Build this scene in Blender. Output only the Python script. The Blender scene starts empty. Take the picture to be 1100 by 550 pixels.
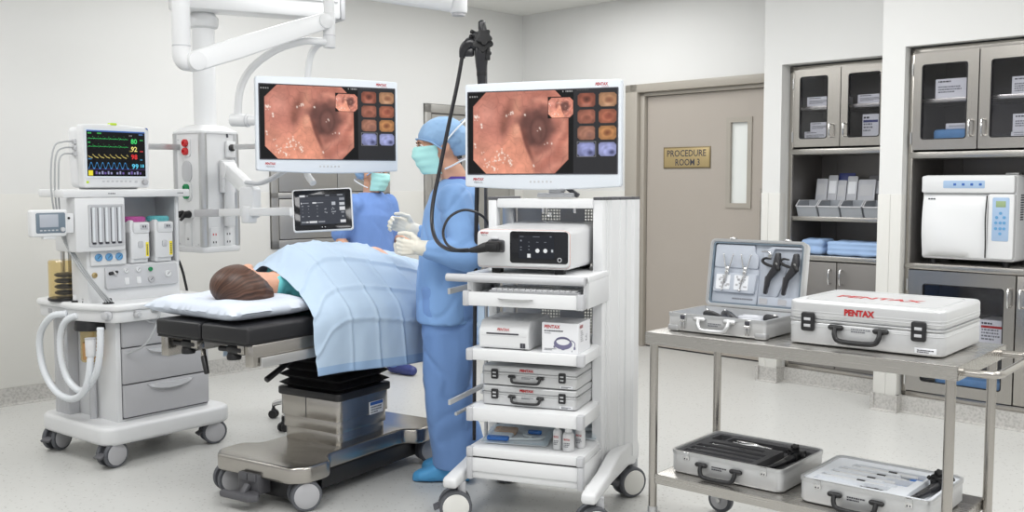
import bpy, bmesh, math, random
import numpy as np
from mathutils import Vector, Matrix, Euler, noise

random.seed(7)
SC = bpy.context.scene
COL = SC.collection
R = math.radians
PI = math.pi

# ------------------------------------------------------------------ colour
def lin1(c):
    c = c / 255.0
    return c / 12.92 if c <= 0.04045 else ((c + 0.055) / 1.055) ** 2.4

def rgb(r, g, b):
    return (lin1(r), lin1(g), lin1(b), 1.0)

# ------------------------------------------------------------------ materials
def new_mat(name):
    m = bpy.data.materials.new(name)
    m.use_nodes = True
    return m, m.node_tree.nodes, m.node_tree.links

def mat(name, col, rough=0.45, metal=0.0, vary=0.0, scale=20.0, bump=0.0, bscale=60.0, stretch=None,
        coat=0.0, spec=0.5, sheen=0.0, rvary=0.0, sss=0.0):
    m, n, l = new_mat(name)
    p = n['Principled BSDF']
    p.inputs['Base Color'].default_value = col
    p.inputs['Roughness'].default_value = rough
    p.inputs['Metallic'].default_value = metal
    p.inputs['Specular IOR Level'].default_value = spec
    if coat: p.inputs['Coat Weight'].default_value = coat
    if sheen: p.inputs['Sheen Weight'].default_value = sheen
    if sss:
        p.inputs['Subsurface Weight'].default_value = sss
        p.inputs['Subsurface Radius'].default_value = (0.01, 0.005, 0.003)
    tc = n.new('ShaderNodeTexCoord')
    src = tc.outputs['Object']
    if stretch:
        mp = n.new('ShaderNodeMapping'); mp.inputs['Scale'].default_value = stretch
        l.new(src, mp.inputs['Vector']); src = mp.outputs['Vector']
    if vary or rvary:
        t = n.new('ShaderNodeTexNoise'); t.inputs['Scale'].default_value = scale; t.inputs['Detail'].default_value = 4
        l.new(src, t.inputs['Vector'])
        if vary:
            mx = n.new('ShaderNodeMix'); mx.data_type = 'RGBA'
            mx.inputs['A'].default_value = tuple(max(0, c * (1 - vary)) for c in col[:3]) + (1,)
            mx.inputs['B'].default_value = tuple(min(1, c * (1 + vary)) for c in col[:3]) + (1,)
            l.new(t.outputs['Fac'], mx.inputs['Factor']); l.new(mx.outputs['Result'], p.inputs['Base Color'])
        if rvary:
            mr = n.new('ShaderNodeMapRange')
            mr.inputs['To Min'].default_value = max(0.02, rough - rvary); mr.inputs['To Max'].default_value = rough + rvary
            l.new(t.outputs['Fac'], mr.inputs['Value']); l.new(mr.outputs['Result'], p.inputs['Roughness'])
    if bump:
        t2 = n.new('ShaderNodeTexNoise'); t2.inputs['Scale'].default_value = bscale; t2.inputs['Detail'].default_value = 5
        l.new(src, t2.inputs['Vector'])
        b = n.new('ShaderNodeBump'); b.inputs['Strength'].default_value = bump; b.inputs['Distance'].default_value = 0.004
        l.new(t2.outputs['Fac'], b.inputs['Height']); l.new(b.outputs['Normal'], p.inputs['Normal'])
    return m

def glass_mat(name, tint, gloss_rough=0.03, alpha_mix=0.12, gloss=(1, 1, 1, 1)):
    """thin clear sheet: tinted transparency under a fresnel reflection"""
    m, n, l = new_mat(name)
    n.remove(n['Principled BSDF'])
    out = n['Material Output']
    tr = n.new('ShaderNodeBsdfTransparent'); tr.inputs['Color'].default_value = tint
    gl = n.new('ShaderNodeBsdfGlossy'); gl.inputs['Roughness'].default_value = gloss_rough; gl.inputs['Color'].default_value = gloss
    fr = n.new('ShaderNodeLayerWeight'); fr.inputs['Blend'].default_value = 0.5
    pw = n.new('ShaderNodeMath'); pw.operation = 'POWER'; pw.inputs[1].default_value = 5.0
    l.new(fr.outputs['Facing'], pw.inputs[0])
    ad = n.new('ShaderNodeMath'); ad.operation = 'MULTIPLY_ADD'; ad.use_clamp = True; ad.inputs[1].default_value = 0.9; ad.inputs[2].default_value = alpha_mix
    l.new(pw.outputs[0], ad.inputs[0])
    mx = n.new('ShaderNodeMixShader')
    l.new(ad.outputs[0], mx.inputs['Fac']); l.new(tr.outputs[0], mx.inputs[1]); l.new(gl.outputs[0], mx.inputs[2])
    l.new(mx.outputs[0], out.inputs['Surface'])
    return m

def emit_mat(name, col, s=1.0):
    m, n, l = new_mat(name)
    p = n['Principled BSDF']
    p.inputs['Base Color'].default_value = (0.01, 0.01, 0.01, 1)
    p.inputs['Emission Color'].default_value = col
    p.inputs['Emission Strength'].default_value = s
    p.inputs['Roughness'].default_value = 0.25
    return m

def picture_mat(name, s=1.0, rough=0.3):
    """a lit display: the picture is in the point colours of its grid"""
    m, n, l = new_mat(name)
    p = n['Principled BSDF']
    p.inputs['Base Color'].default_value = (0.008, 0.008, 0.008, 1)
    p.inputs['Roughness'].default_value = rough
    p.inputs['Specular IOR Level'].default_value = 0.15
    a = n.new('ShaderNodeVertexColor'); a.layer_name = 'Picture'
    l.new(a.outputs['Color'], p.inputs['Emission Color'])
    p.inputs['Emission Strength'].default_value = s
    return m

def floor_mat():
    m, n, l = new_mat('speckled sheet floor')
    p = n['Principled BSDF']
    tc = n.new('ShaderNodeTexCoord')
    v = n.new('ShaderNodeTexVoronoi'); v.inputs['Scale'].default_value = 55
    l.new(tc.outputs['Object'], v.inputs['Vector'])
    cr = n.new('ShaderNodeValToRGB')
    e = cr.color_ramp.elements
    e[0].position = 0.0; e[0].color = rgb(150, 148, 144)
    e[1].position = 0.30; e[1].color = rgb(198, 198, 195)
    e2 = e.new(0.17); e2.color = rgb(172, 170, 166)
    l.new(v.outputs['Distance'], cr.inputs['Fac'])
    wn = n.new('ShaderNodeTexWhiteNoise'); wn.noise_dimensions = '3D'
    l.new(v.outputs['Position'], wn.inputs['Vector'])
    gt = n.new('ShaderNodeMath'); gt.operation = 'GREATER_THAN'; gt.inputs[1].default_value = 0.62
    l.new(wn.outputs['Value'], gt.inputs[0])
    ns = n.new('ShaderNodeTexNoise'); ns.inputs['Scale'].default_value = 1.3; ns.inputs['Detail'].default_value = 3
    l.new(tc.outputs['Object'], ns.inputs['Vector'])
    base = n.new('ShaderNodeMix'); base.data_type = 'RGBA'
    base.inputs['A'].default_value = rgb(194, 194, 191); base.inputs['B'].default_value = rgb(204, 204, 201)
    l.new(ns.outputs['Fac'], base.inputs['Factor'])
    mx = n.new('ShaderNodeMix'); mx.data_type = 'RGBA'
    l.new(gt.outputs[0], mx.inputs['Factor']); l.new(base.outputs['Result'], mx.inputs['A']); l.new(cr.outputs['Color'], mx.inputs['B'])
    l.new(mx.outputs['Result'], p.inputs['Base Color'])
    p.inputs['Roughness'].default_value = 0.36
    p.inputs['Specular IOR Level'].default_value = 0.5
    return m

def speck_mat(name, a, b, scale):
    m, n, l = new_mat(name)
    p = n['Principled BSDF']
    tc = n.new('ShaderNodeTexCoord')
    t = n.new('ShaderNodeTexNoise'); t.inputs['Scale'].default_value = scale; t.inputs['Detail'].default_value = 2
    l.new(tc.outputs['Object'], t.inputs['Vector'])
    cr = n.new('ShaderNodeValToRGB'); e = cr.color_ramp.elements
    e[0].position = 0.36; e[0].color = a; e[1].position = 0.56; e[1].color = b
    l.new(t.outputs['Fac'], cr.inputs['Fac']); l.new(cr.outputs['Color'], p.inputs['Base Color'])
    p.inputs['Roughness'].default_value = 0.45
    return m

def perforated_mat(name, col, pitch):
    """sheet metal punched with square holes in a grid"""
    m, n, l = new_mat(name)
    p = n['Principled BSDF']; out = n['Material Output']
    p.inputs['Base Color'].default_value = col; p.inputs['Roughness'].default_value = 0.4; p.inputs['Metallic'].default_value = 0.3
    tc = n.new('ShaderNodeTexCoord'); sp = n.new('ShaderNodeSeparateXYZ'); l.new(tc.outputs['Object'], sp.inputs[0])
    tests = []
    for ax in ('X', 'Z'):
        d = n.new('ShaderNodeMath'); d.operation = 'DIVIDE'; d.inputs[1].default_value = pitch; l.new(sp.outputs[ax], d.inputs[0])
        fr = n.new('ShaderNodeMath'); fr.operation = 'FRACT'; l.new(d.outputs[0], fr.inputs[0])
        g = n.new('ShaderNodeMath'); g.operation = 'GREATER_THAN'; g.inputs[1].default_value = 0.42; l.new(fr.outputs[0], g.inputs[0])
        tests.append(g)
    mu = n.new('ShaderNodeMath'); mu.operation = 'MULTIPLY'; l.new(tests[0].outputs[0], mu.inputs[0]); l.new(tests[1].outputs[0], mu.inputs[1])
    tr = n.new('ShaderNodeBsdfTransparent'); mx = n.new('ShaderNodeMixShader')
    l.new(mu.outputs[0], mx.inputs['Fac']); l.new(p.outputs[0], mx.inputs[1]); l.new(tr.outputs[0], mx.inputs[2])
    l.new(mx.outputs[0], out.inputs['Surface'])
    return m

def hair_mat():
    """strands follow the UVs: U along the strand, V across"""
    m, n, l = new_mat('dark brown hair')
    p = n['Principled BSDF']
    tc = n.new('ShaderNodeTexCoord'); mp = n.new('ShaderNodeMapping'); mp.inputs['Scale'].default_value = (3.0, 60, 1)
    l.new(tc.outputs['UV'], mp.inputs['Vector'])
    t = n.new('ShaderNodeTexNoise'); t.inputs['Scale'].default_value = 1.0; t.inputs['Detail'].default_value = 5
    l.new(mp.outputs['Vector'], t.inputs['Vector'])
    cr = n.new('ShaderNodeValToRGB'); e = cr.color_ramp.elements
    e[0].position = 0.3; e[0].color = rgb(46, 30, 24); e[1].position = 0.72; e[1].color = rgb(104, 74, 60)
    l.new(t.outputs['Fac'], cr.inputs['Fac']); l.new(cr.outputs['Color'], p.inputs['Base Color'])
    p.inputs['Roughness'].default_value = 0.42; p.inputs['Specular IOR Level'].default_value = 0.4
    b = n.new('ShaderNodeBump'); b.inputs['Strength'].default_value = 0.5; b.inputs['Distance'].default_value = 0.003
    l.new(t.outputs['Fac'], b.inputs['Height']); l.new(b.outputs['Normal'], p.inputs['Normal'])
    return m

M = {}
M['wall'] = mat('matt white wall paint', rgb(219, 219, 217), 0.6, vary=0.012, scale=3)
M['wainscot'] = mat('washable wall sheet', rgb(214, 213, 208), 0.42, vary=0.012, scale=3)
M['ceiling'] = mat('white ceiling paint', rgb(226, 226, 222), 0.7, vary=0.01, scale=2)
M['floor'] = floor_mat()
M['base'] = speck_mat('speckled cove skirting', rgb(164, 162, 158), rgb(184, 182, 178), 70)
M['door'] = mat('taupe door paint', rgb(170, 162, 153), 0.45, vary=0.02, scale=5)
M['doorframe'] = mat('taupe frame paint', rgb(164, 158, 148), 0.4, vary=0.02, scale=8)
M['steel'] = mat('brushed stainless steel', rgb(178, 174, 168), 0.25, 0.95, vary=0.025, scale=1.0, stretch=(120, 120, 2), rvary=0.025)
M['steel_h'] = mat('brushed stainless sheet', rgb(184, 181, 176), 0.27, 0.92, vary=0.025, scale=1.0, stretch=(2, 120, 120), rvary=0.025)
M['rail'] = mat('plain stainless bar', rgb(200, 200, 200), 0.28, 0.9)
M['steel_low'] = mat('reflection-darkened stainless door', rgb(132, 129, 126), 0.5, 0.7, vary=0.025, scale=1.0, stretch=(120, 120, 2), rvary=0.02)  # dark floor-level reflection on the lower doors is put into this base colour
M['steel_satin'] = mat('satin stainless door', rgb(176, 174, 170), 0.5, 0.75, vary=0.025, scale=1.0, stretch=(120, 120, 2), rvary=0.02)
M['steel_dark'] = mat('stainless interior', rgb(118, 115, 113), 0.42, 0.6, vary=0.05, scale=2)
M['chrome'] = mat('polished chrome', rgb(210, 210, 210), 0.12, 1.0)
M['alu'] = mat('satin aluminium', rgb(196, 197, 198), 0.32, 0.75, vary=0.03, scale=1.0, stretch=(4, 120, 120))
M['alu_case'] = mat('silver case shell', rgb(205, 206, 207), 0.38, 0.4, vary=0.02, scale=30)
M['white'] = mat('white moulded plastic', rgb(220, 221, 222), 0.34, vary=0.008, scale=6)
M['white_enamel'] = mat('white powder coat', rgb(227, 228, 229), 0.3, vary=0.008, scale=6)
M['bluewhite'] = mat('cool white bezel plastic', rgb(218, 224, 231), 0.32, vary=0.006, scale=6)
M['offwhite'] = mat('cream white plastic', rgb(226, 225, 220), 0.4, vary=0.01, scale=8)
M['lgrey'] = mat('light grey plastic', rgb(192, 193, 196), 0.42, vary=0.01, scale=8)
M['mgrey'] = mat('mid grey plastic', rgb(179, 179, 182), 0.45, vary=0.01, scale=8)
M['dgrey'] = mat('dark grey plastic', rgb(88, 88, 92), 0.5, vary=0.03, scale=20)
M['tyre'] = mat('grey caster tread', rgb(88, 90, 95), 0.55, vary=0.04, scale=20)
M['black'] = mat('black plastic', rgb(30, 30, 32), 0.4, vary=0.1, scale=20)
M['rubber'] = mat('black rubber', rgb(22, 22, 24), 0.55, vary=0.1, scale=20)
M['vinyl'] = mat('black upholstery vinyl', rgb(27, 27, 30), 0.45, vary=0.05, scale=30, bump=0.08, bscale=300)
M['scope'] = mat('black endoscope sheath', rgb(34, 34, 38), 0.3, vary=0.08, scale=30)
M['foam_dark'] = mat('dark grey foam', rgb(70, 70, 73), 0.9, vary=0.1, scale=200, bump=0.2, bscale=500)
M['foam_grey'] = mat('pale grey foam insert', rgb(184, 190, 200), 0.85, vary=0.03, scale=100, bump=0.08, bscale=400)
M['foam_white'] = mat('white foam insert', rgb(224, 228, 234), 0.85, vary=0.02, scale=100, bump=0.08, bscale=400)
M['red'] = mat('red print', rgb(176, 30, 34), 0.5, vary=0.03, scale=50)
M['ink'] = mat('dark print', rgb(60, 60, 68), 0.6, vary=0.03, scale=50)
M['greyink'] = mat('grey print', rgb(120, 122, 128), 0.6, vary=0.03, scale=50)
M['blueink'] = mat('blue print', rgb(50, 95, 170), 0.5, vary=0.03, scale=50)
M['label'] = mat('white paper label', rgb(230, 232, 236), 0.55, vary=0.01, scale=60)
M['carton'] = mat('white carton board', rgb(228, 229, 232), 0.55, vary=0.012, scale=30)
M['drape'] = mat('pale blue surgical drape', rgb(178, 198, 218), 0.75, vary=0.03, scale=9, bump=0.12, bscale=220, sheen=0.1)
M['gown'] = mat('blue surgical gown', rgb(126, 165, 215), 0.78, vary=0.05, scale=10, bump=0.12, bscale=160, sheen=0.1)
M['trousers'] = mat('blue theatre trousers', rgb(112, 148, 202), 0.78, vary=0.05, scale=10, bump=0.12, bscale=160, sheen=0.1)
M['scrubs'] = mat('blue scrubs', rgb(112, 146, 208), 0.8, vary=0.04, scale=10, bump=0.1, bscale=160)
M['cap'] = mat('blue bouffant cap', rgb(142, 178, 216), 0.7, vary=0.09, scale=14, bump=0.25, bscale=60)
M['mask'] = mat('aqua face mask', rgb(172, 226, 224), 0.75, vary=0.03, scale=20, bump=0.1, bscale=200)
M['strap'] = mat('white mask strap', rgb(226, 232, 238), 0.7, vary=0.02, scale=40)
M['shoe'] = mat('blue shoe cover', rgb(82, 160, 214), 0.5, vary=0.05, scale=20, bump=0.1, bscale=80)
M['glove'] = mat('cream latex glove', rgb(226, 222, 210), 0.5, vary=0.03, scale=30)
M['skin'] = mat('skin', rgb(214, 164, 138), 0.5, vary=0.04, scale=25, sss=0.15)
M['brow'] = mat('dark brow hair', rgb(70, 48, 38), 0.7, vary=0.1, scale=80)
M['eyewhite'] = mat('eye white', rgb(228, 224, 220), 0.2, vary=0.01, scale=50)
M['iris'] = mat('dark iris', rgb(48, 34, 28), 0.2, vary=0.05, scale=100)
M['purple'] = mat('purple undershirt', rgb(84, 66, 150), 0.8, vary=0.05, scale=30)
M['teal_gown'] = mat('turquoise patient gown', rgb(108, 200, 204), 0.8, vary=0.08, scale=14, bump=0.2, bscale=60)
M['pillow'] = mat('white pillow cover', rgb(206, 214, 226), 0.8, vary=0.015, scale=8, bump=0.15, bscale=40)
M['hair'] = hair_mat()
M['amber'] = glass_mat('amber canister plastic', (0.95, 0.84, 0.58, 1), 0.1, 0.06)
M['clear'] = glass_mat('clear plastic film', (0.93, 0.97, 0.985, 1), 0.18, 0.05)
M['tube'] = mat('milky hose plastic', rgb(222, 226, 230), 0.3, vary=0.02, scale=40)
M['cabglass'] = glass_mat('smoked cabinet glass', (0.90, 0.90, 0.92, 1), 0.03, 0.03)
M['doorglass'] = mat('frosted vision panel', rgb(226, 229, 226), 0.25, vary=0.01, scale=3)
M['gold'] = mat('brass sign plate', rgb(176, 156, 112), 0.42, 0.35, vary=0.03, scale=2, stretch=(2, 60, 60))
M['gold_edge'] = mat('dark brass edge', rgb(126, 112, 82), 0.4, 0.4, vary=0.03, scale=20)
M['magenta'] = mat('magenta vaporizer dial', rgb(178, 84, 148), 0.4, vary=0.02, scale=20)
M['aqua'] = mat('turquoise vaporizer dial', rgb(96, 176, 182), 0.4, vary=0.02, scale=20)
M['yellow'] = mat('yellow label', rgb(240, 222, 40), 0.5, vary=0.02, scale=40)
M['lime'] = mat('lime indicator', rgb(190, 222, 50), 0.4, vary=0.02, scale=40)
M['green'] = mat('green socket plastic', rgb(24, 140, 84), 0.4, vary=0.03, scale=40)
M['redplastic'] = mat('red socket plastic', rgb(196, 36, 40), 0.4, vary=0.03, scale=40)
M['gaugeblue'] = mat('blue gauge ring', rgb(98, 154, 198), 0.4, vary=0.02, scale=40)
M['panelblue'] = mat('pale blue keypad film', rgb(160, 184, 212), 0.45, vary=0.02, scale=40)
M['lcdgreen'] = mat('green lcd glass', rgb(150, 170, 128), 0.25, vary=0.02, scale=40)
M['screenoff'] = mat('black display glass', rgb(22, 23, 28), 0.08, vary=0.02, scale=10, spec=0.5)
M['lcdgrey'] = mat('grey display glass', rgb(176, 181, 190), 0.2, vary=0.08, scale=6)
M['slate'] = mat('slate bezel film', rgb(112, 126, 138), 0.35, vary=0.02, scale=20)
M['perf'] = perforated_mat('perforated grey sheet', rgb(176, 176, 174), 0.0135)
M['bluepack'] = mat('blue wrapped pack', rgb(86, 140, 190), 0.6, vary=0.2, scale=18, bump=0.3, bscale=40)
M['linen'] = mat('folded blue linen', rgb(160, 188, 226), 0.8, vary=0.05, scale=16, bump=0.2, bscale=40)
M['bin'] = mat('grey bin plastic', rgb(160, 164, 170), 0.4, vary=0.03, scale=20)
M['pouch'] = mat('grey sterile pouch', rgb(186, 188, 194), 0.35, vary=0.05, scale=20)
M['royal'] = mat('royal blue plastic', rgb(34, 108, 190), 0.35, vary=0.05, scale=30)
M['navy'] = mat('navy plastic', rgb(52, 62, 120), 0.4, vary=0.05, scale=30)
M['tan'] = mat('tan sponge', rgb(196, 164, 138), 0.9, vary=0.06, scale=80, bump=0.3, bscale=200)
M['peach'] = mat('rose trim line', rgb(222, 176, 166), 0.4, vary=0.02, scale=30)
M['cable'] = mat('grey cable sheath', rgb(170, 172, 174), 0.45, vary=0.03, scale=40)
M['coil'] = mat('violet grey printed coil', rgb(112, 110, 140), 0.5, vary=0.08, scale=60)

# ------------------------------------------------------------------ mesh builder
def rrect(w, h, r, n=5, cx=0.0, cy=0.0):
    r = min(r, w / 2 - 1e-5, h / 2 - 1e-5)
    pts = []
    for (sx, sy, a0) in ((1, 1, 0), (-1, 1, 90), (-1, -1, 180), (1, -1, 270)):
        for k in range(n + 1):
            a = R(a0 + 90 * k / n)
            pts.append((cx + sx * (w / 2 - r) + r * math.cos(a), cy + sy * (h / 2 - r) + r * math.sin(a)))
    return pts

def catmull(pts, n=8, closed=False):
    P = [Vector(p) for p in pts]
    out = []
    N = len(P)
    rng = N if closed else N - 1
    for i in range(rng):
        p0 = P[(i - 1) % N] if closed or i > 0 else P[0] * 2 - P[1]
        p1 = P[i]; p2 = P[(i + 1) % N]
        p3 = P[(i + 2) % N] if closed or i + 2 < N else P[-1] * 2 - P[-2]
        for k in range(n):
            t = k / n
            out.append(0.5 * ((2 * p1) + (p2 - p0) * t + (2 * p0 - 5 * p1 + 4 * p2 - p3) * t * t + (3 * p1 - p0 - 3 * p2 + p3) * t ** 3))
    if not closed: out.append(P[-1].copy())
    return out

AXES = {'xy': lambda a, b, c: (a, b, c), 'xz': lambda a, b, c: (a, c, b), 'yz': lambda a, b, c: (c, a, b)}

class MB:
    def __init__(s):
        s.v = []; s.f = []; s.mi = []; s.mats = []; s.cur = 0
    def use(s, m):
        if isinstance(m, str): m = M[m]
        if m not in s.mats: s.mats.append(m)
        s.cur = s.mats.index(m)
        return s
    def raw(s, verts, faces, mx=None):
        o = len(s.v)
        for p in verts:
            p = Vector(p)
            s.v.append(mx @ p if mx is not None else p)
        for fc in faces:
            s.f.append([o + i for i in fc]); s.mi.append(s.cur)
        return s
    def bm(s, b, mx=None):
        b.verts.ensure_lookup_table(); b.verts.index_update()
        s.raw([v.co.copy() for v in b.verts], [[v.index for v in f.verts] for f in b.faces], mx)
        b.free(); return s
    def box(s, c, size, bev=0.0, rot=None, seg=2):
        b = bmesh.new()
        bmesh.ops.create_cube(b, size=1.0)
        for v in b.verts: v.co = Vector((v.co.x * size[0], v.co.y * size[1], v.co.z * size[2]))
        if bev > 0:
            bev = min(bev, min(size) * 0.49)
            bmesh.ops.bevel(b, geom=list(b.edges), offset=bev, segments=seg, affect='EDGES', profile=0.5, clamp_overlap=True)
        mx = Matrix.Translation(Vector(c))
        if rot: mx = mx @ Euler([R(a) for a in rot]).to_matrix().to_4x4()
        return s.bm(b, mx)
    def bx(s, x0, x1, y0, y1, z0, z1, bev=0.0, seg=2):
        return s.box(((x0 + x1) / 2, (y0 + y1) / 2, (z0 + z1) / 2), (abs(x1 - x0), abs(y1 - y0), abs(z1 - z0)), bev, None, seg)
    def prism(s, poly, c0, c1, plane='xy', bev=0.0, seg=2, mx=None):
        """extrude a 2-D outline; bevel rounds the two end rims"""
        fn = AXES[plane]
        b = bmesh.new()
        lo = [b.verts.new(fn(p[0], p[1], c0)) for p in poly]
        hi = [b.verts.new(fn(p[0], p[1], c1)) for p in poly]
        f0 = b.faces.new(lo[::-1]); f1 = b.faces.new(hi)
        n = len(poly)
        for i in range(n):
            j = (i + 1) % n
            b.faces.new([lo[i], lo[j], hi[j], hi[i]])
        bmesh.ops.recalc_face_normals(b, faces=list(b.faces))
        if bev > 0:
            ed = list({e for f in (f0, f1) for e in f.edges})
            bmesh.ops.bevel(b, geom=ed, offset=bev, segments=seg, affect='EDGES', profile=0.5, clamp_overlap=True)
        return s.bm(b, mx)
    def ring(s, outer, inner, c0, c1, plane='xz', mx=None):
        """flat frame between two outlines with the same number of points"""
        fn = AXES[plane]
        n = len(outer)
        V = [fn(p[0], p[1], c0) for p in outer] + [fn(p[0], p[1], c0) for p in inner] + \
            [fn(p[0], p[1], c1) for p in outer] + [fn(p[0], p[1], c1) for p in inner]
        F = []
        for i in range(n):
            j = (i + 1) % n
            F += [[i, j, n + j, n + i], [2 * n + i, 3 * n + i, 3 * n + j, 2 * n + j],
                  [i, 2 * n + i, 2 * n + j, j], [n + i, n + j, 3 * n + j, 3 * n + i]]
        return s.raw(V, F, mx)
    def rings(s, loops, cap0=True, cap1=True, closed=False, mx=None):
        """skin a list of equal-length loops of 3-D points"""
        n = len(loops[0]); V = [p for lp in loops for p in lp]; F = []
        L = len(loops)
        for k in range(L if closed else L - 1):
            a, c = k * n, ((k + 1) % L) * n
            for i in range(n):
                j = (i + 1) % n
                F.append([a + i, a + j, c + j, c + i])
        if not closed:
            if cap0: F.append(list(range(n))[::-1])
            if cap1: F.append([(L - 1) * n + i for i in range(n)])
        return s.raw(V, F, mx)
    def tube(s, pts, r, seg=10, smooth=0, closed=False, flat=1.0, cap=True):
        if smooth: pts = catmull(pts, smooth, closed)
        P = [Vector(p) for p in pts]; N = len(P)
        rr = r if isinstance(r, (list, tuple)) else None
        if rr and len(rr) != N:
            rr = [rr[0] + 0] * N if len(rr) == 1 else [np.interp(i / (N - 1), np.linspace(0, 1, len(rr)), rr) for i in range(N)]
        T = []
        for i in range(N):
            a = P[(i - 1) % N] if closed or i > 0 else P[i]
            c = P[(i + 1) % N] if closed or i < N - 1 else P[i]
            t = (c - a); T.append(t.normalized() if t.length > 1e-9 else Vector((0, 0, 1)))
        up = Vector((0, 0, 1)) if abs(T[0].z) < 0.9 else Vector((1, 0, 0))
        nrm = (up - T[0] * up.dot(T[0])).normalized()
        loops = []
        for i in range(N):
            nrm = (nrm - T[i] * nrm.dot(T[i]))
            nrm = nrm.normalized() if nrm.length > 1e-6 else T[i].orthogonal().normalized()
            bn = T[i].cross(nrm)
            q = rr[i] if rr else r
            loops.append([P[i] + nrm * (q * math.cos(2 * PI * k / seg)) + bn * (q * flat * math.sin(2 * PI * k / seg)) for k in range(seg)])
        return s.rings(loops, cap, cap, closed)
    def bar(s, p0, p1, w, h, bev=0.0):
        """square-section bar between two points"""
        a, b_ = Vector(p0), Vector(p1); d = b_ - a; L = d.length
        q = d.to_track_quat('X', 'Z').to_matrix().to_4x4()
        b = bmesh.new(); bmesh.ops.create_cube(b, size=1.0)
        for v in b.verts: v.co = Vector((v.co.x * L, v.co.y * w, v.co.z * h))
        if bev: bmesh.ops.bevel(b, geom=list(b.edges), offset=min(bev, w * .49, h * .49), segments=2, affect='EDGES', profile=0.5, clamp_overlap=True)
        return s.bm(b, Matrix.Translation((a + b_) / 2) @ q)
    def cyl(s, p0, p1, r, r1=None, seg=20, bev=0.0):
        a, b_ = Vector(p0), Vector(p1); d = (b_ - a); L = d.length; d = d.normalized()
        if r1 is None: r1 = r
        if bev:
            prof = [(0, r - bev), (bev * .3, r - bev * .3), (bev, r), (L - bev, r1), (L - bev * .3, r1 - bev * .3), (L, r1 - bev)]
        else:
            prof = [(0, r), (L, r1)]
        u = d.orthogonal().normalized(); w = d.cross(u)
        loops = [[a + d * t + (u * math.cos(2 * PI * k / seg) + w * math.sin(2 * PI * k / seg)) * q for k in range(seg)] for t, q in prof]
        return s.rings(loops)
    def lathe(s, prof, c=(0, 0, 0), axis=(0, 0, 1), seg=24):
        a = Vector(axis).normalized(); u = a.orthogonal().normalized(); w = a.cross(u); c = Vector(c)
        loops = [[c + a * t + (u * math.cos(2 * PI * k / seg) + w * math.sin(2 * PI * k / seg)) * max(q, 1e-5) for k in range(seg)] for q, t in prof]
        return s.rings(loops)
    def sph(s, c, r, seg=16, rot=None):
        if not isinstance(r, (tuple, list)): r = (r, r, r)
        b = bmesh.new(); bmesh.ops.create_uvsphere(b, u_segments=seg, v_segments=max(6, seg * 3 // 4), radius=1.0)
        mx = Matrix.Translation(Vector(c))
        if rot: mx = mx @ Euler([R(a) for a in rot]).to_matrix().to_4x4()
        return s.bm(b, mx @ Matrix.Diagonal((r[0], r[1], r[2], 1)))
    def capsule(s, p0, p1, r0, r1, seg=14):
        """tapered limb with round ends"""
        a, b_ = Vector(p0), Vector(p1); d = b_ - a; L = d.length; d = d.normalized()
        prof = []
        for k in range(5): 
            t = -PI / 2 + PI / 2 * k / 4; prof.append((r0 * math.sin(t), max(1e-4, r0 * math.cos(t))))
        for k in range(1, 5):
            t = PI / 2 * k / 4; prof.append((L + r1 * math.sin(t), max(1e-4, r1 * math.cos(t))))
        prof.insert(5, (L, r1))
        u = d.orthogonal().normalized(); w = d.cross(u)
        loops = [[a + d * t + (u * math.cos(2 * PI * k / seg) + w * math.sin(2 * PI * k / seg)) * q for k in range(seg)] for t, q in prof]
        return s.rings(loops)
    def limb(s, pts, rs, seg=16):
        for i in range(len(pts) - 1): s.capsule(pts[i], pts[i + 1], rs[i], rs[i + 1], seg)
        return s
    def build(s, name, m=None, parent=None, smooth=38, fix=True):
        me = bpy.data.meshes.new(name)
        me.from_pydata(s.v, [], s.f)
        if m is not None and not s.mats: s.mats = [M[m] if isinstance(m, str) else m]
        for q in s.mats: me.materials.append(q)
        if len(s.mats) > 1: me.polygons.foreach_set('material_index', s.mi)
        if fix:
            b = bmesh.new(); b.from_mesh(me); bmesh.ops.recalc_face_normals(b, faces=list(b.faces)); b.to_mesh(me); b.free()
        me.shade_smooth()
        if smooth < 179: me.set_sharp_from_angle(angle=R(smooth))
        me.update()
        o = bpy.data.objects.new(name, me); COL.objects.link(o)
        if parent is not None: o.parent = parent
        return o

# ------------------------------------------------------------------ frames and things
class Frame:
    def __init__(s, ox, oy, deg): s.ox, s.oy, s.deg = ox, oy, deg
    def at(s, x, y, z=0.0):
        c, q = math.cos(R(s.deg)), math.sin(R(s.deg))
        return (s.ox + x * c - y * q, s.oy + x * q + y * c, z)

W0 = Frame(0, 0, 0)                    # the room: camera stands at its origin
AN = Frame(-2.012, 5.244, 52.1)        # anaesthesia machine
OR = Frame(-0.854, 4.686, -32.3)       # operating table
CA = Frame(0.142, 4.217, -20.5)        # endoscopy cart
TR = Frame(1.15, 3.64, -40)            # steel trolley
RW = Frame(0.10, 9.50, -45)            # right-hand wall, x runs towards the viewer, y into the wall
LW = Frame(0.10, 9.50, 45)             # left-hand wall, x runs towards the corner, y into the wall

def tag(o, label, cat, group=None, kind=None):
    o['label'] = label; o['category'] = cat
    if group: o['group'] = group
    if kind: o['kind'] = kind
    return o

def place(o, fr, loc=(0, 0, 0), rz=0.0, rx=0.0, ry=0.0):
    o.location = fr.at(*loc); o.rotation_euler = (R(rx), R(ry), R(fr.deg + rz)); return o

def thing(name, label, cat, fr=W0, loc=(0, 0, 0), rz=0.0, group=None):
    o = bpy.data.objects.new(name, None); o.empty_display_size = 0.05; COL.objects.link(o)
    place(o, fr, loc, rz)
    return tag(o, label, cat, group)

def struct(name, mb, m, fr=W0, loc=(0, 0, 0), smooth=30):
    o = mb.build(name, m, None, smooth); place(o, fr, loc); o['kind'] = 'structure'; return o

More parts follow.
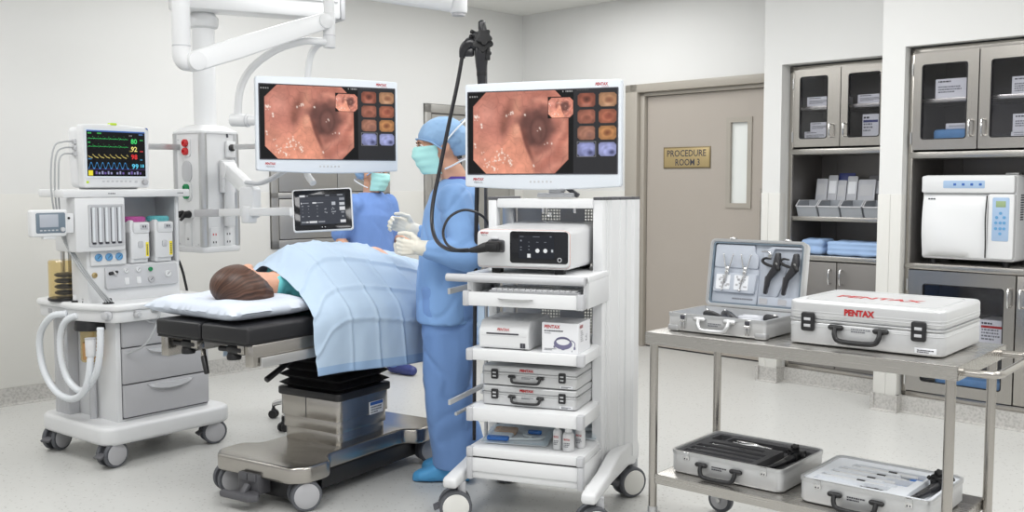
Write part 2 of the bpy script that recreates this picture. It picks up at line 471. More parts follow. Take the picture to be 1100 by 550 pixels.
def kids(o): return [c for c in bpy.data.objects if c.parent == o]

def dup(o, label=None, group=None, fr=None, loc=None, rz=0.0):
    """copy of a thing with copies of its parts and sub-parts"""
    def cp(q, parent):
        c = q.copy(); COL.objects.link(c)
        if parent is not None: c.parent = parent
        for k in kids(q): cp(k, c)
        return c
    c = cp(o, None)
    if label: c['label'] = label
    if group: c['group'] = group
    if fr is not None: place(c, fr, loc, rz)
    return c

def text(body, h, m, parent, loc, rot=(90, 0, 0), w=None, bold=0.0, shear=0.0, ext=0.0004, name='lettering', align='CENTER', space=1.0):
    """lettering of cap height h centred on loc, baked to a mesh"""
    cu = bpy.data.curves.new(name, 'FONT'); cu.body = body; cu.size = 1.0
    cu.align_x = align; cu.shear = shear; cu.offset = bold; cu.extrude = 0.0; cu.resolution_u = 2; cu.space_character = space
    to = bpy.data.objects.new('tmp', cu); COL.objects.link(to)
    dg = bpy.context.evaluated_depsgraph_get(); dg.update()
    me = bpy.data.meshes.new_from_object(to.evaluated_get(dg))
    bpy.data.objects.remove(to); bpy.data.curves.remove(cu)
    xs = [v.co.x for v in me.vertices]; ys = [v.co.y for v in me.vertices]
    x0, x1, y0, y1 = min(xs), max(xs), min(ys), max(ys)
    sy = h / (y1 - y0); sx = (w / (x1 - x0)) if w else sy
    cx = (x0 + x1) / 2 if align == 'CENTER' else x0
    mx = Matrix.Translation(Vector(loc)) @ Euler([R(a) for a in rot]).to_matrix().to_4x4()
    for v in me.vertices:
        v.co = mx @ Vector(((v.co.x - cx) * sx, (v.co.y - (y0 + y1) / 2) * sy, ext))
    me.materials.clear(); me.materials.append(M[m] if isinstance(m, str) else m)
    me.update(); me.name = name
    o = bpy.data.objects.new(name, me); COL.objects.link(o)
    if parent is not None: o.parent = parent
    return o

def fineprint(parent, c, w, rows, pitch, m='greyink', plane='xz', y=0.0, seed=1, name='fine_print', hh=0.55):
    """rows of tiny illegible strokes, as the photograph shows them"""
    rnd = random.Random(seed); mb = MB()
    for k in range(rows):
        z = c[1] - k * pitch; x = c[0]; end = c[0] + w * (1.0 if k < rows - 1 else 0.7)
        while x < end - pitch * 0.3:
            q = min(pitch * rnd.uniform(0.3, 1.1), end - x)
            mb.prism([(x, z), (x + q, z), (x + q, z + pitch * hh), (x, z + pitch * hh)], y - 0.0003, y - 0.0009, plane)
            x += q + pitch * 0.22
    return mb.build(name, m, parent)

def grid_screen(name, w, h, nx, ny, fn, m, parent, loc, rot=(90, 0, 0)):
    """a display face whose picture is held in its point colours (U to the right, V down)"""
    u = np.linspace(0, 1, nx); v = np.linspace(0, 1, ny)
    U, V = np.meshgrid(u, v)
    C = np.clip(fn(U, V), 0, 255) / 255.0
    C = np.where(C <= 0.04045, C / 12.92, ((C + 0.055) / 1.055) ** 2.4)
    mx = Matrix.Translation(Vector(loc)) @ Euler([R(a) for a in rot]).to_matrix().to_4x4()
    vs = [mx @ Vector(((a - 0.5) * w, (0.5 - b) * h, 0)) for b in v for a in u]
    fs = [(j * nx + i, (j + 1) * nx + i, (j + 1) * nx + i + 1, j * nx + i + 1) for j in range(ny - 1) for i in range(nx - 1)]
    me = bpy.data.meshes.new(name); me.from_pydata(vs, [], fs)
    ca = me.color_attributes.new('Picture', 'FLOAT_COLOR', 'POINT')
    buf = np.ones((nx * ny, 4), dtype=np.float32); buf[:, :3] = C.reshape(-1, 3)
    ca.data.foreach_set('color', buf.ravel())
    me.materials.append(m); me.update()
    o = bpy.data.objects.new(name, me); COL.objects.link(o)
    if parent is not None: o.parent = parent
    return o

def remesh(mb, name, m, parent, voxel=0.01, smooth=4, wrinkle=None, sm_angle=180, keep=None):
    """fuse overlapping solids into one continuous skin"""
    o = mb.build('tmp_skin', m, None, 180)
    r = o.modifiers.new('r', 'REMESH'); r.mode = 'VOXEL'; r.voxel_size = voxel
    if smooth:
        sm = o.modifiers.new('s', 'SMOOTH'); sm.iterations = smooth; sm.factor = 0.5
    dg = bpy.context.evaluated_depsgraph_get(); dg.update()
    me = bpy.data.meshes.new_from_object(o.evaluated_get(dg))
    bpy.data.objects.remove(o)
    if wrinkle:
        me.update(); nn = [v.normal.copy() for v in me.vertices]
        for v, q in zip(me.vertices, nn): v.co = v.co + q * wrinkle(v.co)
    me.materials.clear(); me.materials.append(M[m] if isinstance(m, str) else m)
    me.shade_smooth(); me.update(); me.name = name
    q = bpy.data.objects.new(name, me); COL.objects.link(q)
    if parent is not None: q.parent = parent
    return q

# ================================================================== THE ROOM
ZC = 2.97
struct('floor', MB().bx(-8, 9, -3, 11.5, -0.1, 0.0), 'floor')
struct('ceiling', MB().bx(-8, 9, -3, 11.5, ZC, ZC + 0.1), 'ceiling')

mb = MB()
mb.bx(-9, -2.74, 0, 0.5, 0, ZC); mb.bx(-2.74, -1.60, 0, 0.5, 0, 0.9); mb.bx(-2.74, -1.60, 0, 0.5, 2.1, ZC)
mb.bx(-1.60, -1.22, 0, 0.5, 0, ZC); mb.bx(-1.22, -0.12, 0, 0.5, 2.09, ZC); mb.bx(-0.12, 0.5, 0, 0.5, 0, ZC)
mb.bx(-2.74, -1.60, 0.45, 0.5, 0.9, 2.1); mb.bx(-1.22, -0.12, 0.45, 0.5, 0, 2.09)
struct('wall_left', mb, 'wall', LW)
mb = MB()
mb.bx(-0.5, 1.257, 0, 0.25, 0, ZC); mb.bx(1.257, 2.95, 0, 0.25, 2.235, ZC); mb.bx(2.95, 3.0, 0, 0.25, 0, ZC)
mb.bx(1.257, 2.95, 0.2, 0.25, 0, 2.235)
struct('wall_back', mb, 'wall', RW)
mb = MB()
mb.bx(2.922, 3.06, -0.57, 0.2, 0, ZC)                 # pier beside the door
mb.bx(3.06, 3.911, -0.57, 0.2, 2.215, ZC); mb.bx(3.06, 3.911, -0.02, 0.2, 0, 2.215)
mb.bx(3.911, 4.052, -0.87, 0.2, 0, ZC)                # pier between the cabinets
mb.bx(4.052, 5.30, -0.87, 0.2, 2.215, ZC); mb.bx(4.052, 5.30, -0.30, 0.2, 0, 2.215)
mb.bx(5.30, 9.5, -0.87, 0.2, 0, ZC)
struct('wall_right', mb, 'wall', RW)

# washable sheet below the seam, 4 mm proud of the paint
mb = MB(); t = 0.004; z0, z1 = 0.11, 1.333
for a, b in ((-9, -2.745), (-1.595, -1.225), (-0.115, 0)): mb.bx(a, b, -t, 0.01, z0, z1, 0.001)
mb.bx(-2.745, -1.595, -t, 0.01, z0, 0.9)
struct('trim_1', mb, 'wainscot', LW)
mb = MB(); mb.bx(0, 1.255, -t, 0.01, z0, z1, 0.001)
struct('trim_2', mb, 'wainscot', RW)
mb = MB()
mb.bx(2.919, 2.972, -0.574, -0.01, 0.10, z1, 0.001); mb.bx(2.975, 3.063, -0.574, -0.5, 0.10, z1, 0.001)
mb.bx(3.908, 3.985, -0.874, -0.47, 0.10, z1, 0.001); mb.bx(3.988, 4.055, -0.874, -0.82, 0.10, z1, 0.001)
mb.bx(5.297, 9.5, -0.874, -0.8, 0.10, z1, 0.001)
struct('trim_3', mb, 'wainscot', RW)

def cove(mb, x0, x1, y, h, out=0.035):
    """coved skirting: a thin upstand that curves out onto the floor"""
    pr = [(y + 0.02, 0.0), (y - out, 0.0), (y - out, 0.003), (y - out * 0.5, 0.012), (y - 0.012, 0.04), (y - 0.008, h), (y + 0.02, h)]
    mb.rings([[(x, p[0], p[1]) for p in pr] for x in (x0, x1)])
mb = MB(); cove(mb, -9, -1.225, 0, 0.11); cove(mb, -0.115, 0.0, 0, 0.11)
struct('baseboard_left', mb, 'base', LW)
mb = MB(); cove(mb, 0, 1.257, 0, 0.11)
struct('baseboard_back', mb, 'base', RW)
mb = MB()
cove(mb, 2.915, 3.075, -0.57, 0.105); cove(mb, 3.06, 3.911, -0.475, 0.10); cove(mb, 3.905, 4.07, -0.87, 0.105)
cove(mb, 4.052, 5.30, -0.815, 0.10); cove(mb, 5.29, 9.5, -0.87, 0.105)
mb.bx(2.908, 2.93, -0.6, 0, 0, 0.105); mb.bx(3.05, 3.074, -0.59, -0.47, 0, 0.105); mb.bx(3.897, 3.92, -0.89, -0.47, 0, 0.105); mb.bx(4.04, 4.068, -0.89, -0.81, 0, 0.105)
struct('baseboard_right', mb, 'base', RW)

# door with frame and narrow vision panel
mb = MB()
mb.bx(1.257, 1.385, -0.03, 0.06, 0, 2.235, 0.006); mb.bx(2.80, 2.93, -0.03, 0.06, 0, 2.235, 0.006); mb.bx(1.257, 2.93, -0.03, 0.06, 2.165, 2.235, 0.006)
mb.bx(1.385, 1.43, 0.015, 0.12, 0, 2.165, 0.004); mb.bx(2.755, 2.80, 0.015, 0.12, 0, 2.165, 0.004); mb.bx(1.385, 2.80, 0.015, 0.12, 2.135, 2.165, 0.004)
struct('trim_4', mb, 'doorframe', RW)
mb = MB()
wx0, wx1, wz0, wz1 = 2.256, 2.418, 1.24, 1.885
mb.ring([(1.436, 0.012), (2.75, 0.012), (2.75, 2.132), (1.436, 2.132)], [(wx0, wz0), (wx1, wz0), (wx1, wz1), (wx0, wz1)], 0.055, 0.10)
dr = struct('door_1', mb, 'door', RW)
mb = MB()
mb.ring([(wx0 - .035, wz0 - .035), (wx1 + .035, wz0 - .035), (wx1 + .035, wz1 + .035), (wx0 - .035, wz1 + .035)],
        [(wx0 + .004, wz0 + .004), (wx1 - .004, wz0 + .004), (wx1 - .004, wz1 - .004), (wx0 + .004, wz1 - .004)], 0.045, 0.105)
mb.build('vision_frame', 'doorframe', dr)
MB().bx(wx0, wx1, 0.072, 0.082, wz0, wz1).build('vision_pane', 'doorglass', dr)
MB().bx(2.535, 2.64, 0.046, 0.056, 0.95, 1.36, 0.003).build('push_plate', 'steel', dr)
MB().bx(1.436, 2.75, 0.06, 0.10, 0.0, 0.012).build('threshold_seal', 'rubber', dr)

s = thing('door_sign', 'brass sign reading PROCEDURE ROOM 3 on the taupe door', 'sign', RW, (1.842, 0.0547, 1.612))
MB().bx(-0.232, 0.232, -0.008, 0, -0.088, 0.088, 0.002).build('plate', 'gold_edge', s)
MB().bx(-0.222, 0.222, -0.010, -0.004, -0.078, 0.078, 0.001).build('face', 'gold', s)
text('PROCEDURE', 0.055, 'ink', s, (0, -0.0102, 0.036), w=0.385, bold=0.012)
text('ROOM 3', 0.055, 'ink', s, (0.012, -0.0102, -0.038), w=0.24, bold=0.012)

# ------------------------------------------------------------------ stainless cabinets
def pull(parent, x, z0, z1, y=0.0, r=0.006):
    mb = MB(); mb.tube([(x, y, z0), (x, y - 0.032, z0), (x, y - 0.038, z0 + 0.012), (x, y - 0.038, z1 - 0.012), (x, y - 0.032, z1), (x, y, z1)], r, 8)
    return mb.build('handle', 'chrome', parent)

def glass_door(parent, x0, x1, z0, z1, g, hx, hz, hinge=None, y=0.0, th=0.022, face='steel'):
    gx0, gx1, gz0, gz1 = g
    n = 4
    out = rrect(x1 - x0, z1 - z0, 0.004, n, (x0 + x1) / 2, (z0 + z1) / 2)
    inn = rrect(gx1 - gx0, gz1 - gz0, 0.018, n, (gx0 + gx1) / 2, (gz0 + gz1) / 2)
    d = MB().ring(out, inn, y - th, y).build('door', face, parent)
    in2 = rrect(gx1 - gx0 - .012, gz1 - gz0 - .012, 0.014, n, (gx0 + gx1) / 2, (gz0 + gz1) / 2)
    MB().ring(inn, in2, y - th - .001, y - th + .008).build('gasket', 'rubber', d)
    MB().bx(gx0, gx1, y - th * .6, y - th * .6 + .005, gz0, gz1).build('glass_pane', 'cabglass', d)
    pull(d, hx, hz[0], hz[1], y - th)
    if hinge is not None:
        for zz in (z0 + .07, z1 - .09): MB().cyl((hinge, y - th, zz - .035), (hinge, y - th, zz + .035), 0.007, seg=10).build('hinge', 'chrome', d)
    return d

def plain_door(parent, x0, x1, z0, z1, hx=None, hz=None, y=0.0, th=0.022, face='steel'):
    d = MB().bx(x0, x1, y - th, y, z0, z1, 0.003).build('door', face, parent)
    if hx is not None: pull(d, hx, hz[0], hz[1], y - th)
    return d

def carcass(parent, w, dpt, z_lo, z_top, counter, mid_shelf, upper_z, upper_shelf):
    mb = MB(); y0 = 0.004
    mb.bx(0, 0.03, y0, dpt, z_lo, z_top); mb.bx(w - 0.03, w, y0, dpt, z_lo, z_top)
    mb.bx(0, w, dpt - 0.02, dpt, z_lo, z_top)
    mb.bx(0.03, w - 0.03, y0, dpt, z_lo, z_lo + 0.03); mb.bx(0.03, w - 0.03, y0, dpt, z_top - 0.045, z_top)
    for k in range(2):                                       # slotted shelf strips on the back
        xs = 0.14 + k * (w - 0.28); mb.bx(xs - .012, xs + .012, dpt - .026, dpt - .02, counter, z_top - .05)
    mb.build('carcass', 'steel_dark', parent)
    mb = MB()                                                # face frame
    mb.bx(0, 0.028, -0.004, 0.02, z_lo, z_top, .002); mb.bx(w - 0.028, w, -0.004, 0.02, z_lo, z_top, .002)
    mb.bx(0, w, -0.004, 0.02, z_top - 0.04, z_top, .002); mb.bx(0, w, -0.004, 0.02, z_lo, z_lo + 0.03, .002)
    mb.build('face_frame', 'steel', parent)
    MB().bx(0, w, -0.012, dpt, counter - 0.035, counter, .004).build('counter', 'steel_h', parent)
    MB().bx(0.01, w - .01, -0.006, dpt, upper_z - 0.038, upper_z, .003).build('deck', 'steel_h', parent)
    for z in mid_shelf: MB().bx(0.03, w - .03, 0.005, dpt - .02, z - 0.03, z, .003).build('shelf', 'steel_h', parent)
    for z in upper_shelf: MB().bx(0.03, w - .03, 0.03, dpt - .02, z - 0.025, z, .003).build('shelf', 'steel_h', parent)

C1 = (3.065, -0.46)
c1 = thing('steel_cabinet', 'stainless wall cabinet with open shelves of grey bins, right of the taupe door', 'cabinet', RW, (C1[0], C1[1], 0))
carcass(c1, 0.84, 0.44, 0.10, 2.205, 0.905, [1.172], 1.637, [1.93, 1.70])
glass_door(c1, 0.038, 0.382, 1.65, 2.178, (0.084, 0.292, 1.705, 2.13), 0.325, (1.715, 1.80), 0.034)
glass_door(c1, 0.388, 0.735, 1.65, 2.178, (0.437, 0.66, 1.705, 2.13), 0.425, (1.715, 1.80))
MB().bx(0.738, 0.812, -0.022, 0, 1.65, 2.178, .003).build('filler_panel', 'steel', c1)
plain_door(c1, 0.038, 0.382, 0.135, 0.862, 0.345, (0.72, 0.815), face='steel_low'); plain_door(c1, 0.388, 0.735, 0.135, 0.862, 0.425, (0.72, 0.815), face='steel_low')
MB().bx(0.738, 0.812, -0.022, 0, 0.135, 0.862, .003).build('filler_panel', 'steel', c1)

C2 = (4.057, -0.80)
c2 = thing('steel_cabinet', 'stainless wall cabinet holding the white steriliser, at the right edge', 'cabinet', RW, (C2[0], C2[1], 0))
carcass(c2, 1.24, 0.48, 0.10, 2.205, 0.918, [], 1.588, [1.905, 1.653])
glass_door(c2, 0.03, 0.405, 1.60, 2.172, (0.078, 0.345, 1.66, 2.105), 0.372, (1.675, 1.765), 0.022)
glass_door(c2, 0.412, 0.79, 1.60, 2.172, (0.472, 0.742, 1.66, 2.105), 0.442, (1.675, 1.765))
glass_door(c2, 0.797, 1.205, 1.60, 2.172, (0.85, 1.15, 1.66, 2.105), 0.82, (1.675, 1.765))
glass_door(c2, 0.034, 0.645, 0.14, 0.878, (0.118, 0.585, 0.205, 0.80), 0.617, (0.70, 0.80), 0.026)
plain_door(c2, 0.652, 1.205, 0.14, 0.878, 0.68, (0.70, 0.80))

cA = thing('steel_cabinet', 'stainless cabinet set into the far wall behind the left monitor', 'cabinet', LW, (-2.735, 0, 0))
mb = MB()
for a in ((0, .06, .905, 2.095), (1.07, 1.13, .905, 2.095), (0, 1.13, .905, .965), (0, 1.13, 2.03, 2.095), (0, 1.13, 1.285, 1.33)): mb.bx(a[0], a[1], -0.02, 0.02, a[2], a[3], .003)
mb.build('face_frame', 'steel_satin', cA)
MB().bx(0.02, 1.11, 0.02, 0.42, .91, 2.09).build('carcass', 'steel_dark', cA)
for x0, x1, hx in ((.066, .60, .57), (.605, 1.064, .64)):
    plain_door(cA, x0, x1, 0.972, 1.278, None, None, -0.004, 0.014, 'steel_satin'); plain_door(cA, x0, x1, 1.337, 2.024, None, None, -0.004, 0.014, 'steel_satin')

cB = thing('steel_cabinet', 'tall stainless cabinet with dark panes in the far wall, behind the nurse', 'cabinet', LW, (-1.215, 0, 0))
mb = MB()
for a in ((0, .07, 0.01, 2.085), (1.02, 1.09, 0.01, 2.085), (0, 1.09, 2.01, 2.085), (0, 1.09, 0.01, .10), (.515, .565, .1, 2.01)): mb.bx(a[0], a[1], -0.02, 0.02, a[2], a[3], .003)
mb.build('face_frame', 'steel_satin', cB)
mb = MB(); mb.bx(0.01, 0.03, 0.02, 0.43, .01, 2.08); mb.bx(1.06, 1.08, 0.02, 0.43, .01, 2.08); mb.bx(0.01, 1.08, 0.41, 0.43, .01, 2.08); mb.bx(0.01, 1.08, 0.02, 0.43, 2.0, 2.08)
for z in (.1, .7, 1.1, 1.5): mb.bx(0.03, 1.06, 0.03, 0.41, z - .02, z)
mb.build('carcass', 'steel_dark', cB)
for x0, x1, hx in ((.075, .51, .47), (.57, 1.015, .60)):
    glass_door(cB, x0, x1, .11, 2.0, (x0 + .09, x1 - .09, 1.45, 1.95), hx, (1.02, 1.14), None, -0.004, 0.014, 'steel_satin')

# ------------------------------------------------------------------ what the cabinets hold
def carton(label, fr, loc, size, rz=0, group=None, bar=None, rows=3, seed=1, cat='box', name='carton', m='carton'):
    w, d, h = size
    o = thing(name, label, cat, fr, loc, rz, group)
    mb = MB(); mb.bx(-w / 2, w / 2, 0, d, 0, h, 0.0015, 1)
    mb.build('body', m, o)
    mb = MB().use('lgrey'); mb.bx(-w / 2 + .002, w / 2 - .002, .002, d - .002, h - .0004, h + .0006); mb.build('lid_flap', None, o)
    if bar:
        MB().bx(-w * .44, w * .44, -0.0008, 0.0004, h * .66, h * .76).build('print_band', bar, o)
    fineprint(o, (-w * .42, h * .55), w * .6, rows, h * .13, 'greyink', seed=seed)
    fineprint(o, (-w * .42, h * .82), w * .5, 1, h * .14, 'ink', seed=seed + 5, name='title_print')
    return o
cx, cy = C1
carton('long white carton high up behind the left glass door of the bin cabinet', RW, (cx + .215, cy + .06, 1.9305), (.24, .2, .065), 0, seed=3)
carton('long white carton high up behind the right glass door of the bin cabinet', RW, (cx + .575, cy + .06, 1.9305), (.22, .2, .06), 0, seed=4)
carton('lower of two stacked white cartons behind the left glass door of the bin cabinet', RW, (cx + .185, cy + .07, 1.7005), (.22, .2, .058), 0, seed=5)
carton('upper of two stacked white cartons behind the left glass door of the bin cabinet', RW, (cx + .205, cy + .09, 1.7598), (.19, .17, .062), 3, seed=6)
carton('upright white carton with a dark blue band in the bin cabinet', RW, (cx + .55, cy + .08, 1.7005), (.115, .12, .16), 0, bar='navy', seed=7)
carton('plain upright white carton half hidden at the right end of the bin cabinet', RW, (cx + .66, cy + .09, 1.7005), (.085, .12, .135), 0, seed=8)
bx_, by_ = C2
carton('broad white carton on the upper shelf above the blue wrapped pack', RW, (bx_ + .235, by_ + .07, 1.9055), (.225, .24, .115), 0, seed=9)
carton('printed white carton on the upper shelf behind the right glass door of the steriliser cabinet', RW, (bx_ + .65, by_ + .07, 1.9055), (.19, .2, .1), 0, rows=4, seed=10)
carton('flat white carton lying under another carton in the steriliser cabinet', RW, (bx_ + .66, by_ + .07, 1.6535), (.2, .2, .04), 0, rows=1, seed=11)
carton('white carton resting on a flat carton in the steriliser cabinet', RW, (bx_ + .66, by_ + .075, 1.6947), (.19, .18, .1), 0, seed=12)
mb = MB(); mb.prism(rrect(.25, .16, .02), 0, .07, 'xy', .018)
o = mb.build('wrapped_pack', 'bluepack'); place(o, RW, (bx_ + .235, by_ + .16, 1.6535)); tag(o, 'blue wrapped pack on the floor of the upper steriliser cabinet', 'pack')
o = thing('tissue_box', 'small white box lying on the blue wrapped pack', 'box', RW, (bx_ + .235, by_ + .15, 1.7238), 4)
MB().prism(rrect(.13, .07, .006), 0, .035, 'xy', .005).build('body', 'carton', o); MB().bx(-.045, .045, -.036, -.034, .012, .025, .001).build('slot', 'lgrey', o)
carton('white and green carton behind the large lower glass door of the steriliser cabinet', RW, (bx_ + .5, by_ + .09, .46), (.17, .2, .14), 0, bar='red', rows=4, seed=13)
MB().bx(0.03, 0.64, 0.04, 0.45, .44, .459, .002).build('shelf', 'steel_h', c2)
o = MB().prism(rrect(.3, .2, .03), 0, .12, 'xy', .03).build('wrapped_pack', 'navy'); place(o, RW, (bx_ + .25, by_ + .18, .46)); tag(o, 'dark blue bundle on the shelf behind the large lower glass door', 'pack')
o = MB().prism(rrect(.4, .2, .03), 0, .11, 'xy', .03).build('wrapped_pack', 'bluepack'); place(o, RW, (bx_ + .36, by_ + .18, .131)); tag(o, 'blue pack on the cabinet floor behind the large lower glass door', 'pack')

# grey bins on the open shelf
def hopper(label, x, w):
    o = thing('storage_bin', label, 'bin', RW, (cx + x, cy + .012, 1.1725), 0, 'grey hopper bins on the open shelf')
    h, d, t = .112, .17, .003
    mb = MB()
    def wall(a, b): pass
    out = [(-w / 2, .0), (w / 2, 0), (w / 2, d), (-w / 2, d)]
    # floor, back, two sides with a scooped front edge, low flared front lip
    mb.bx(-w * .42, w * .42, .018, d, 0, t)
    mb.bx(-w / 2, w / 2, d - t, d, 0, h)
    for s in (-1, 1):
        mb.prism([(.02, 0), (d, 0), (d, h), (.035, h), (-.012, h * .62)], s * (w / 2 - .004), s * (w / 2 - .001), 'yz')
    mb.prism([(.02, 0), (.023, 0), (-.009, h * .62), (-.012, h * .62)], -w / 2 + .002, w / 2 - .002, 'yz')
    mb.build('body', 'bin', o)
    mb = MB(); mb.bx(-w / 2, w / 2, -.018, -.008, h * .58, h * .66, .002)
    for s in (-1, 1): mb.bar((s * (w / 2 - .001), -.012, h * .62), (s * (w / 2 - .001), .036, h), .007, .005)
    mb.bx(-w / 2, -w / 2 + .006, .035, d, h - .006, h, .001); mb.bx(w / 2 - .006, w / 2, .035, d, h - .006, h, .001)
    mb.build('rim', 'lgrey', o)
    return o
bw = .152
for k, lab in enumerate(('leftmost of the four grey bins on the open shelf', 'second grey bin from the left on the open shelf', 'third grey bin from the left on the open shelf', 'rightmost grey bin on the open shelf, next to the white pier')):
    hopper(lab, .135 + k * .163, bw)
def pouch(label, x, y, w, h, lean, m, rz=0, print_=None, seed=1):
    o = thing('instrument_pouch', label, 'pouch', RW, (cx + x, cy + y, 1.176), rz, 'packs standing in the grey bins')
    mx = Matrix.Rotation(R(-lean), 4, 'X')
    mb = MB()
    b = MB(); b.prism(rrect(w, h, .008, 3, 0, h / 2), 0, .012, 'xz', .004)
    mb.raw(b.v, b.f, mx); mb.build('body', m, o)
    b = MB(); b.bx(-w * .36, w * .36, -.0015, 0, h * .55, h * .86); mb = MB(); mb.raw(b.v, b.f, mx); mb.build('label_card', print_ or 'label', o)
    return o
pouch('grey pouch standing behind the leftmost bin', .13, .20, .085, .262, 9, 'pouch', 0, 'lgrey')
pouch('grey pouch with pale card behind the gap between the first two bins', .212, .20, .07, .285, 9, 'pouch')
pouch('grey pouch in front of the navy pouch behind the second bin', .282, .20, .066, .250, 9, 'pouch', 0, 'lgrey')
pouch('grey pouch right of the navy pouch behind the second bin', .357, .20, .074, .278, 9, 'pouch')
pouch('navy topped pouch at the very back behind the second bin', .30, .225, .12, .300, 9, 'navy', 0, 'navy')
pouch('broad grey pouch standing behind the third bin', .462, .20, .125, .255, 9, 'pouch', 0, 'lgrey')
pouch('dark framed pouch at the very back behind the third bin', .515, .225, .11, .285, 9, 'dgrey', 0, 'pouch')
o = MB().prism(rrect(.11, .05, .008), 0, .03, 'xy', .008).build('gauze_pack', 'label'); place(o, RW, (cx + .625, cy + .10, 1.1758)); o.location.z = 1.1758
tag(o, 'white packet lying in the rightmost grey bin', 'packet')

# folded blue linen on the counter
def linen(label, x, w, d, layers, h, seed):
    rnd = random.Random(seed); mb = MB(); z = 0
    for k in range(layers):
        dw = rnd.uniform(-.012, .012); hh = h / layers
        mb.prism(rrect(w + dw, d, .03, 5, rnd.uniform(-.006, .006), d / 2), z, z + hh * 1.02, 'xy', hh * .46, 3); z += hh
    o = remesh(mb, 'folded_linen', 'linen', None, .008, 2, lambda c: .006 * noise.noise(c * 14))
    place(o, RW, (cx + x, cy + .035, .909)); return tag(o, label, 'linen', None)
linen('small folded blue bundle at the left end of the counter', .165, .17, .2, 2, .105, 1)
linen('wide stack of folded blue linen on the counter below the grey bins', .52, .5, .25, 3, .095, 2)

# bench-top steriliser
st = thing('autoclave', 'white bench-top steriliser with a curved door and blue keypad', 'autoclave', RW, (bx_ + .075, by_ + .03, .919))
W, H, D = .538, .50, .40
mb = MB(); mb.prism(rrect(W, H, .02, 5, W / 2, .03 + H / 2), .02, D, 'xz', .012); mb.build('housing', 'white', st)
mb = MB(); mb.prism(rrect(W - .01, .10, .012, 4, W / 2, .03 + H - .055), -.015, .03, 'xz', .008); mb.build('top_fascia', 'white', st)
# bulging door front
loops = []
for j in range(9):
    x = .012 + (W * .70) * j / 8
    lp = []
    for i in range(11):
        z = .045 + .37 * i / 10
        bulge = (.045 + .012 * math.sin(j * .55 + i * .35)) * math.sin(PI * i / 10) ** .6 * math.sin(PI * (j + .6) / 9.2) ** .5
        lp.append((x, .012 - bulge, z))
    loops.append(lp + [(x, .03, .415), (x, .03, .045)])
mb = MB(); mb.rings(loops); mb.build('door', 'white_enamel', st, 60)
mb = MB(); mb.tube([(W * .715, -.012, .05), (W * .718, -.02, .15), (W * .712, -.022, .28), (W * .716, -.012, .41)], .004, 8, 6); mb.build('door_seal', 'rubber', st)
mb = MB(); mb.prism(rrect(W * .265, .375, .012, 4, W * .86, .233), -.012, .03, 'xz', .006); mb.build('control_fascia', 'white', st)
mb = MB(); mb.prism(rrect(W * .17, .25, .008, 4, W * .86, .275), -.014, -.01, 'xz', .0008); kp = mb.build('keypad', 'panelblue', st)
MB().bx(W * .81, W * .91, -.0155, -.013, .345, .38, .001).build('display', 'lcdgreen', kp)
for (a, b) in ((.86, .31), (.822, .286), (.898, .286), (.815, .255), (.86, .255), (.90, .255), (.815, .222), (.86, .222), (.90, .222), (.86, .193)):
    MB().cyl((W * a, -.013, b), (W * a, -.0165, b), .0085, seg=14).build('key', 'gaugeblue', kp)
mb = MB(); mb.prism(rrect(W * .44, .045, .006, 4, W * .47, .03 + H - .055), -.0165, -.013, 'xz', .0006); tp = mb.build('function_strip', 'panelblue', st)
for k in range(4): MB().bx(W * (.36 + .09 * k), W * (.39 + .09 * k), -.018, -.016, .468, .482, .001).build('symbol', 'blueink', tp)
fineprint(st, (W * .08, .385), .06, 1, .014, 'ink', y=-.002, seed=5)
for xx in (.06, W - .06):
    for yy in (.06, D - .06): MB().cyl((xx, yy, 0), (xx, yy, .032), .018, seg=14).build('foot', 'rubber', st)
mb = MB()
for k in range(11): mb.bx(W - .001, W + .0015, .08, .13, .27 + k * .014, .277 + k * .014)
mb.build('vent', 'ink', st)
MB().prism(rrect(.08, .05, .01, 3, W - .1, .25), H + .029, H + .045, 'xy', .004).build('filler_cap', 'alu', st)

# ================================================================== OPERATING TABLE
def caster(parent, x, y, r=0.06, face=90, w=0.022, gap=0.03, top=0.16, hub='lgrey', body='dgrey', lock=True, stem='alu', off=0.028):
    """swivel twin-wheel caster: forked body with two wheels, each with a pale hub disc"""
    a = R(face); ax = Vector((math.cos(a), math.sin(a), 0)); fw = Vector((ax.y, -ax.x, 0))
    c = Vector((x, y, r)); st = Vector((x, y, 0)) - fw * off
    c = c + fw * 0
    mb = MB().use(body)
    mb.cyl((st.x, st.y, r * 1.55), (st.x, st.y, top), 0.017, seg=14)
    mb.use('dgrey' if body != 'white' else 'white')
    pts = [c - ax * (gap * .5), c + ax * (gap * .5)]
    mb.cyl(pts[0] + Vector((0, 0, r * .1)), pts[1] + Vector((0, 0, r * .1)), r * .62, seg=18)
    mb.bar(c + Vector((0, 0, r * .55)), Vector((st.x, st.y, r * 1.45)), gap * 1.1, r * .7, .006)
    if lock: mb.bar(c + fw * (r * .75) + Vector((0, 0, r * .12)), c + fw * (r * 1.32) - Vector((0, 0, r * .12)), gap * 1.6, r * .2, .004)
    o = mb.build('caster', None, parent)
    for s in (-1, 1):
        p0 = c + ax * (s * gap * .5); p1 = c + ax * (s * (gap * .5 + w))
        d = ax * s
        m2 = MB().use('tyre'); m2.lathe([(r * .55, 0), (r * .94, 0), (r, w * .2), (r, w * .75), (r * .95, w * .97), (r * .83, w), (r * .81, w * .98)], p0, d, 28)
        wh = m2.build('wheel', None, o)
        m3 = MB(); m3.lathe([(r * .81, w * .6), (r * .81, w * 1.02), (r * .77, w * 1.10), (r * .3, w * 1.16), (0.0001, w * 1.17)], p0, d, 28)
        q = m3.build('hub', hub, None)
        q.parent = o
    return o

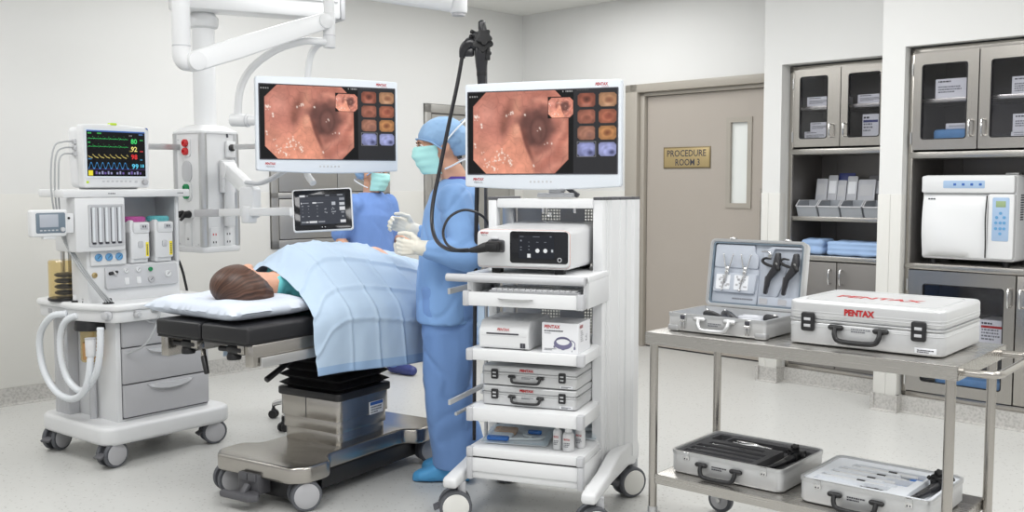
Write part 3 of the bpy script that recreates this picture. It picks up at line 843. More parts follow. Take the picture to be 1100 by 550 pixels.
ot = thing('operating_table', 'stainless operating table with black split cushions under the draped patient', 'operating table', OR)
def base_poly(k=1.0):
    p = [(-.20, -.52), (.225, -.52), (.285, -.46), (.285, -.35), (.272, -.315), (.215, -.28), (.205, -.25), (.205, .23), (.215, .27), (.272, .30), (.285, .335), (.285, .47), (.225, .53), (-.225, .53), (-.275, .47), (-.275, .335), (-.262, .30), (-.205, .27), (-.195, .23), (-.195, -.25), (-.205, -.28), (-.262, -.315), (-.275, -.35), (-.275, -.46), (-.22, -.515)]
    return p
def rounded(poly, r, n=4):
    out = []; N = len(poly)
    for i in range(N):
        p0, p1, p2 = Vector(poly[i - 1]), Vector(poly[i]), Vector(poly[(i + 1) % N])
        a = (p0 - p1); c = (p2 - p1); q = min(r, a.length * .45, c.length * .45)
        a = p1 + a.normalized() * q; c = p1 + c.normalized() * q
        for k in range(n + 1):
            t = k / n; out.append(tuple(a * (1 - t) ** 2 + p1 * 2 * t * (1 - t) + c * t * t))
    return out
MB().prism(rounded(base_poly(), .03), .125, .20, 'xy', .014, 4).build('base_plate', 'steel', ot)
mb = MB(); mb.bx(-.15, .18, -.46, .50, .035, .127, .01); mb.bx(.18, .205, -.30, .34, .05, .126, .006)
mb.build('base_underframe', 'black', ot)
mb = MB(); mb.bx(-.07, .055, -.535, -.46, .055, .145, .006); mb.bx(-.055, -.005, -.545, -.53, .115, .15, .003); mb.bx(.0, .045, -.545, -.53, .115, .15, .003)
pb = mb.build('pedal_box', 'dgrey', ot)
mb = MB(); mb.prism(rounded([(-.11, -.61), (.06, -.61), (.10, -.575), (.06, -.53), (-.03, -.53), (-.06, -.575), (-.11, -.575)], .012), .045, .075, 'xy', .01); mb.bar((0, -.54, .10), (0, -.58, .06), .03, .02, .004)
mb.build('foot_pedal', 'dgrey', pb)
for x, y, f in ((.225, -.43, -33), (-.235, -.43, -22), (.225, .45, -28), (-.235, .45, -28)): caster(ot, x, y, .068, f, .028, .034, .13, 'mgrey', 'dgrey', False)
# telescopic column, collar, bellows
cxm, cym = -.005, .02
def tier(k, z0, z1): return MB().prism(rrect(.345 + k, .335 + k, .028, 5, cxm, cym), z0, z1, 'xy', .002)
for k, a, b in ((.0, .198, .262), (.014, .258, .318), (.028, .314, .412)): tier(k, a, b).build('column_sleeve', 'steel', ot)
MB().bx(-.021, -.019, -.1635, -.155, .316, .410).build('sleeve_seam', 'ink', ot)
MB().prism(rrect(.395, .385, .03, 5, cxm, cym), .41, .447, 'xy', .008).build('column_collar', 'black', ot)
mb = MB(); loops = []
nf = 5; zb, zt = .445, .645
for k in range(nf * 2 + 1):
    z = zb + (zt - zb) * k / (nf * 2); q = .385 if k % 2 == 1 else .315
    loops.append([(p[0], p[1], z) for p in rrect(q, q - .01, .02, 4, cxm, cym)])
mb.rings(loops); mb.build('bellows', 'rubber', ot, 25)
o = MB().bx(.0, .10, 0, .003, .055, .115, .001).use('label').build('rating_label', 'label', ot); 
o.matrix_local = Matrix.Translation((.1842, .05, .255)) @ Euler((0, 0, R(90))).to_matrix().to_4x4()
o = MB().bx(.004, .096, -.0008, .0004, .098, .113).build('label_band', 'blueink', o)
fineprint(o, (.008, .085), .08, 3, .012, 'greyink', seed=21)
# frame under the top
mb = MB()
mb.bx(-.17, .17, -.16, .30, .64, .70, .01)
for s in (-1, 1):
    xs = .252 * s + .02
    mb.bx(xs - .022, xs + .022, -.775, .83, .675, .764, .005)
mb.bx(-.20, .24, -.22, -.17, .69, .76, .005); mb.bx(-.20, .24, .5, .55, .69, .76, .005); mb.bx(-.20, .24, .80, .83, .69, .76, .005)
mb.build('top_frame', 'steel', ot)
for s in (-1, 1):
    xs = .252 * s + .02 + s * .036
    mb = MB(); mb.bx(xs - .006, xs + .006, -.745, .82, .672, .712, .002)
    for yy in (-.70, -.55, -.1, .4, .75): mb.bx(min(xs, xs - s * .015), max(xs, xs - s * .015), yy - .02, yy + .02, .68, .704)
    mb.build('accessory_rail', 'rail', ot)
for x0, x1, y0, y1 in ((-.255, .017, -.80, -.16), (.025, .297, -.80, -.16), (-.255, .297, -.15, .84)):
    MB().bx(x0, x1, y0, y1, .766, .836, .013, 3).build('cushion', 'vinyl', ot)
for x0 in (-.255, .025): MB().bx(x0 + .006, x0 + .266, -.795, -.17, .7605, .7675, .002).build('cushion_board', 'black', ot)
# leg-section clamps at the near end
for xs, lean in ((-.14, 1), (.135, 0)):
    mb = MB().use('black'); mb.cyl((xs, -.745, .735), (xs + .085, -.745, .735), .022, seg=16, bev=.004); mb.cyl((xs - .05, -.755, .733), (xs, -.75, .733), .011, seg=12)
    mb.lathe([(.028, 0), (.03, .012), (.024, .03), (.012, .038)], (xs + .01, -.735, .69), (0, 0, 1), 16)
    mb.use('steel'); mb.bx(xs + .06, xs + .10, -.765, -.725, .72, .76, .004)
    mb.build('section_clamp', None, ot)
mb = MB().use('steel'); mb.cyl((-.02, -.75, .715), (.0, -.765, .69), .01, seg=10)
mb.use('black'); mb.cyl((-.002, -.765, .695), (.028, -.775, .625), .0125, .011, 14, .004)
mb.build('clamp_lever', None, ot)
mb = MB().use('chrome'); mb.cyl((.0, -.17, .652), (.0, -.27, .603), .008, seg=10)
mb.use('black'); mb.cyl((.0, -.255, .609), (.0, -.425, .537), .0125, .014, 14, .004); mb.build('tilt_lever', None, ot)

# ------------------------------------------------------------------ pillow
def pillow(w, d, zc, tt, tb, dent):
    n = 40; V = []; F = []
    def sh(a): return max(0.0, 1 - abs(a) ** 5) ** .5
    for side in (1, -1):
        for j in range(n + 1):
            for i in range(n + 1):
                u = -1 + 2 * i / n; v = -1 + 2 * j / n
                pin = 1 - .06 * (1 - u * u) * v * v - 0
                x = u * w / 2 * (1 - .05 * (1 - v * v)); y = v * d / 2 * (1 - .07 * (1 - u * u))
                t = sh(u) * sh(v)
                z = zc + (tt * t if side > 0 else -tb * t)
                if side > 0:
                    z += dent((x, y)) * t + .010 * t * noise.noise(Vector((x * 9, y * 9, 1.3))) + .006 * noise.noise(Vector((x * 30, y * 12, 4))) * (1 - t * .7)
                V.append((x, y, z))
    N = (n + 1) ** 2
    for j in range(n):
        for i in range(n):
            a = j * (n + 1) + i
            F.append([a, a + 1, a + n + 2, a + n + 1]); F.append([N + a, N + a + n + 1, N + a + n + 2, N + a + 1])
    b = bmesh.new()
    vs = [b.verts.new(p) for p in V]
    for f in F: b.faces.new([vs[i] for i in f])
    bmesh.ops.remove_doubles(b, verts=list(b.verts), dist=0.0008)
    m = MB(); m.bm(b); return m
pw = pillow(.60, .46, .878, .050, .040, lambda p: -.022 * math.exp(-((p[0] - .03) ** 2 + (p[1] + .02) ** 2) / .018))
o = pw.build('pillow', 'pillow', None, 180); place(o, OR, (-.060, -.560, 0), -4)
tag(o, 'white pillow under the patient, on the black table cushions', 'pillow')

# ------------------------------------------------------------------ patient lying on the side, facing away
pt = thing('person', 'patient with long brown hair lying on the side under the pale blue drape', 'person', OR)
mb = MB()
mb.sph((.0, -.575, .972), (.098, .112, .079), 24)
mb.sph((-.045, -.515, .972), (.066, .085, .062), 20)                     # face
mb.sph((-.075, -.465, .968), (.036, .038, .038), 16)                     # jaw and chin
mb.capsule((-.100, -.55, .972), (-.128, -.508, .972), .011, .014, 10)    # nose
mb.sph((-.112, -.48, .968), (.012, .014, .022), 10)                       # lips
mb.sph((-.094, -.565, .972), (.018, .016, .052), 12)                      # brow ridge
mb.sph((.012, -.53, 1.046), (.022, .03, .012), 12, (0, 0, 20)); mb.sph((.012, -.53, .898), (.022, .03, .012), 12)
mb.limb([(.0, -.50, .965), (.015, -.40, .958), (.015, -.30, .965)], [.056, .054, .066])
mb.limb([(.01, -.25, 1.022), (.0, -.20, .98), (.0, .02, .962), (.0, .20, .962), (.0, .30, .966)], [.058, .122, .115, .110, .116])
mb.limb([(.02, -.25, .905), (.0, -.12, .93)], [.06, .09])
mb.limb([(.0, .30, 1.00), (-.13, .58, .955), (.06, .78, .925)], [.088, .060, .040]); mb.limb([(.0, .30, .93), (-.11, .60, .90), (.09, .76, .88)], [.088, .058, .040])
for z in (.925, .878): mb.limb([(.075, .78, z), (-.03, .80, z)], [.034, .024])
mb.limb([(.0, -.235, 1.03), (-.12, -.02, .99), (-.20, -.20, .925)], [.05, .042, .03]); mb.limb([(-.02, -.235, .91), (-.16, -.10, .88), (-.19, -.28, .88)], [.05, .042, .03])
def hand(mb, wrist, d, side, up, L=.17, k=1.0, curl=0.35, spread=1.0, thumb_in=.6, rk=1.0):
    """palm, four unequal curled fingers and a thumb leaving the side of the palm; d = pointing direction, side = towards the thumb, up = back of the hand"""
    w = Vector(wrist); d = Vector(d).normalized(); s = Vector(side); s = (s - d * s.dot(d)).normalized(); u = Vector(up); u = (u - d * u.dot(d) - s * u.dot(s)).normalized()
    pl = L * .50
    for q, r in ((-.30, .0125), (-.1, .0135), (.1, .014), (.30, .0135)):
        mb.capsule(w + d * (.01 * k) + s * (q * .5 * .075 * k), w + d * pl + s * (q * .078 * k), r * k * rk, r * .92 * k * rk, 10)
    for q, ln, r in ((.345, .42, .0088), (.115, .47, .0092), (-.115, .43, .0088), (-.34, .34, .0076)):
        p = w + d * pl + s * (q * .072 * k); ang = 0; dirv = d + s * (q * .12 * spread); seg = [.46, .30, .24]
        for m_ in range(3):
            ang += curl * (1.0 if m_ else .8)
            dv = dirv * math.cos(ang) - u * math.sin(ang)
            p2 = p + dv.normalized() * (L * ln * seg[m_] * 1.12)
            mb.capsule(p, p2, r * k * rk * (1 - .07 * m_), r * k * rk * (.93 - .07 * m_), 9); p = p2
    p = w + d * (pl * .28) + s * (.026 * k)
    for dv, ln, r0, r1 in ((d * .75 + s * .75 - u * .25, .21, .013, .0105), (d * .9 + s * (.3 - thumb_in * .4) - u * .35, .19, .0105, .0092), (d * .95 - s * thumb_in * .35 - u * .45, .15, .0095, .008)):
        p2 = p + dv.normalized() * (L * ln * 1.1); mb.capsule(p, p2, r0 * k * rk, r1 * k * rk, 10); p = p2
hand(mb, (-.20, -.21, .922), (-.25, -1, -.3), (-1, 0, .2), (.2, 0, 1), .165)
hand(mb, (-.19, -.285, .878), (-.2, -1, .1), (-1, 0, 0), (0, 0, -1), .165)
body = remesh(mb, 'body', 'skin', pt, .0055, 5)
# gown: collar and shoulders showing beside the pillow
mb = MB()
mb.limb([(.018, -.372, .957), (.018, -.30, .960)], [.060, .074]); mb.sph((-.055, -.255, .98), (.080, .075, .080), 18)
mb.limb([(.01, -.25, 1.012), (.0, -.20, .98), (.0, .02, .962), (.0, .22, .962)], [.060, .130, .123, .121])
mb.limb([(.02, -.25, .908), (.0, -.12, .93)], [.066, .097])
mb.limb([(.02, -.30, .955), (.09, -.26, .92), (.08, -.1, .92)], [.07, .062, .07])
remesh(mb, 'gown', 'teal_gown', pt, .007, 4, lambda c: .004 * noise.noise(c * 22) + .002 * noise.noise(c * 50))
# hair: cap of hair swept back from the crown and falling to the pillow behind the neck
mb = MB()
mb.sph((.010, -.583, .970), (.112, .123, .090), 24)
mb.sph((.040, -.575, .955), (.092, .112, .078), 20)
mb.limb([(.065, -.60, .955), (.085, -.555, .945), (.088, -.515, .928), (.080, -.485, .915)], [.06, .055, .045, .030])
mb.limb([(.055, -.58, .985), (.072, -.53, .960), (.080, -.49, .94)], [.062, .048, .03])
mb.limb([(.02, -.60, .925), (.06, -.53, .915), (.07, -.49, .91)], [.05, .035, .02])
hairb = remesh(mb, 'hair', 'hair', pt, .006, 6)
me = hairb.data
# open the face: strands stop at the hairline
b = bmesh.new(); b.from_mesh(me)
kill = [v for v in b.verts if (v.co.x < -.052 and v.co.y > -.66) or (v.co.x < .11 and v.co.y > -.58 and v.co.z > 1.052 - .80 * (v.co.y + .56) - .25 * max(0, v.co.x)) ]
bmesh.ops.delete(b, geom=kill, context='VERTS'); b.to_mesh(me); b.free()
uv = me.uv_layers.new(name='strand')
for lp in me.loops:
    c = me.vertices[lp.vertex_index].co
    uv.data[lp.index].uv = (c.y * 1.6 + c.z * .3, math.atan2(c.x + .05 + (c.y + .6) * .25, c.z - .90) / PI + .02 * noise.noise(c * 20))

# ------------------------------------------------------------------ drape over the patient
def drape():
    ny, ns = 190, 170
    ridge_y = [-.60, -.45, -.36, -.28, -.19, -.05, .1, .23, .42, .6, .8, 1.0]
    ridge_z = [1.000, 1.015, 1.052, 1.114, 1.135, 1.130, 1.116, 1.100, 1.060, 1.015, .985, .97]
    ridge_x = [-.09, -.07, -.04, .0, .005, -.005, -.02, -.02, -.03, -.05, -.06, -.06]
    V = []; 
    for j in range(ny + 1):
        v = j / ny
        for i in range(ns + 1):
            s = i / ns
            # head-side hem runs askew: far side dips behind the neck, near side reaches towards the pillow end
            y0 = np.interp(s, [0, .25, .40, .47, .55, .66, .78, .86, 1], [-.36, -.36, -.375, -.385, -.385, -.415, -.465, -.485, -.475])
            y = y0 + (.85 - y0) * v
            zr = np.interp(y, ridge_y, ridge_z); xr = np.interp(y, ridge_y, ridge_x)
            low = np.interp(y, [-.5, .3, 1.0], [.600, .545, .53])
            # section: far hem, far edge, ridge, near slope, near edge, near hem
            S = [0, .20, .26, .36, .47, .58, .70, .775, .80, .83, 1.0]
            X = [-.345, -.325, -.29, -.20, xr, .12, .235, .305, .327, .334, .343]
            Z = [.60, .80, .86, zr - .09, zr, zr - .052 - .02 * (y < -.3), zr - .052 - (zr - .92) * .62, .868, .838, .80, low]
            x = float(np.interp(s, S, X)); z = float(np.interp(s, S, Z))
            V.append([x, float(y), z])
    A = np.array(V).reshape(ny + 1, ns + 1, 3)
    for _ in range(14):                                           # soften the section's corners
        B = A.copy(); B[:, 1:-1] = A[:, 1:-1] * .5 + (A[:, :-2] + A[:, 2:]) * .25; B[:, 0] = A[:, 0]; A = B
    for _ in range(10):
        B = A.copy(); B[1:-1] = A[1:-1] * .5 + (A[:-2] + A[2:]) * .25; B[0] = A[0]; B[-1] = A[-1]; A = B
    # outward normals
    du = np.gradient(A, axis=1); dv = np.gradient(A, axis=0); N = np.cross(dv, du); N /= np.linalg.norm(N, axis=2, keepdims=True) + 1e-9
    N *= np.sign((N[..., 2:3] * 1.0 + N[..., 0:1] * np.sign(A[..., 0:1]) * 1.0)) 
    arc = np.concatenate([np.zeros((ny + 1, 1)), np.cumsum(np.linalg.norm(np.diff(A, axis=1), axis=2), axis=1)], axis=1)
    for j in range(ny + 1):
        hang = 0
        for i in range(ns + 1):
            p = Vector(A[j, i]); s = i / ns
            h = max(0, (.86 - p.z) / .3)
            d = .007 * noise.noise(Vector((p.x * 5, p.y * 6, p.z * 5))) + .003 * noise.noise(Vector((p.x * 16, p.y * 15, p.z * 13)))
            d += h * (.012 * math.sin(p.y * 9.5 + 1.0) + .007 * noise.noise(Vector((p.y * 8, 3, p.z * 2))))
            yy = p.y - .05 * (s - .5)
            for f in (-.26, -.09, .08, .25, .42, .60):                  # sharp fold lines left from the pack
                d += .0085 * math.exp(-abs(yy - f) / .008) - .005 * math.exp(-abs(yy - f - .02) / .02)
            for f in (.30, .47, .66, .84, 1.01, 1.17):
                d += .008 * math.exp(-abs(arc[j, i] - f) / .008) - .004 * math.exp(-abs(arc[j, i] - f - .02) / .02)
            A[j, i] = A[j, i] + N[j, i] * (d + .006)
    mb = MB(); n = ns + 1
    Vt = A.reshape(-1, 3).tolist(); top = len(Vt)
    und = (A - N * .0012).reshape(-1, 3).tolist()
    F = []; F2 = []
    for j in range(ny):
        for i in range(ns):
            q = [j * n + i, j * n + i + 1, (j + 1) * n + i + 1, (j + 1) * n + i]
            (F2 if (i >= ns - 5) else F).append(q)
            F.append([top + k for k in q[::-1]])
    rim = [(0, i) for i in range(ns + 1)] + [(j, ns) for j in range(1, ny + 1)] + [(ny, i) for i in range(ns - 1, -1, -1)] + [(j, 0) for j in range(ny - 1, 0, -1)]
    for a, c in zip(rim, rim[1:] + rim[:1]):
        F.append([a[0] * n + a[1], top + a[0] * n + a[1], top + c[0] * n + c[1], c[0] * n + c[1]])
    mb.use('drape'); mb.v = [Vector(p) for p in Vt + und]
    mb.f = F; mb.mi = [0] * len(F)
    mb.use('drape_hem'); mb.f += F2; mb.mi += [1] * len(F2)
    return mb
M['drape_hem'] = mat('blue drape hem', rgb(150, 178, 210), 0.75, vary=0.03, scale=9, bump=0.12, bscale=220)
o = drape().build('surgical_drape', None, None, 180, fix=False); place(o, OR)
tag(o, 'pale blue creased surgical drape spread over the lying patient', 'drape')

# ------------------------------------------------------------------ stool behind the column
so = thing('stool', 'wheeled stool with chrome star base behind the operating table column', 'stool', W0, (-1.135, 5.80, 0), 12)
for k in range(5):
    a = R(154 + 72 * k); c, s_ = math.cos(a), math.sin(a)
    MB().tube([(.02 * c, .02 * s_, .125), (.15 * c, .15 * s_, .118), (.27 * c, .27 * s_, .095), (.30 * c, .30 * s_, .082)], [.022, .02, .016, .014], 12, 4).build('leg', 'chrome', so)
    mb = MB().use('black'); mb.cyl((.30 * c, .30 * s_, .045), (.30 * c, .30 * s_, .085), .009, seg=10)
    for q in (-1, 1):
        ax = Vector((-s_, c, 0)); mb.cyl(Vector((.30 * c, .30 * s_, .0255)) + ax * (.004 * q), Vector((.30 * c, .30 * s_, .0255)) + ax * (.024 * q), .0255, seg=18, bev=.004)
    mb.capsule((.30 * c, .30 * s_, .03), (.30 * c, .30 * s_, .05), .014, .014); mb.build('caster', None, so)
mb = MB(); mb.cyl((0, 0, .09), (0, 0, .16), .034, seg=18, bev=.006); mb.cyl((0, 0, .15), (0, 0, .46), .02, seg=16); mb.build('gas_column', 'chrome', so)
MB().lathe([(.01, 0), (.15, 0), (.17, .02), (.172, .05), (.16, .068), (.01, .075)], (0, 0, .455), (0, 0, 1), 32).build('seat', 'vinyl', so)

# ================================================================== ANAESTHESIA MACHINE
am = thing('anaesthesia_machine', 'white anaesthesia machine with three grey drawers, at the left of the room', 'medical machine', AN)
MB().prism(rounded([(-.36, -.33), (.385, -.33), (.385, .33), (-.36, .33)], .09, 6), .112, .205, 'xy', .022, 4).build('base', 'white', am)
MB().bx(-.1, .12, -.12, .12, .05, .115, .005).build('base_weight', 'lgrey', am)
for x, y, f in ((-.293, -.267, -72), (-.293, .267, -60), (.293, -.267, -95), (.293, .267, -95)): caster(am, x, y, .066, f - 12, .024, .036, .12, 'mgrey', 'dgrey')
# cabinet body and drawers
MB().bx(-.24, .292, -.236, .28, .20, .735, .008).build('cabinet', 'white', am)
zs = ((.224, .388), (.394, .574), (.580, .722))
for z0, z1 in zs:
    d = MB().bx(-.212, .284, -.256, -.234, z0, z1, .006).build('drawer', 'mgrey', am)
    n = 14; lo = []
    for k in range(n + 1):                               # scooped grip along the drawer's upper edge
        u = k / n; x = -.085 + .27 * u; w = math.sin(PI * u) ** .55
        zt = z1 - .012; zb = zt - .006 - .032 * w; yo = -.256 - .020 * w - .001
        lo.append([(x, -.254, zt), (x, yo, zt - .002), (x, yo - .002, zb + .008), (x, -.254, zb)])
    MB().rings(lo).build('drawer_pull', 'lgrey', d, 50)
MB().bx(-.214, .286, -.238, -.232, .215, .73, .001).build('drawer_gap', 'dgrey', am)
# rear left mast beside the cabinet
mb = MB()
for x, y in ((-.285, .16), (-.285, .23)): mb.cyl((x, y, .20), (x, y, .73), .018, seg=16)
mb.bx(-.30, -.24, .12, .26, .20, .73, .006)
mb.build('rear_mast', 'lgrey', am)
# worktop
wp = rounded([(-.365, .31), (-.365, -.08), (-.285, -.325), (.335, -.325), (.335, .33), (-.30, .34)], .05, 5)
MB().prism(wp, .772, .806, 'xy', .012, 3).build('worktop', 'white_enamel', am)
wp2 = rounded([(-.352, .30), (-.352, -.075), (-.275, -.312), (.322, -.312), (.322, .32), (-.29, .33)], .045, 5)
mb = MB().prism(wp2, .715, .775, 'xy', .008)
mb.build('worktop_skirt', 'white', am)
mb = MB(); mb.lathe([(.028, 0), (.028, .012), (.02, .02), (.019, .034), (.012, .037)], (-.262, -.335, .752) if False else (-.285, -.26, .752), (-.95, -.31, 0), 20); mb.build('apl_dial', 'lgrey', am)
mb = MB(); mb.lathe([(.017, 0), (.017, .02), (.011, .026), (.011, .034)], (-.17, -.312, .752), (0, -1, 0), 18); mb.bx(-.185, -.155, -.337, -.315, .762, .772, .003); mb.build('oxygen_valve', 'lgrey', am)
mb = MB(); mb.prism(rrect(.06, .028, .012, 4, -.06, .765), -.322, -.305, 'xz', .003); mb.build('latch', 'alu', am)
mb = MB().use('mgrey'); mb.bx(-.354, -.351, .16, .20, .735, .76, .002); mb.build('port_plate', None, am)
# upper column
mb = MB()
mb.bx(-.33, -.12, -.15, .00, .80, 1.075, .006); mb.bx(-.13, .190, -.15, .22, .80, .988, .006)
mb.bx(.176, .192, -.15, .22, .985, 1.335, .003); mb.bx(-.145, .19, .12, .22, .985, 1.335, .003)
mb.build('column', 'white', am)
mb = MB(); mb.bx(-.14, .178, .03, .125, .985, 1.333); mb.bx(.170, .1765, -.145, .06, .99, 1.33); mb.bx(-.14, .176, -.14, .04, .984, .992, .001)
mb.build('vaporizer_bay', 'lgrey', am)
fb = MB(); fb.bx(-.41, -.145, -.20, .00, 1.065, 1.332, .010); fb = fb.build('flowmeter_block', 'white', am)
mb = MB(); mb.ring(rrect(.185, .205, .006, 3, -.25, 1.194), rrect(.165, .185, .004, 3, -.25, 1.194), -.207, -.198); mb.build('window_rim', 'lgrey', fb)
MB().bx(-.334, -.166, -.2035, -.198, 1.10, 1.288).build('tube_panel', 'lgrey', fb)
for k in range(5):
    xx = -.318 + k * .034
    mb = MB().use('tube'); mb.cyl((xx, -.2045, 1.108), (xx, -.2045, 1.283), .0065, seg=12); mb.use('ink'); mb.bx(xx - .012, xx - .0095, -.2055, -.2035, 1.11, 1.28); mb.bx(xx - .008, xx + .008, -.212, -.200, 1.102, 1.112, .001)
    mb.build('flow_tube', None, fb)
MB().bx(-.315, -.125, -.165, -.145, .992, 1.066, .004).build('gauge_strip', 'white', am)
def dial(parent, x, z, r, y, ring, needle=True, name='gauge'):
    mb = MB().use(ring); mb.lathe([(r, 0), (r, .008), (r * .82, .010), (r * .8, .007)], (x, y, z), (0, -1, 0), 22)
    mb.use('label'); mb.lathe([(r * .8, .0062), (.0001, .0063)], (x, y, z), (0, -1, 0), 22)
    if needle: mb.use('ink'); mb.bar((x - r * .3, y - .0072, z - r * .3), (x + r * .5, y - .0072, z + r * .45), .001, r * .14)
    return mb.build(name, None, parent)
for x in (-.277, -.222, -.167): dial(am, x, 1.033, .019, -.164, 'gaugeblue')
# slanted control panel
mx = Matrix.Translation((0, -.1525, .925)) @ Matrix.Rotation(R(-7), 4, 'X')
mb = MB(); mb.prism(rrect(.41, .112, .012, 4, -.035, 0), -.012, .012, 'xz', .004)
cp = mb.build('control_panel', 'lgrey', am); cp.matrix_local = mx
for x, z, r, c in ((-.128, .032, .0135, 'white'), (-.061, .032, .0135, 'white'), (.009, .030, .011, 'green'), (.009, -.022, .018, 'mgrey'), (.108, .0, .017, 'white')): dial(cp, x, z, r, -.012, c)
for x in (-.128, -.062): 
    mb = MB(); mb.prism(rrect(.024, .036, .005, 3, x, -.022), -.0155, -.011, 'xz', .001); mb.build('switch', 'white', cp)
mb = MB().use('black'); mb.capsule((-.215, -.014, .022), (-.180, -.018, .028), .009, .007); mb.use('alu'); mb.capsule((-.198, -.018, .030), (-.19, -.022, .016), .006, .007); mb.build('pressure_port', None, cp)
mb = MB().use('gold'); mb.lathe([(.014, 0), (.014, .006), (.008, .009), (.006, .004)], (-.292, -.15, .945), (0, -1, 0), 20); mb.build('gas_port', None, am)
# top shelf on posts
ts = rounded([(-.47, -.20), (.232, -.20), (.232, .25), (-.36, .25), (-.36, -.12), (-.47, -.12)], .012, 3)
MB().prism(ts, 1.331, 1.370, 'xy', .006).build('top_shelf', 'white', am)
fineprint(am, (-.235, 1.347), .06, 1, .011, 'greyink', y=-.20, seed=31); fineprint(am, (.155, 1.347), .05, 1, .011, 'greyink', y=-.20, seed=32)
for x, y in ((-.23, .27), (-.19, .27)): MB().cyl((x, y, .80), (x, y, 1.335), .011, seg=14).build('post', 'alu', am)
MB().bx(-.25, -.17, .23, .29, 1.315, 1.335, .004).build('post_bracket', 'lgrey', am)
# bellows canister on the worktop
cn = MB().use('amber'); cn.lathe([(.084, 0), (.084, .185), (.078, .192), (.02, .194)], (-.302, .105, .82), (0, 0, 1), 36); cn = cn.build('canister', None, am)
mb = MB().use('black'); mb.lathe([(.088, 0), (.088, .012), (.08, .016)], (-.302, .105, .806), (0, 0, 1), 30)
for k in range(4): mb.lathe([(.045, 0), (.056, .007), (.056, .013), (.045, .02)], (-.302, .105, .835 + k * .03), (0, 0, 1), 24)
mb.build('bellows', None, cn)
mb = MB().use('white'); mb.cyl((-.325, -.03, .806), (-.325, -.03, .84), .017, .015, 16); mb.use('black'); mb.cyl((-.32, -.03, .806), (-.32, -.03, .816), .028, seg=18)
mb.build('valve', None, am)
mb = MB().use('black'); mb.cyl((-.31, -.10, .806), (-.31, -.10, .85), .021, .017, 18, .003); mb.use('alu'); mb.cyl((-.31, -.10, .822), (-.31, -.10, .829), .0222, seg=18); mb.build('valve', None, am)
mb = MB().use('black'); mb.cyl((-.262, -.22, .806), (-.262, -.22, .832), .02, .016, 18, .003); mb.cyl((-.262, -.22, .806), (-.262, -.22, .811), .027, seg=18); mb.build('valve', None, am)
# absorber hanging under the worktop
mb = MB(); mb.cyl((-.275, -.075, .665), (-.275, -.075, .715), .082, .075, 28, .006); ab = mb.build('absorber_head', 'black', am)
mb = MB(); mb.lathe([(.052, .165), (.054, .16), (.054, .01), (.048, 0), (.01, -.002)], (-.275, -.075, .505), (0, 0, 1), 28); mb.build('absorber_canister', 'amber', ab)
mb = MB(); mb.cyl((-.275, -.075, .515), (-.275, -.075, .60), .044, seg=24); mb.build('soda_lime', 'tan', ab)
mb = MB(); mb.cyl((-.262, -.05, .20), (-.262, -.05, .505), .018, seg=14); mb.build('drain_column', 'lgrey', am)

# corrugated breathing hoses, one loop each
def hose(label, pts, r, ribs=True):
    P = catmull(pts, 14); mb = MB()
    rr = [r * (1 + (.10 if (i // 1) % 2 else -.06)) for i in range(len(P))]
    mb.tube(P, rr, 12); o = mb.build('breathing_hose', 'tube', None, 180); place(o, AN); return tag(o, label, 'hose')
hose('outer white corrugated breathing hose looping from the machine worktop', [(-.356, .005, .748), (-.388, .10, .728), (-.392, .205, .64), (-.39, .225, .53), (-.388, .18, .42), (-.385, .08, .345), (-.38, -.05, .325), (-.378, -.165, .37), (-.37, -.21, .46), (-.36, -.215, .56)], .0165)
hose('inner white corrugated breathing hose beside the amber absorber', [(-.343, -.075, .745), (-.37, -.01, .715), (-.372, .045, .635), (-.37, .05, .52), (-.365, .0, .415), (-.36, -.12, .372), (-.352, -.235, .46), (-.345, -.272, .57), (-.335, -.268, .70)], .0165)
o = thing('hose_connector', 'white connector where the breathing hoses join under the worktop', 'connector', AN, (-.358, -.213, .555))
MB().cyl((0, 0, 0), (0, 0, .085), .024, .026, 20, .003).build('sleeve', 'white', o); MB().cyl((0, 0, .085), (0, 0, .09), .0275, seg=20).build('collar', 'lgrey', o)
o = MB().tube([(-.06, -.322, .806), (-.055, -.334, .76), (-.07, -.338, .70), (-.13, -.33, .60), (-.20, -.27, .55)], .006, 8, 8).build('sampling_line', 'cable', None); place(o, AN); tag(o, 'thin grey line hanging over the front edge of the machine worktop', 'cable')

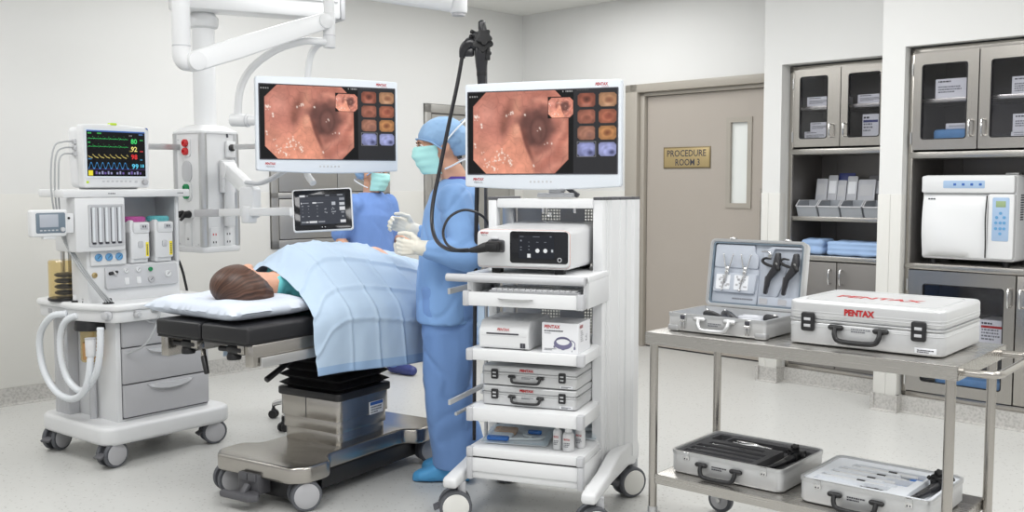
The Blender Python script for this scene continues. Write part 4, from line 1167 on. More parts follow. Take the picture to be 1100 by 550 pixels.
# two vaporizers in the bay
def vaporizer(label, x, top):
    v = thing('vaporizer', label, 'vaporizer', AN, (x, -.112, .9925), 0, 'vaporizers in the machine bay')
    mb = MB(); mb.bx(-.053, .053, -.055, .07, .02, .165, .008); mb.bx(-.04, .053, -.062, .06, .15, .21, .01)
    mb.bx(-.053, -.03, -.05, .05, .0, .22, .008); mb.bx(-.05, .05, -.04, .06, 0, .03, .004); mb.build('body', 'white', v)
    mb = MB(); mb.lathe([(.052, 0), (.055, .004), (.055, .022), (.05, .028), (.001, .03)], (-.002, .0, .209), (0, 0, 1), 32)
    for k in range(24):
        a = 2 * PI * k / 24; mb.bx(-.002 + .055 * math.cos(a) - .0015, -.002 + .055 * math.cos(a) + .0015, .055 * math.sin(a) - .0015, .055 * math.sin(a) + .0015, .214, .231)
    mb.build('dial', top, v)
    mb = MB(); mb.prism(rrect(.042, .026, .004, 3, .018, .186), -.066, -.06, 'xz', .001); ww = mb.build('lock_lever', 'lgrey', v)
    for q in (.011, .024): MB().bx(q - .003, q + .003, -.0675, -.0655, .181, .192).build('slot', 'ink', ww)
    mb = MB(); mb.prism(rrect(.028, .034, .008, 4, .0, .095), -.061, -.054, 'xz', .002); mb.build('filler_window', 'lgrey', v)
    MB().bx(.03, .046, -.0562, -.0545, .032, .105, .0003).build('agent_label', 'yellow', v)
    mb = MB()
    rnd = random.Random(4)
    for q in range(6): mb.bx(.034, .042, -.0566, -.0561, .040 + q * .0095, .0455 + q * .0095)
    mb.build('agent_print', 'ink', v)
    return v
vaporizer('white vaporizer with the magenta dial in the machine bay', -.046, 'magenta')
vaporizer('white vaporizer with the turquoise dial in the machine bay', .092, 'aqua')

# ------------------------------------------------------------------ patient monitor on the top shelf
PMS = picture_mat('patient monitor picture', 1.0, .2)
def ecg(U, V):
    C = np.zeros(U.shape + (3,)) + np.array([6, 7, 10.])
    def trace(fn, col, u0=.03, u1=.70, th=.006):
        yv = fn(U); m = (np.abs(V - yv) < th) & (U > u0) & (U < u1); C[m] = col
    ph = lambda u, n: (u * n) % 1
    def ecgf(b, a, n):
        return lambda u: b - a * np.exp(-((ph(u, n) - .3) / .035) ** 2) + a * .25 * np.exp(-((ph(u, n) - .37) / .03) ** 2) - a * .18 * np.exp(-((ph(u, n) - .6) / .07) ** 2)
    trace(ecgf(.185, .06, 11.5), [70, 215, 110]); trace(ecgf(.355, .06, 11.5), [60, 200, 100])
    trace(lambda u: .60 - .11 * np.exp(-ph(u, 10.5) * 3.2) * np.clip(ph(u, 10.5) * 12, 0, 1), [214, 196, 110], th=.008)
    trace(lambda u: .77 + .065 * np.sin(2 * PI * u * 10.5), [70, 150, 215], th=.012)
    C[(V < .035)] = [70, 110, 180]
    C[(np.abs(V - .455) < .003) & (U > .03) & (U < .12)] = [190, 180, 90]
    C[(np.abs(V - .845) < .004)] = [96, 66, 140]
    m = (V > .87) & (V < .985) & (U > .025) & (U < .10); C[m] = [236, 222, 60]
    rnd = np.random.RandomState(3)
    for k in range(16):
        a = .14 + .05 * k; 
        if a < .93 and k not in (6, 10): C[(U > a) & (U < a + .03) & (V > .885 + .02 * (k % 2)) & (V < .955)] = [150, 150, 190] if k % 3 else [110, 90, 160]
    for (u, v, w, c) in ((.03, .07, .06, [70, 190, 90]), (.18, .07, .07, [70, 190, 90]), (.72, .10, .06, [150, 150, 150]), (.89, .07, .07, [90, 130, 190]), (.90, .19, .06, [60, 190, 100]), (.03, .27, .04, [60, 190, 100]), (.72, .44, .05, [200, 180, 90]), (.90, .44, .06, [200, 60, 60]), (.03, .62, .05, [80, 150, 210]), (.90, .63, .05, [80, 170, 220])):
        C[(np.abs(U - u - w / 2) < w / 2) & (np.abs(V - v) < .012) & (((U * 140).astype(int)) % 3 != 0)] = c
    return C
pm = thing('patient_monitor', 'white patient monitor with coloured wave traces on top of the anaesthesia machine', 'monitor', AN, (-.163, -.155, 1.3705))
# housing: deep rear body and a bezel with a slightly crowned top
mb = MB(); mb.prism(rounded([(-.172, .008), (.172, .008), (.178, .30), (-.178, .31)], .03, 5), .035, .135, 'xz', .018, 3); mb.bx(-.13, .13, .02, .13, 0, .03, .006)
mb.build('housing', 'white', pm)
top = [(-.182 + .364 * k / 10, .318 + .008 * math.sin(PI * k / 10) - .006 * k / 10) for k in range(11)]
mb = MB(); mb.prism(rounded([(.178, .008), *top[::-1], (-.176, .008)], .014, 3), -.012, .04, 'xz', .008, 3); bz = mb.build('bezel', 'white', pm)
grid_screen('screen', .318, .228, 190, 136, ecg, PMS, bz, (-.002, -.0135, .178))
mb = MB(); mb.ring(rrect(.334, .244, .006, 3, -.002, .178), rrect(.316, .226, .003, 3, -.002, .178), -.0155, -.012); mb.build('screen_rim', 'bluewhite', bz)
GRN, YEL, RED, CYA = emit_mat('green digits', rgb(60, 220, 110)), emit_mat('yellow digits', rgb(240, 226, 130)), emit_mat('red digits', rgb(232, 40, 40)), emit_mat('cyan digits', rgb(90, 205, 240))
for body, m, x, z, h, w_ in (('80', GRN, .094, .241, .026, .034), ('92', YEL, .094, .202, .026, .034), ('98', RED, .094, .163, .026, .034), ('99', CYA, .098, .115, .026, .036), ('18', CYA, .138, .118, .017, .020)):
    text(body, h, m, bz, (x, -.0141, z), w=w_, bold=.02, name='reading')
MB().cyl((.148, -.011, .036), (.148, -.028, .036), .0145, seg=24, bev=.003).build('knob', 'mgrey', bz)
for k in range(7): 
    mb = MB(); mb.prism(rrect(.014, .008, .003, 3, -.075 + k * .024, .040), -.0135, -.011, 'xz', .0005); mb.build('button', 'lgrey', bz)
mb = MB(); mb.prism(rrect(.016, .012, .004, 3, .102, .038), -.0135, -.011, 'xz', .0005); mb.build('button', 'lgrey', bz)
MB().bx(-.165, -.152, -.0135, -.011, .030, .041, .001).build('power_light', 'lime', bz)
mb = MB(); mb.prism(rrect(.034, .012, .004, 3, -.012, .324), -.014, .02, 'xz', .003); mb.build('alarm_lamp', 'lime', bz)
mb = MB(); mb.prism([(.160, .312), (.172, .312), (.176, .300), (.170, .303)], -.0135, .0, 'xz'); mb.build('corner_mark', 'blueink', bz)
pts = []
for k in range(3):
    z = .235 - k * .03
    mb = MB().use('lgrey'); mb.bx(-.186, -.170, .05, .08, z - .012, z + .012, .003); mb.build('socket', None, pm)
def cable(label, fr, pts, r, m, name='cable', group=None, sm=8):
    o = MB().tube(pts, r, 8, sm).build(name, m, None, 180); place(o, fr); return tag(o, label, 'cable', group)
for k, (lab, dx) in enumerate((('uppermost grey lead plugged into the left side of the patient monitor', 0), ('middle grey lead plugged into the left side of the patient monitor', .012), ('lowest grey lead plugged into the left side of the patient monitor', .024))):
    z = 1.606 - k * .03
    pts = [(-.352, -.09, z), (-.40, -.095, z - .004), (-.455 + dx, -.112, z - .03), (-.482 + dx * 1.6, -.125, 1.46), (-.474 + dx * 1.3, -.118, 1.30), (-.432 + dx * .7, -.108, 1.15), (-.385 + dx, -.165, 1.0), (-.335 + dx * .8, -.225, .89), (-.285 + dx * 1.2, -.24, .815)]
    cable(lab, AN, pts, .0042, 'cable', 'monitor_lead', 'leads of the patient monitor')


# small ventilator display on an arm at the left
vd = thing('ventilator_display', 'small white ventilator display with grey screen on an arm left of the machine', 'display', AN, (-.540, -.20, 1.212))
mb = MB(); mb.prism(rounded([(-.088, -.064), (.082, -.064), (.088, .064), (-.088, .064)], .014, 4), -.012, .028, 'xz', .009, 3); mb.bx(-.03, .03, -.006, .02, -.075, -.06, .004); mb.build('housing', 'white', vd)
mb = MB(); mb.prism(rrect(.142, .096, .008, 4, .004, .002), -.0135, -.011, 'xz', .0006); fp = mb.build('front_panel', 'slate', vd)
MB().bx(-.050, .040, -.0150, -.013, -.018, .042, .001).build('screen', 'lcdgrey', fp)
MB().cyl((.058, -.013, -.03), (.058, -.024, -.03), .011, seg=20, bev=.002).build('knob', 'lgrey', fp)
for k in range(5): MB().bx(-.05 + k * .019, -.038 + k * .019, -.0152, -.013, -.036, -.030, .001).build('button', 'lgrey', fp)
mb = MB(); mb.bx(.075, .125, .0, .03, -.05, .045, .006); mb.bx(.10, .17, .03, .06, -.03, .03, .006); mb.build('mount_bracket', 'white', vd)
MB().cyl((.098, -.001, .022), (.098, -.004, .022), .006, seg=14).build('mount_bolt', 'black', vd)

# ================================================================== DISPLAYS
def vnoise(X, Y, seed=0):
    """smooth lattice noise on arrays, about -1..1"""
    rs = np.random.RandomState(seed); T = rs.rand(128, 128) * 2 - 1
    xi = np.floor(X).astype(int); yi = np.floor(Y).astype(int); fx = X - xi; fy = Y - yi
    fx = fx * fx * (3 - 2 * fx); fy = fy * fy * (3 - 2 * fy)
    g = lambda a, b: T[a % 128, b % 128]
    return (g(xi, yi) * (1 - fx) + g(xi + 1, yi) * fx) * (1 - fy) + (g(xi, yi + 1) * (1 - fx) + g(xi + 1, yi + 1) * fx) * fy

def sst(a, b, x):
    t = np.clip((x - a) / (b - a), 0, 1); return t * t * (3 - 2 * t)

def mucosa(X, Y):
    """pink gut lining with a ridge in front and a dark passage at the right (X 37..520, Y 92..487)"""
    n1 = vnoise(X / 70, Y / 70, 1); n2 = vnoise(X / 28, Y / 28, 2); n3 = vnoise(X / 11, Y / 11, 3)
    C = np.zeros(X.shape + (3,)) + np.array([190., 116, 99])
    def mixc(col, m): 
        nonlocal C
        C = C * (1 - m[..., None]) + np.array(col, float) * m[..., None]
    mixc((184, 112, 94), sst(0, 1, (230 - Y) / 160 + n1 * .3) * .8)
    mixc((214, 142, 124), np.exp(-(((X - 110) / 55) ** 2 + ((Y - 190) / 60) ** 2)) * .7)
    mixc((196, 118, 96), sst(420, 520, X) * .6)
    g = X - (215 + 25 * np.sin(Y / 60)); mixc((136, 80, 66), np.exp(-(g / 26) ** 2) * sst(110, 180, Y) * (1 - sst(255, 330, Y)) * .85)
    mixc((204, 138, 112), np.exp(-(((X - 262) / 22) ** 2 + ((Y - 170) / 60) ** 2)) * .7)
    mixc((176, 106, 90), np.exp(-(((X - 165) / 14) ** 2)) * (1 - sst(150, 250, Y)) * .5)
    mixc((222, 144, 118), sst(0, 1, (Y - 300 + (260 - X) * .25) / 130) * (1 - sst(300, 420, X)) * .75)
    ang = np.arctan2(Y - 272, X - 372); d = np.hypot((X - 372) / 1.0, (Y - 272) / 1.18)
    rings = np.sin(d / 10.5 + n1 * 1.8 + np.sin(ang * 2) * 1.2)
    mixc((170, 96, 78), np.clip(rings, 0, 1) * sst(75, 115, d) * (1 - sst(185, 250, d)) * sst(300, 360, X) * .45)
    mixc((222, 150, 126), np.clip(-rings, 0, 1) * sst(85, 115, d) * (1 - sst(185, 250, d)) * sst(300, 360, X) * .35)
    mixc((98, 60, 54), (1 - sst(50, 116, np.hypot((X - 362) / 1.05, (Y - 268) / 1.2) + 10 * n2)) * .92)
    d2 = np.hypot((X - 372) / .85, (Y - 280) / 1.35)
    mixc((126, 82, 73), (1 - sst(26, 46, d2 + 5 * n2)) * .6); mixc((84, 52, 47), np.exp(-((d2 - 47) / 7) ** 2) * .45)
    mixc((90, 58, 52), np.exp(-(((X - 385) / 14) ** 2 + ((Y - 300) / 20) ** 2)) * .6)
    t_ = np.clip((Y - 236) / 240, 0, 1); L = 252 - 34 * t_ ** .5 - 150 * t_ ** 1.7; Rr = 268 + 30 * t_ ** .5 + 62 * t_ ** 1.6 + 6 * n1
    m = sst(-34, 30, X - L) * sst(-7, 12, Rr - X) * sst(228, 268, Y)
    mixc((118, 66, 55), np.exp(-((X - Rr - 9) / 14) ** 2) * sst(255, 290, Y) * (1 - sst(380, 470, Y)) * .8)
    mixc((224, 142, 114), m * .95)
    mixc((238, 166, 136), np.exp(-(((X - 258) / 20) ** 2 + ((Y - 275) / 40) ** 2)) * m * .8)
    C *= (1 + .07 * n1 + .05 * n2 + .025 * n3)[..., None]
    ves = np.exp(-(np.abs(vnoise(X / 46 + 3, Y / 46 + n2 * .3, 6)) / .045) ** 2) + .7 * np.exp(-(np.abs(vnoise(X / 25 + 9, Y / 25, 8)) / .05) ** 2)
    C *= (1 - .085 * np.clip(ves, 0, 1) * (d > 95))[..., None]
    rs = np.random.RandomState(5)
    for (cx_, cy_, sx, sy, k) in ((52, 215, 8, 22, 10), (80, 250, 6, 12, 4), (48, 345, 6, 8, 3), (225, 192, 12, 14, 8), (85, 385, 8, 8, 3), (190, 392, 18, 16, 12), (165, 420, 22, 14, 10), (105, 440, 18, 18, 8), (150, 462, 24, 10, 8), (232, 430, 8, 22, 9), (305, 205, 4, 3, 2), (378, 278, 10, 6, 3), (430, 345, 14, 4, 3), (345, 450, 10, 8, 2)):
        for _ in range(k):
            a = cx_ + rs.randn() * sx * .7; b = cy_ + rs.randn() * sy * .7; r = rs.uniform(2.0, 4.2)
            mixc((246, 236, 224), np.exp(-(((X - a) / r) ** 2 + ((Y - b) / (r * rs.uniform(.6, 1.6))) ** 2)) * .9)
    g_ = C.mean(axis=2, keepdims=True)
    return (C * .86 + g_ * .14) * 1.06

def octagon(X, Y, x0, y0, x1, y1, c):
    return (X > x0) & (X < x1) & (Y > y0) & (Y < y1) & ((X - x0) + (Y - y0) > c) & ((x1 - X) + (Y - y0) > c) & ((X - x0) + (y1 - Y) > c) & ((x1 - X) + (y1 - Y) > c)

def scope_screen(U, V):
    X = U * 747 + 10; Y = V * 397 + 91
    C = np.zeros(U.shape + (3,)) + np.array([6, 6, 8.])
    big = mucosa(X, Y); m = octagon(X, Y, 37, 88, 520, 492, 70); C[m] = big[m]
    C[X > 545] = [45, 45, 48]
    # inset frozen view
    m = (X > 418) & (X < 547) & (Y > 123) & (Y < 224); C[m] = [14, 12, 12]
    sm = mucosa(37 + (X - 422) / 121 * 483, 92 + (Y - 127) / 94 * 395); m = octagon(X, Y, 422, 127, 543, 221, 16)
    C[m] = np.clip(sm * 1.1, 0, 255)[m]
    th = [((172, 92, 70), (96, 50, 40), 0, -.1), ((196, 140, 98), (142, 88, 62), .2, .1), ((178, 104, 82), (146, 82, 64), 0, .3), ((186, 104, 76), (150, 74, 56), .1, .0),
          ((176, 116, 92), (146, 98, 84), .4, .3), ((204, 138, 80), (132, 74, 44), 0, 0), ((150, 156, 214), (80, 84, 128), .15, .35), ((160, 166, 222), (76, 80, 124), .3, .45)]
    for k, (ca, cb, ox, oy) in enumerate(th):
        c_, r_ = k % 2, k // 2
        x0, y0 = (567, 668)[c_], (109, 187, 264, 341)[r_]; w, h = 85, 66
        m = octagon(X, Y, x0, y0, x0 + w, y0 + h, 11)
        u = (X - x0) / w * 2 - 1; v = (Y - y0) / h * 2 - 1
        f = np.exp(-(((u - ox) / .42) ** 2 + ((v - oy) / .40) ** 2))
        if k >= 6: f = np.exp(-(((u - .45) / .35) ** 2 + ((v - .45) / .3) ** 2)) * 1.1
        f = np.clip(f, 0, 1)
        rg = .03 * np.sin(np.hypot(u - ox, v - oy) * 13)
        n = vnoise(X / 16 + k * 7, Y / 16, 11 + k)
        Q = (np.array(ca) * (1 - f[..., None]) + np.array(cb) * f[..., None]) * (1 + .10 * n + rg)[..., None]
        Q += (np.exp(-(((u + .05) / .6) ** 2 + ((v - .75) / .3) ** 2)) * 34)[..., None] if k in (0, 1) else 0
        vig = 1 - .38 * np.clip(np.hypot(u, v) - .55, 0, 1)
        Q = Q * vig[..., None]; Q = Q * .84 + Q.mean(axis=2, keepdims=True) * .16
        C[m] = np.clip(Q, 0, 255)[m]
        if k == 6:
            b = (np.abs(X - x0 - w / 2) < w / 2 + 3) & (np.abs(Y - y0 - h / 2) < h / 2 + 3) & ~((np.abs(X - x0 - w / 2) < w / 2 + 1) & (np.abs(Y - y0 - h / 2) < h / 2 + 1)); C[b] = [130, 130, 136]
    dash = (((X / 3.1).astype(int)) % 4 != 0)
    C[(np.abs(Y - 111) < 3.4) & (X > 17) & (X < 58) & dash] = [150, 150, 150]
    C[(np.abs(Y - 98) < 3.4) & (((X > 492) & (X < 499)) | ((X > 506) & (X < 540))) & dash] = [150, 150, 150]
    C[(np.abs(Y - 95) < 3) & (X > 562) & (X < 618) & dash] = [72, 72, 74]
    return C

SCOPE_PIC = picture_mat('endoscopy picture', 1.0, .3)
def scope_monitor(label, fr, loc, rz):
    """wide cool-white display; origin at the centre of its front"""
    t = thing('endoscopy_monitor', label, 'monitor', fr, loc, rz)
    n = 16; w, h = .69, .437
    bot = [(-w / 2 + w * k / n, -h / 2 - .012 * math.sin(PI * k / n)) for k in range(n + 1)]
    tp = [(w / 2 - w * k / n, h / 2 + .004 * math.sin(PI * k / n)) for k in range(n + 1)]
    out = rounded(bot + tp, .012, 3)
    bz = MB().prism(out, -.012, .03, 'xz', .007, 3).build('bezel', 'bluewhite', t)
    MB().prism(rrect(w - .06, h - .06, .03, 5, 0, 0), .028, .062, 'xz', .02, 3).build('rear_housing', 'white', t)
    sw, sh = .657, .345
    grid_screen('screen', sw, sh, 300, 160, scope_screen, SCOPE_PIC, bz, (0.0, -.0132, .0095))
    MB().ring(rrect(sw + .008, sh + .008, .003, 2, 0, .0095), rrect(sw - .001, sh - .001, .001, 2, 0, .0095), -.0146, -.0118).build('screen_rim', 'ink', bz)
    text('PENTAX', .0125, 'red', bz, (.262, -.0124, .201), w=.054, bold=.035, shear=.12)
    MB().bx(.262, .292, -.0126, -.0118, .1893, .1906).build('logo_line', 'red', bz)
    text('PENTAX', .0115, 'red', bz, (-.282, -.0124, -.186), w=.049, bold=.035, shear=.12)
    text('MEDICAL', .008, 'greyink', bz, (-.282, -.0124, -.1995), w=.040)
    for k in range(6): 
        mb = MB(); mb.prism(rrect(.009, .009, .003, 3, -.045 + k * .018, -.197), -.0128, -.0115, 'xz', .0003); mb.build('button', 'lgrey', bz)
    return t

# ================================================================== CEILING PENDANT AND BOOMS
PD = Frame(-1.799, 5.88, -34.4)
pn = thing('ceiling_pendant', 'white ceiling service pendant with red and green sockets, left of the hanging monitor', 'pendant', PD)
def chamf(k, c): return [(-k, -k + c), (-k + c, -k), (k - c, -k), (k, -k + c), (k, k - c), (k - c, k), (-k + c, k), (-k, k - c)]
MB().prism(chamf(.128, .03), 1.035, 1.69, 'xy').build('service_head', 'white', pn, 20)
mb = MB()
for sx, sy in ((-1, -1), (1, -1), (1, 1), (-1, 1)):
    p = Vector((sx * .1145, sy * .1145, 0)); d = Vector((sx, sy, 0)).normalized()
    mb.cyl(p + Vector((0, 0, 1.037)), p + Vector((0, 0, 1.688)), .024, seg=16)
mb.build('corner_profile', 'alu', pn)
MB().prism(rounded([(-.137, -.137), (.137, -.137), (.137, .137), (-.137, .137)], .03), 1.0, 1.037, 'xy', .008).build('bottom_cap', 'white', pn)
mb = MB(); mb.rings([[(p[0], p[1], z) for p in rounded([(-k, -k), (k, -k), (k, k), (-k, k)], .03)] for k, z in ((.137, 1.688), (.137, 1.70), (.085, 1.735), (.07, 1.738))]); mb.build('top_cap', 'white', pn)
MB().cyl((0, 0, 1.735), (0, 0, 2.315), .064, seg=32).build('column', 'white_enamel', pn)
MB().lathe([(.064, 0), (.082, .01), (.088, .025), (.088, .06), (.07, .085), (.06, .10)], (0, 0, 2.295), (0, 0, 1), 32).build('column_collar', 'white', pn)
yl = -.1285
def plate(x, z, w, h, r, m='white', y=yl, d=.006, name='socket_plate'):
    return MB().prism(rrect(w, h, r, 6, x, z), y - d, y + .004, 'xz', .002).build(name, m, pn)
pl = plate(-.008, 1.607, .07, .11, .02)
for z in (1.632, 1.584): MB().lathe([(.022, 0), (.022, .014), (.016, .02), (.009, .02), (.008, .012), (.0001, .012)], (-.008, yl - .006, z), (0, -1, 0), 20).build('red_socket', 'redplastic', pl)
plate(-.008, 1.468, .085, .125, .042, name='blank_plate', m='lgrey')
pl = plate(-.008, 1.353, .075, .115, .03)
for z in (1.375, 1.332): MB().lathe([(.022, 0), (.022, .014), (.016, .02), (.009, .02), (.008, .012), (.0001, .012)], (-.008, yl - .006, z), (0, -1, 0), 20).build('green_socket', 'green', pl)
pl = plate(-.012, 1.222, .11, .06, .02)
pl = plate(-.006, 1.10, .055, .14, .006)
for q in (1.075, 1.082): MB().bx(-.014, .002, yl - .0075, yl - .005, q - .002, q + .001).build('slot', 'ink', pl)
for x, z in ((-.085, 1.652), (-.09, 1.05), (.08, 1.05)): MB().cyl((x, yl, z), (x, yl - .003, z), .004, seg=10).build('screw', 'lgrey', pn)
# right face
xr = .1285
b = MB().bx(xr, xr + .022, .03, .095, 1.55, 1.645, .006).build('camera_box', 'white', pn); MB().lathe([(.020, 0), (.020, .012), (.014, .016), (.0001, .017)], (xr + .022, .062, 1.607), (1, 0, 0), 20).build('lens', 'black', b)
for yy, c in ((-.058, 'redplastic'), (.042, 'ink')):
    b = MB(); b.prism(rrect(.058, .125, .006, 4, yy, 1.083), xr, xr + .006, 'yz', .002); b = b.build('socket_plate', 'white', pn)
    for q, zz in ((-.009, 1.06), (.009, 1.06), (-.009, 1.105), (.009, 1.105)): MB().bx(xr + .005, xr + .0075, yy + q - .003, yy + q + .003, zz - .006, zz + .006).build('slot', c if zz > 1.08 else 'ink', b)
MB().cyl((xr, .05, 1.688), (xr + .004, .05, 1.668), .006, seg=10).build('screw', 'ink', pn)
MB().cyl((xr + .033, .032, 1.15), (xr + .033, .032, 1.50), .030, seg=20, bev=.005).build('lift_tube', 'white', pn)
MB().bx(xr, xr + .035, -.015, .082, 1.345, 1.535, .008).build('arm_bracket', 'white', pn)
# plugs and lead on the left face
o = thing('black_plug', 'pair of black plugs on the left face of the ceiling pendant', 'plug', PD, (-.012, yl - .006, 1.222))
for q in (-.034, .024):
    mb = MB(); mb.cyl((q, 0, 0), (q, -.035, -.002), .022, .019, 18, .004); mb.cyl((q, -.035, -.002), (q - .005, -.06, -.035), .012, .008, 12); mb.build('plug_body', 'rubber', o)
cable('black cable hanging from the pendant plugs down behind the anaesthesia machine', PD, [(-.05, -.195, 1.185), (-.075, -.20, 1.15), (-.10, -.19, 1.10), (-.085, -.18, 1.02), (-.03, -.175, .93), (.0, -.17, .84), (.03, -.17, .70), (.03, -.17, .4), (.0, -.17, .012)], .0075, 'rubber', 'power_cable')

bm_ = thing('ceiling_beam', 'thick white horizontal ceiling beam carrying the pendant column', 'beam', W0)
a, b_ = Vector((-1.93, 5.72, 2.46)), Vector((-1.085, 6.235, 2.475))
MB().bar(a, b_, .17, .155, .02).build('beam', 'white_enamel', bm_)
d = (b_ - a).normalized(); s_ = Vector((-d.y, d.x, 0))
mb = MB(); mb.bar(a + d * .02 - s_ * .087 + Vector((0, 0, .025)), b_ - d * .02 - s_ * .087 + Vector((0, 0, .025)), .012, .012, .003); mb.build('cover_seam', 'lgrey', bm_)
MB().bar(b_ - d * .002, b_ + d * .03, .18, .165, .025).build('end_cap', 'lgrey', bm_)
MB().cyl((-1.799, 5.80, 2.53), (-1.799, 5.80, 2.97), .09, seg=28).build('ceiling_column', 'white', bm_)
MB().cyl((-1.799, 5.80, 2.90), (-1.799, 5.80, 2.97), .16, seg=32, bev=.01).build('ceiling_flange', 'white', bm_)

mb_ = thing('monitor_boom', 'white jointed ceiling arm with curved tubes that carries the left monitor', 'boom', W0)
tl = (-1.508, 4.60)
MB().cyl((*tl, 2.02), (*tl, 2.97), .041, seg=28, bev=.004).build('drop_tube', 'white_enamel', mb_)
mb = MB(); mb.tube([(*tl, 2.03), (*tl, 1.985), (tl[0] + .012, tl[1] + .004, 1.955), (tl[0] + .04, tl[1] + .02, 1.95)], [.0415, .0415, .041, .036], 24, 6); mb.build('elbow', 'white', mb_)
MB().cyl((tl[0], tl[1], 2.022), (tl[0], tl[1], 2.028), .0425, seg=28).build('joint_ring', 'lgrey', mb_)
p0, p1 = Vector((-1.455, 4.615, 1.957)), Vector((-.955, 5.085, 2.212))
dd = p1 - p0; L = dd.length; ex = dd.normalized(); ey = Vector((-ex.y, ex.x, 0)).normalized(); ez = ex.cross(ey) * 1
mxa = Matrix((ex, ey, ez)).transposed().to_4x4(); mxa.translation = p0
if ez.z < 0: pass
prof = []
N = 10
for k in range(N + 1): 
    a_ = R(90 + 180 * k / N); prof.append((.046 * math.cos(a_), .046 * math.sin(a_)))
prof += [(L * .3, -.049), (L * .75, -.044)]
for k in range(N + 1):
    a_ = R(-90 + 180 * k / N); prof.append((L + .040 * math.cos(a_), .040 * math.sin(a_)))
prof += [(L * .75, .046), (L * .3, .050)]
mb = MB(); mb.prism(prof, -.032, .032, 'xz', .010, 3, mxa); mb.build('spring_arm', 'white_enamel', mb_)
for q, r in ((0, .044), (L, .038)):
    c = p0 + ex * q; MB().cyl(c - ey * .040, c + ey * .040, r, seg=28, bev=.006).build('pivot_disc', 'white', mb_)
sp = (-.925, 5.108)
MB().cyl((*sp, 2.20), (*sp, 2.97), .027, seg=24).build('spindle', 'white_enamel', mb_)
MB().cyl((*sp, 2.085), (*sp, 2.26), .031, seg=24, bev=.004).build('spindle_sleeve', 'white', mb_)
MB().cyl((*sp, 2.143), (*sp, 2.147), .0318, seg=24).build('joint_ring', 'lgrey', mb_)
mb = MB(); mb.tube([(-.94, 5.095, 2.112), (-.98, 5.075, 2.113), (-1.05, 5.045, 2.108), (-1.17, 5.005, 2.062), (-1.28, 4.975, 1.975), (-1.335, 4.96, 1.88), (-1.352, 4.955, 1.78), (-1.352, 4.955, 1.70)], .0185, 16, 10); mb.build('yoke_tube', 'white', mb_)
mb = MB(); mb.tube([(-.94, 5.12, 2.115), (-.985, 5.14, 2.108), (-1.025, 5.145, 2.06), (-1.042, 5.145, 1.97), (-1.048, 5.14, 1.85), (-1.045, 5.12, 1.70), (-1.035, 5.06, 1.55), (-1.025, 4.99, 1.455), (-.985, 4.945, 1.40)], .017, 14, 10); mb.build('yoke_tube', 'white', mb_)
mb = MB(); mb.cyl((-1.385, 4.957, 1.712), (-1.29, 4.925, 1.708), .031, seg=22, bev=.005); mb.cyl((-1.29, 4.925, 1.708), (-1.06, 4.845, 1.70), .024, seg=20, bev=.003); kn = mb.build('knuckle', 'white', mb_)
MB().cyl((-1.302, 4.929, 1.7085), (-1.296, 4.927, 1.7083), .0318, seg=22).build('knuckle_ring', 'lgrey', kn)

ca = thing('lamp_arm', 'short white ceiling arm end at the top edge above the nurse', 'boom', W0)
mb = MB(); mb.tube([(-1.0, 5.25, 2.48), (-.72, 5.22, 2.40), (-.50, 5.20, 2.358), (-.30, 5.19, 2.325)], [.062, .058, .052, .05], 20, 4); mb.build('arm', 'white_enamel', ca)
mb = MB(); mb.cyl((-.275, 5.19, 2.27), (-.275, 5.19, 2.385), .046, seg=24, bev=.01); mb.build('end_joint', 'white', ca); MB().cyl((-.275, 5.19, 2.258), (-.275, 5.19, 2.272), .034, seg=20).build('joint_plug', 'mgrey', ca)
MB().cyl((-1.0, 5.25, 2.42), (-1.0, 5.25, 2.97), .05, seg=20).build('drop_tube', 'white', ca)

scope_monitor('wide white monitor showing a pink endoscopy view, hanging from the ceiling arm', W0, (-.880, 4.806, 1.678), 25.5)
mb = MB(); mb.bar((-1.545, 5.60, 1.603), (-1.15, 4.93, 1.585), .03, .028, .004); 
o = mb.build('support_rail', 'alu'); tag(o, 'grey rail from the pendant camera box to the back of the hanging monitor', 'rail')
o = thing('support_rail', 'grey rail running from the pendant to behind the patient monitor', 'rail', W0)
MB().bar((-1.91, 5.90, 1.612), (-2.05, 5.52, 1.605), .022, .034, .004).build('bar', 'alu', o)
MB().bar((-2.045, 5.54, 1.605), (-2.07, 5.46, 1.603), .05, .06, .008).build('clamp', 'mgrey', o)

# tablet on its jointed arm
ta = thing('jointed_arm', 'white jointed arm between the ceiling pendant and the black tablet', 'arm', W0)
pa, pb = Vector((-1.615, 5.705, 1.474)), Vector((-1.398, 5.335, 1.36))
mb = MB(); mb.bar(pa, pb, .055, .085, .012); mb.build('spring_arm', 'white_enamel', ta)
mb = MB(); mb.cyl(pa - Vector((.03, .02, 0)), pa + Vector((.03, .02, 0)), .046, seg=24, bev=.006); mb.build('pivot_disc', 'white', ta)
mb = MB(); mb.prism(rrect(.10, .17, .025, 5, 0, 0), -.035, .035, 'xz', .012, 3, Matrix.Translation((-1.395, 5.31, 1.30)) @ Euler((0, 0, R(-25))).to_matrix().to_4x4()); mb.build('joint_block', 'white', ta)
mb = MB(); mb.cyl((-1.40, 5.30, 1.19), (-1.40, 5.30, 1.28), .040, seg=24, bev=.008); mb.build('swivel', 'white', ta)
mb = MB(); mb.bar((-1.60, 5.48, 1.239), (-1.06, 4.98, 1.262), .034, .042, .006); mb.build('bar', 'white_enamel', ta)
mb = MB(); mb.bar((-1.795, 5.665, 1.231), (-1.60, 5.48, 1.239), .034, .042, .006); mb.build('bar_end', 'mgrey', ta)
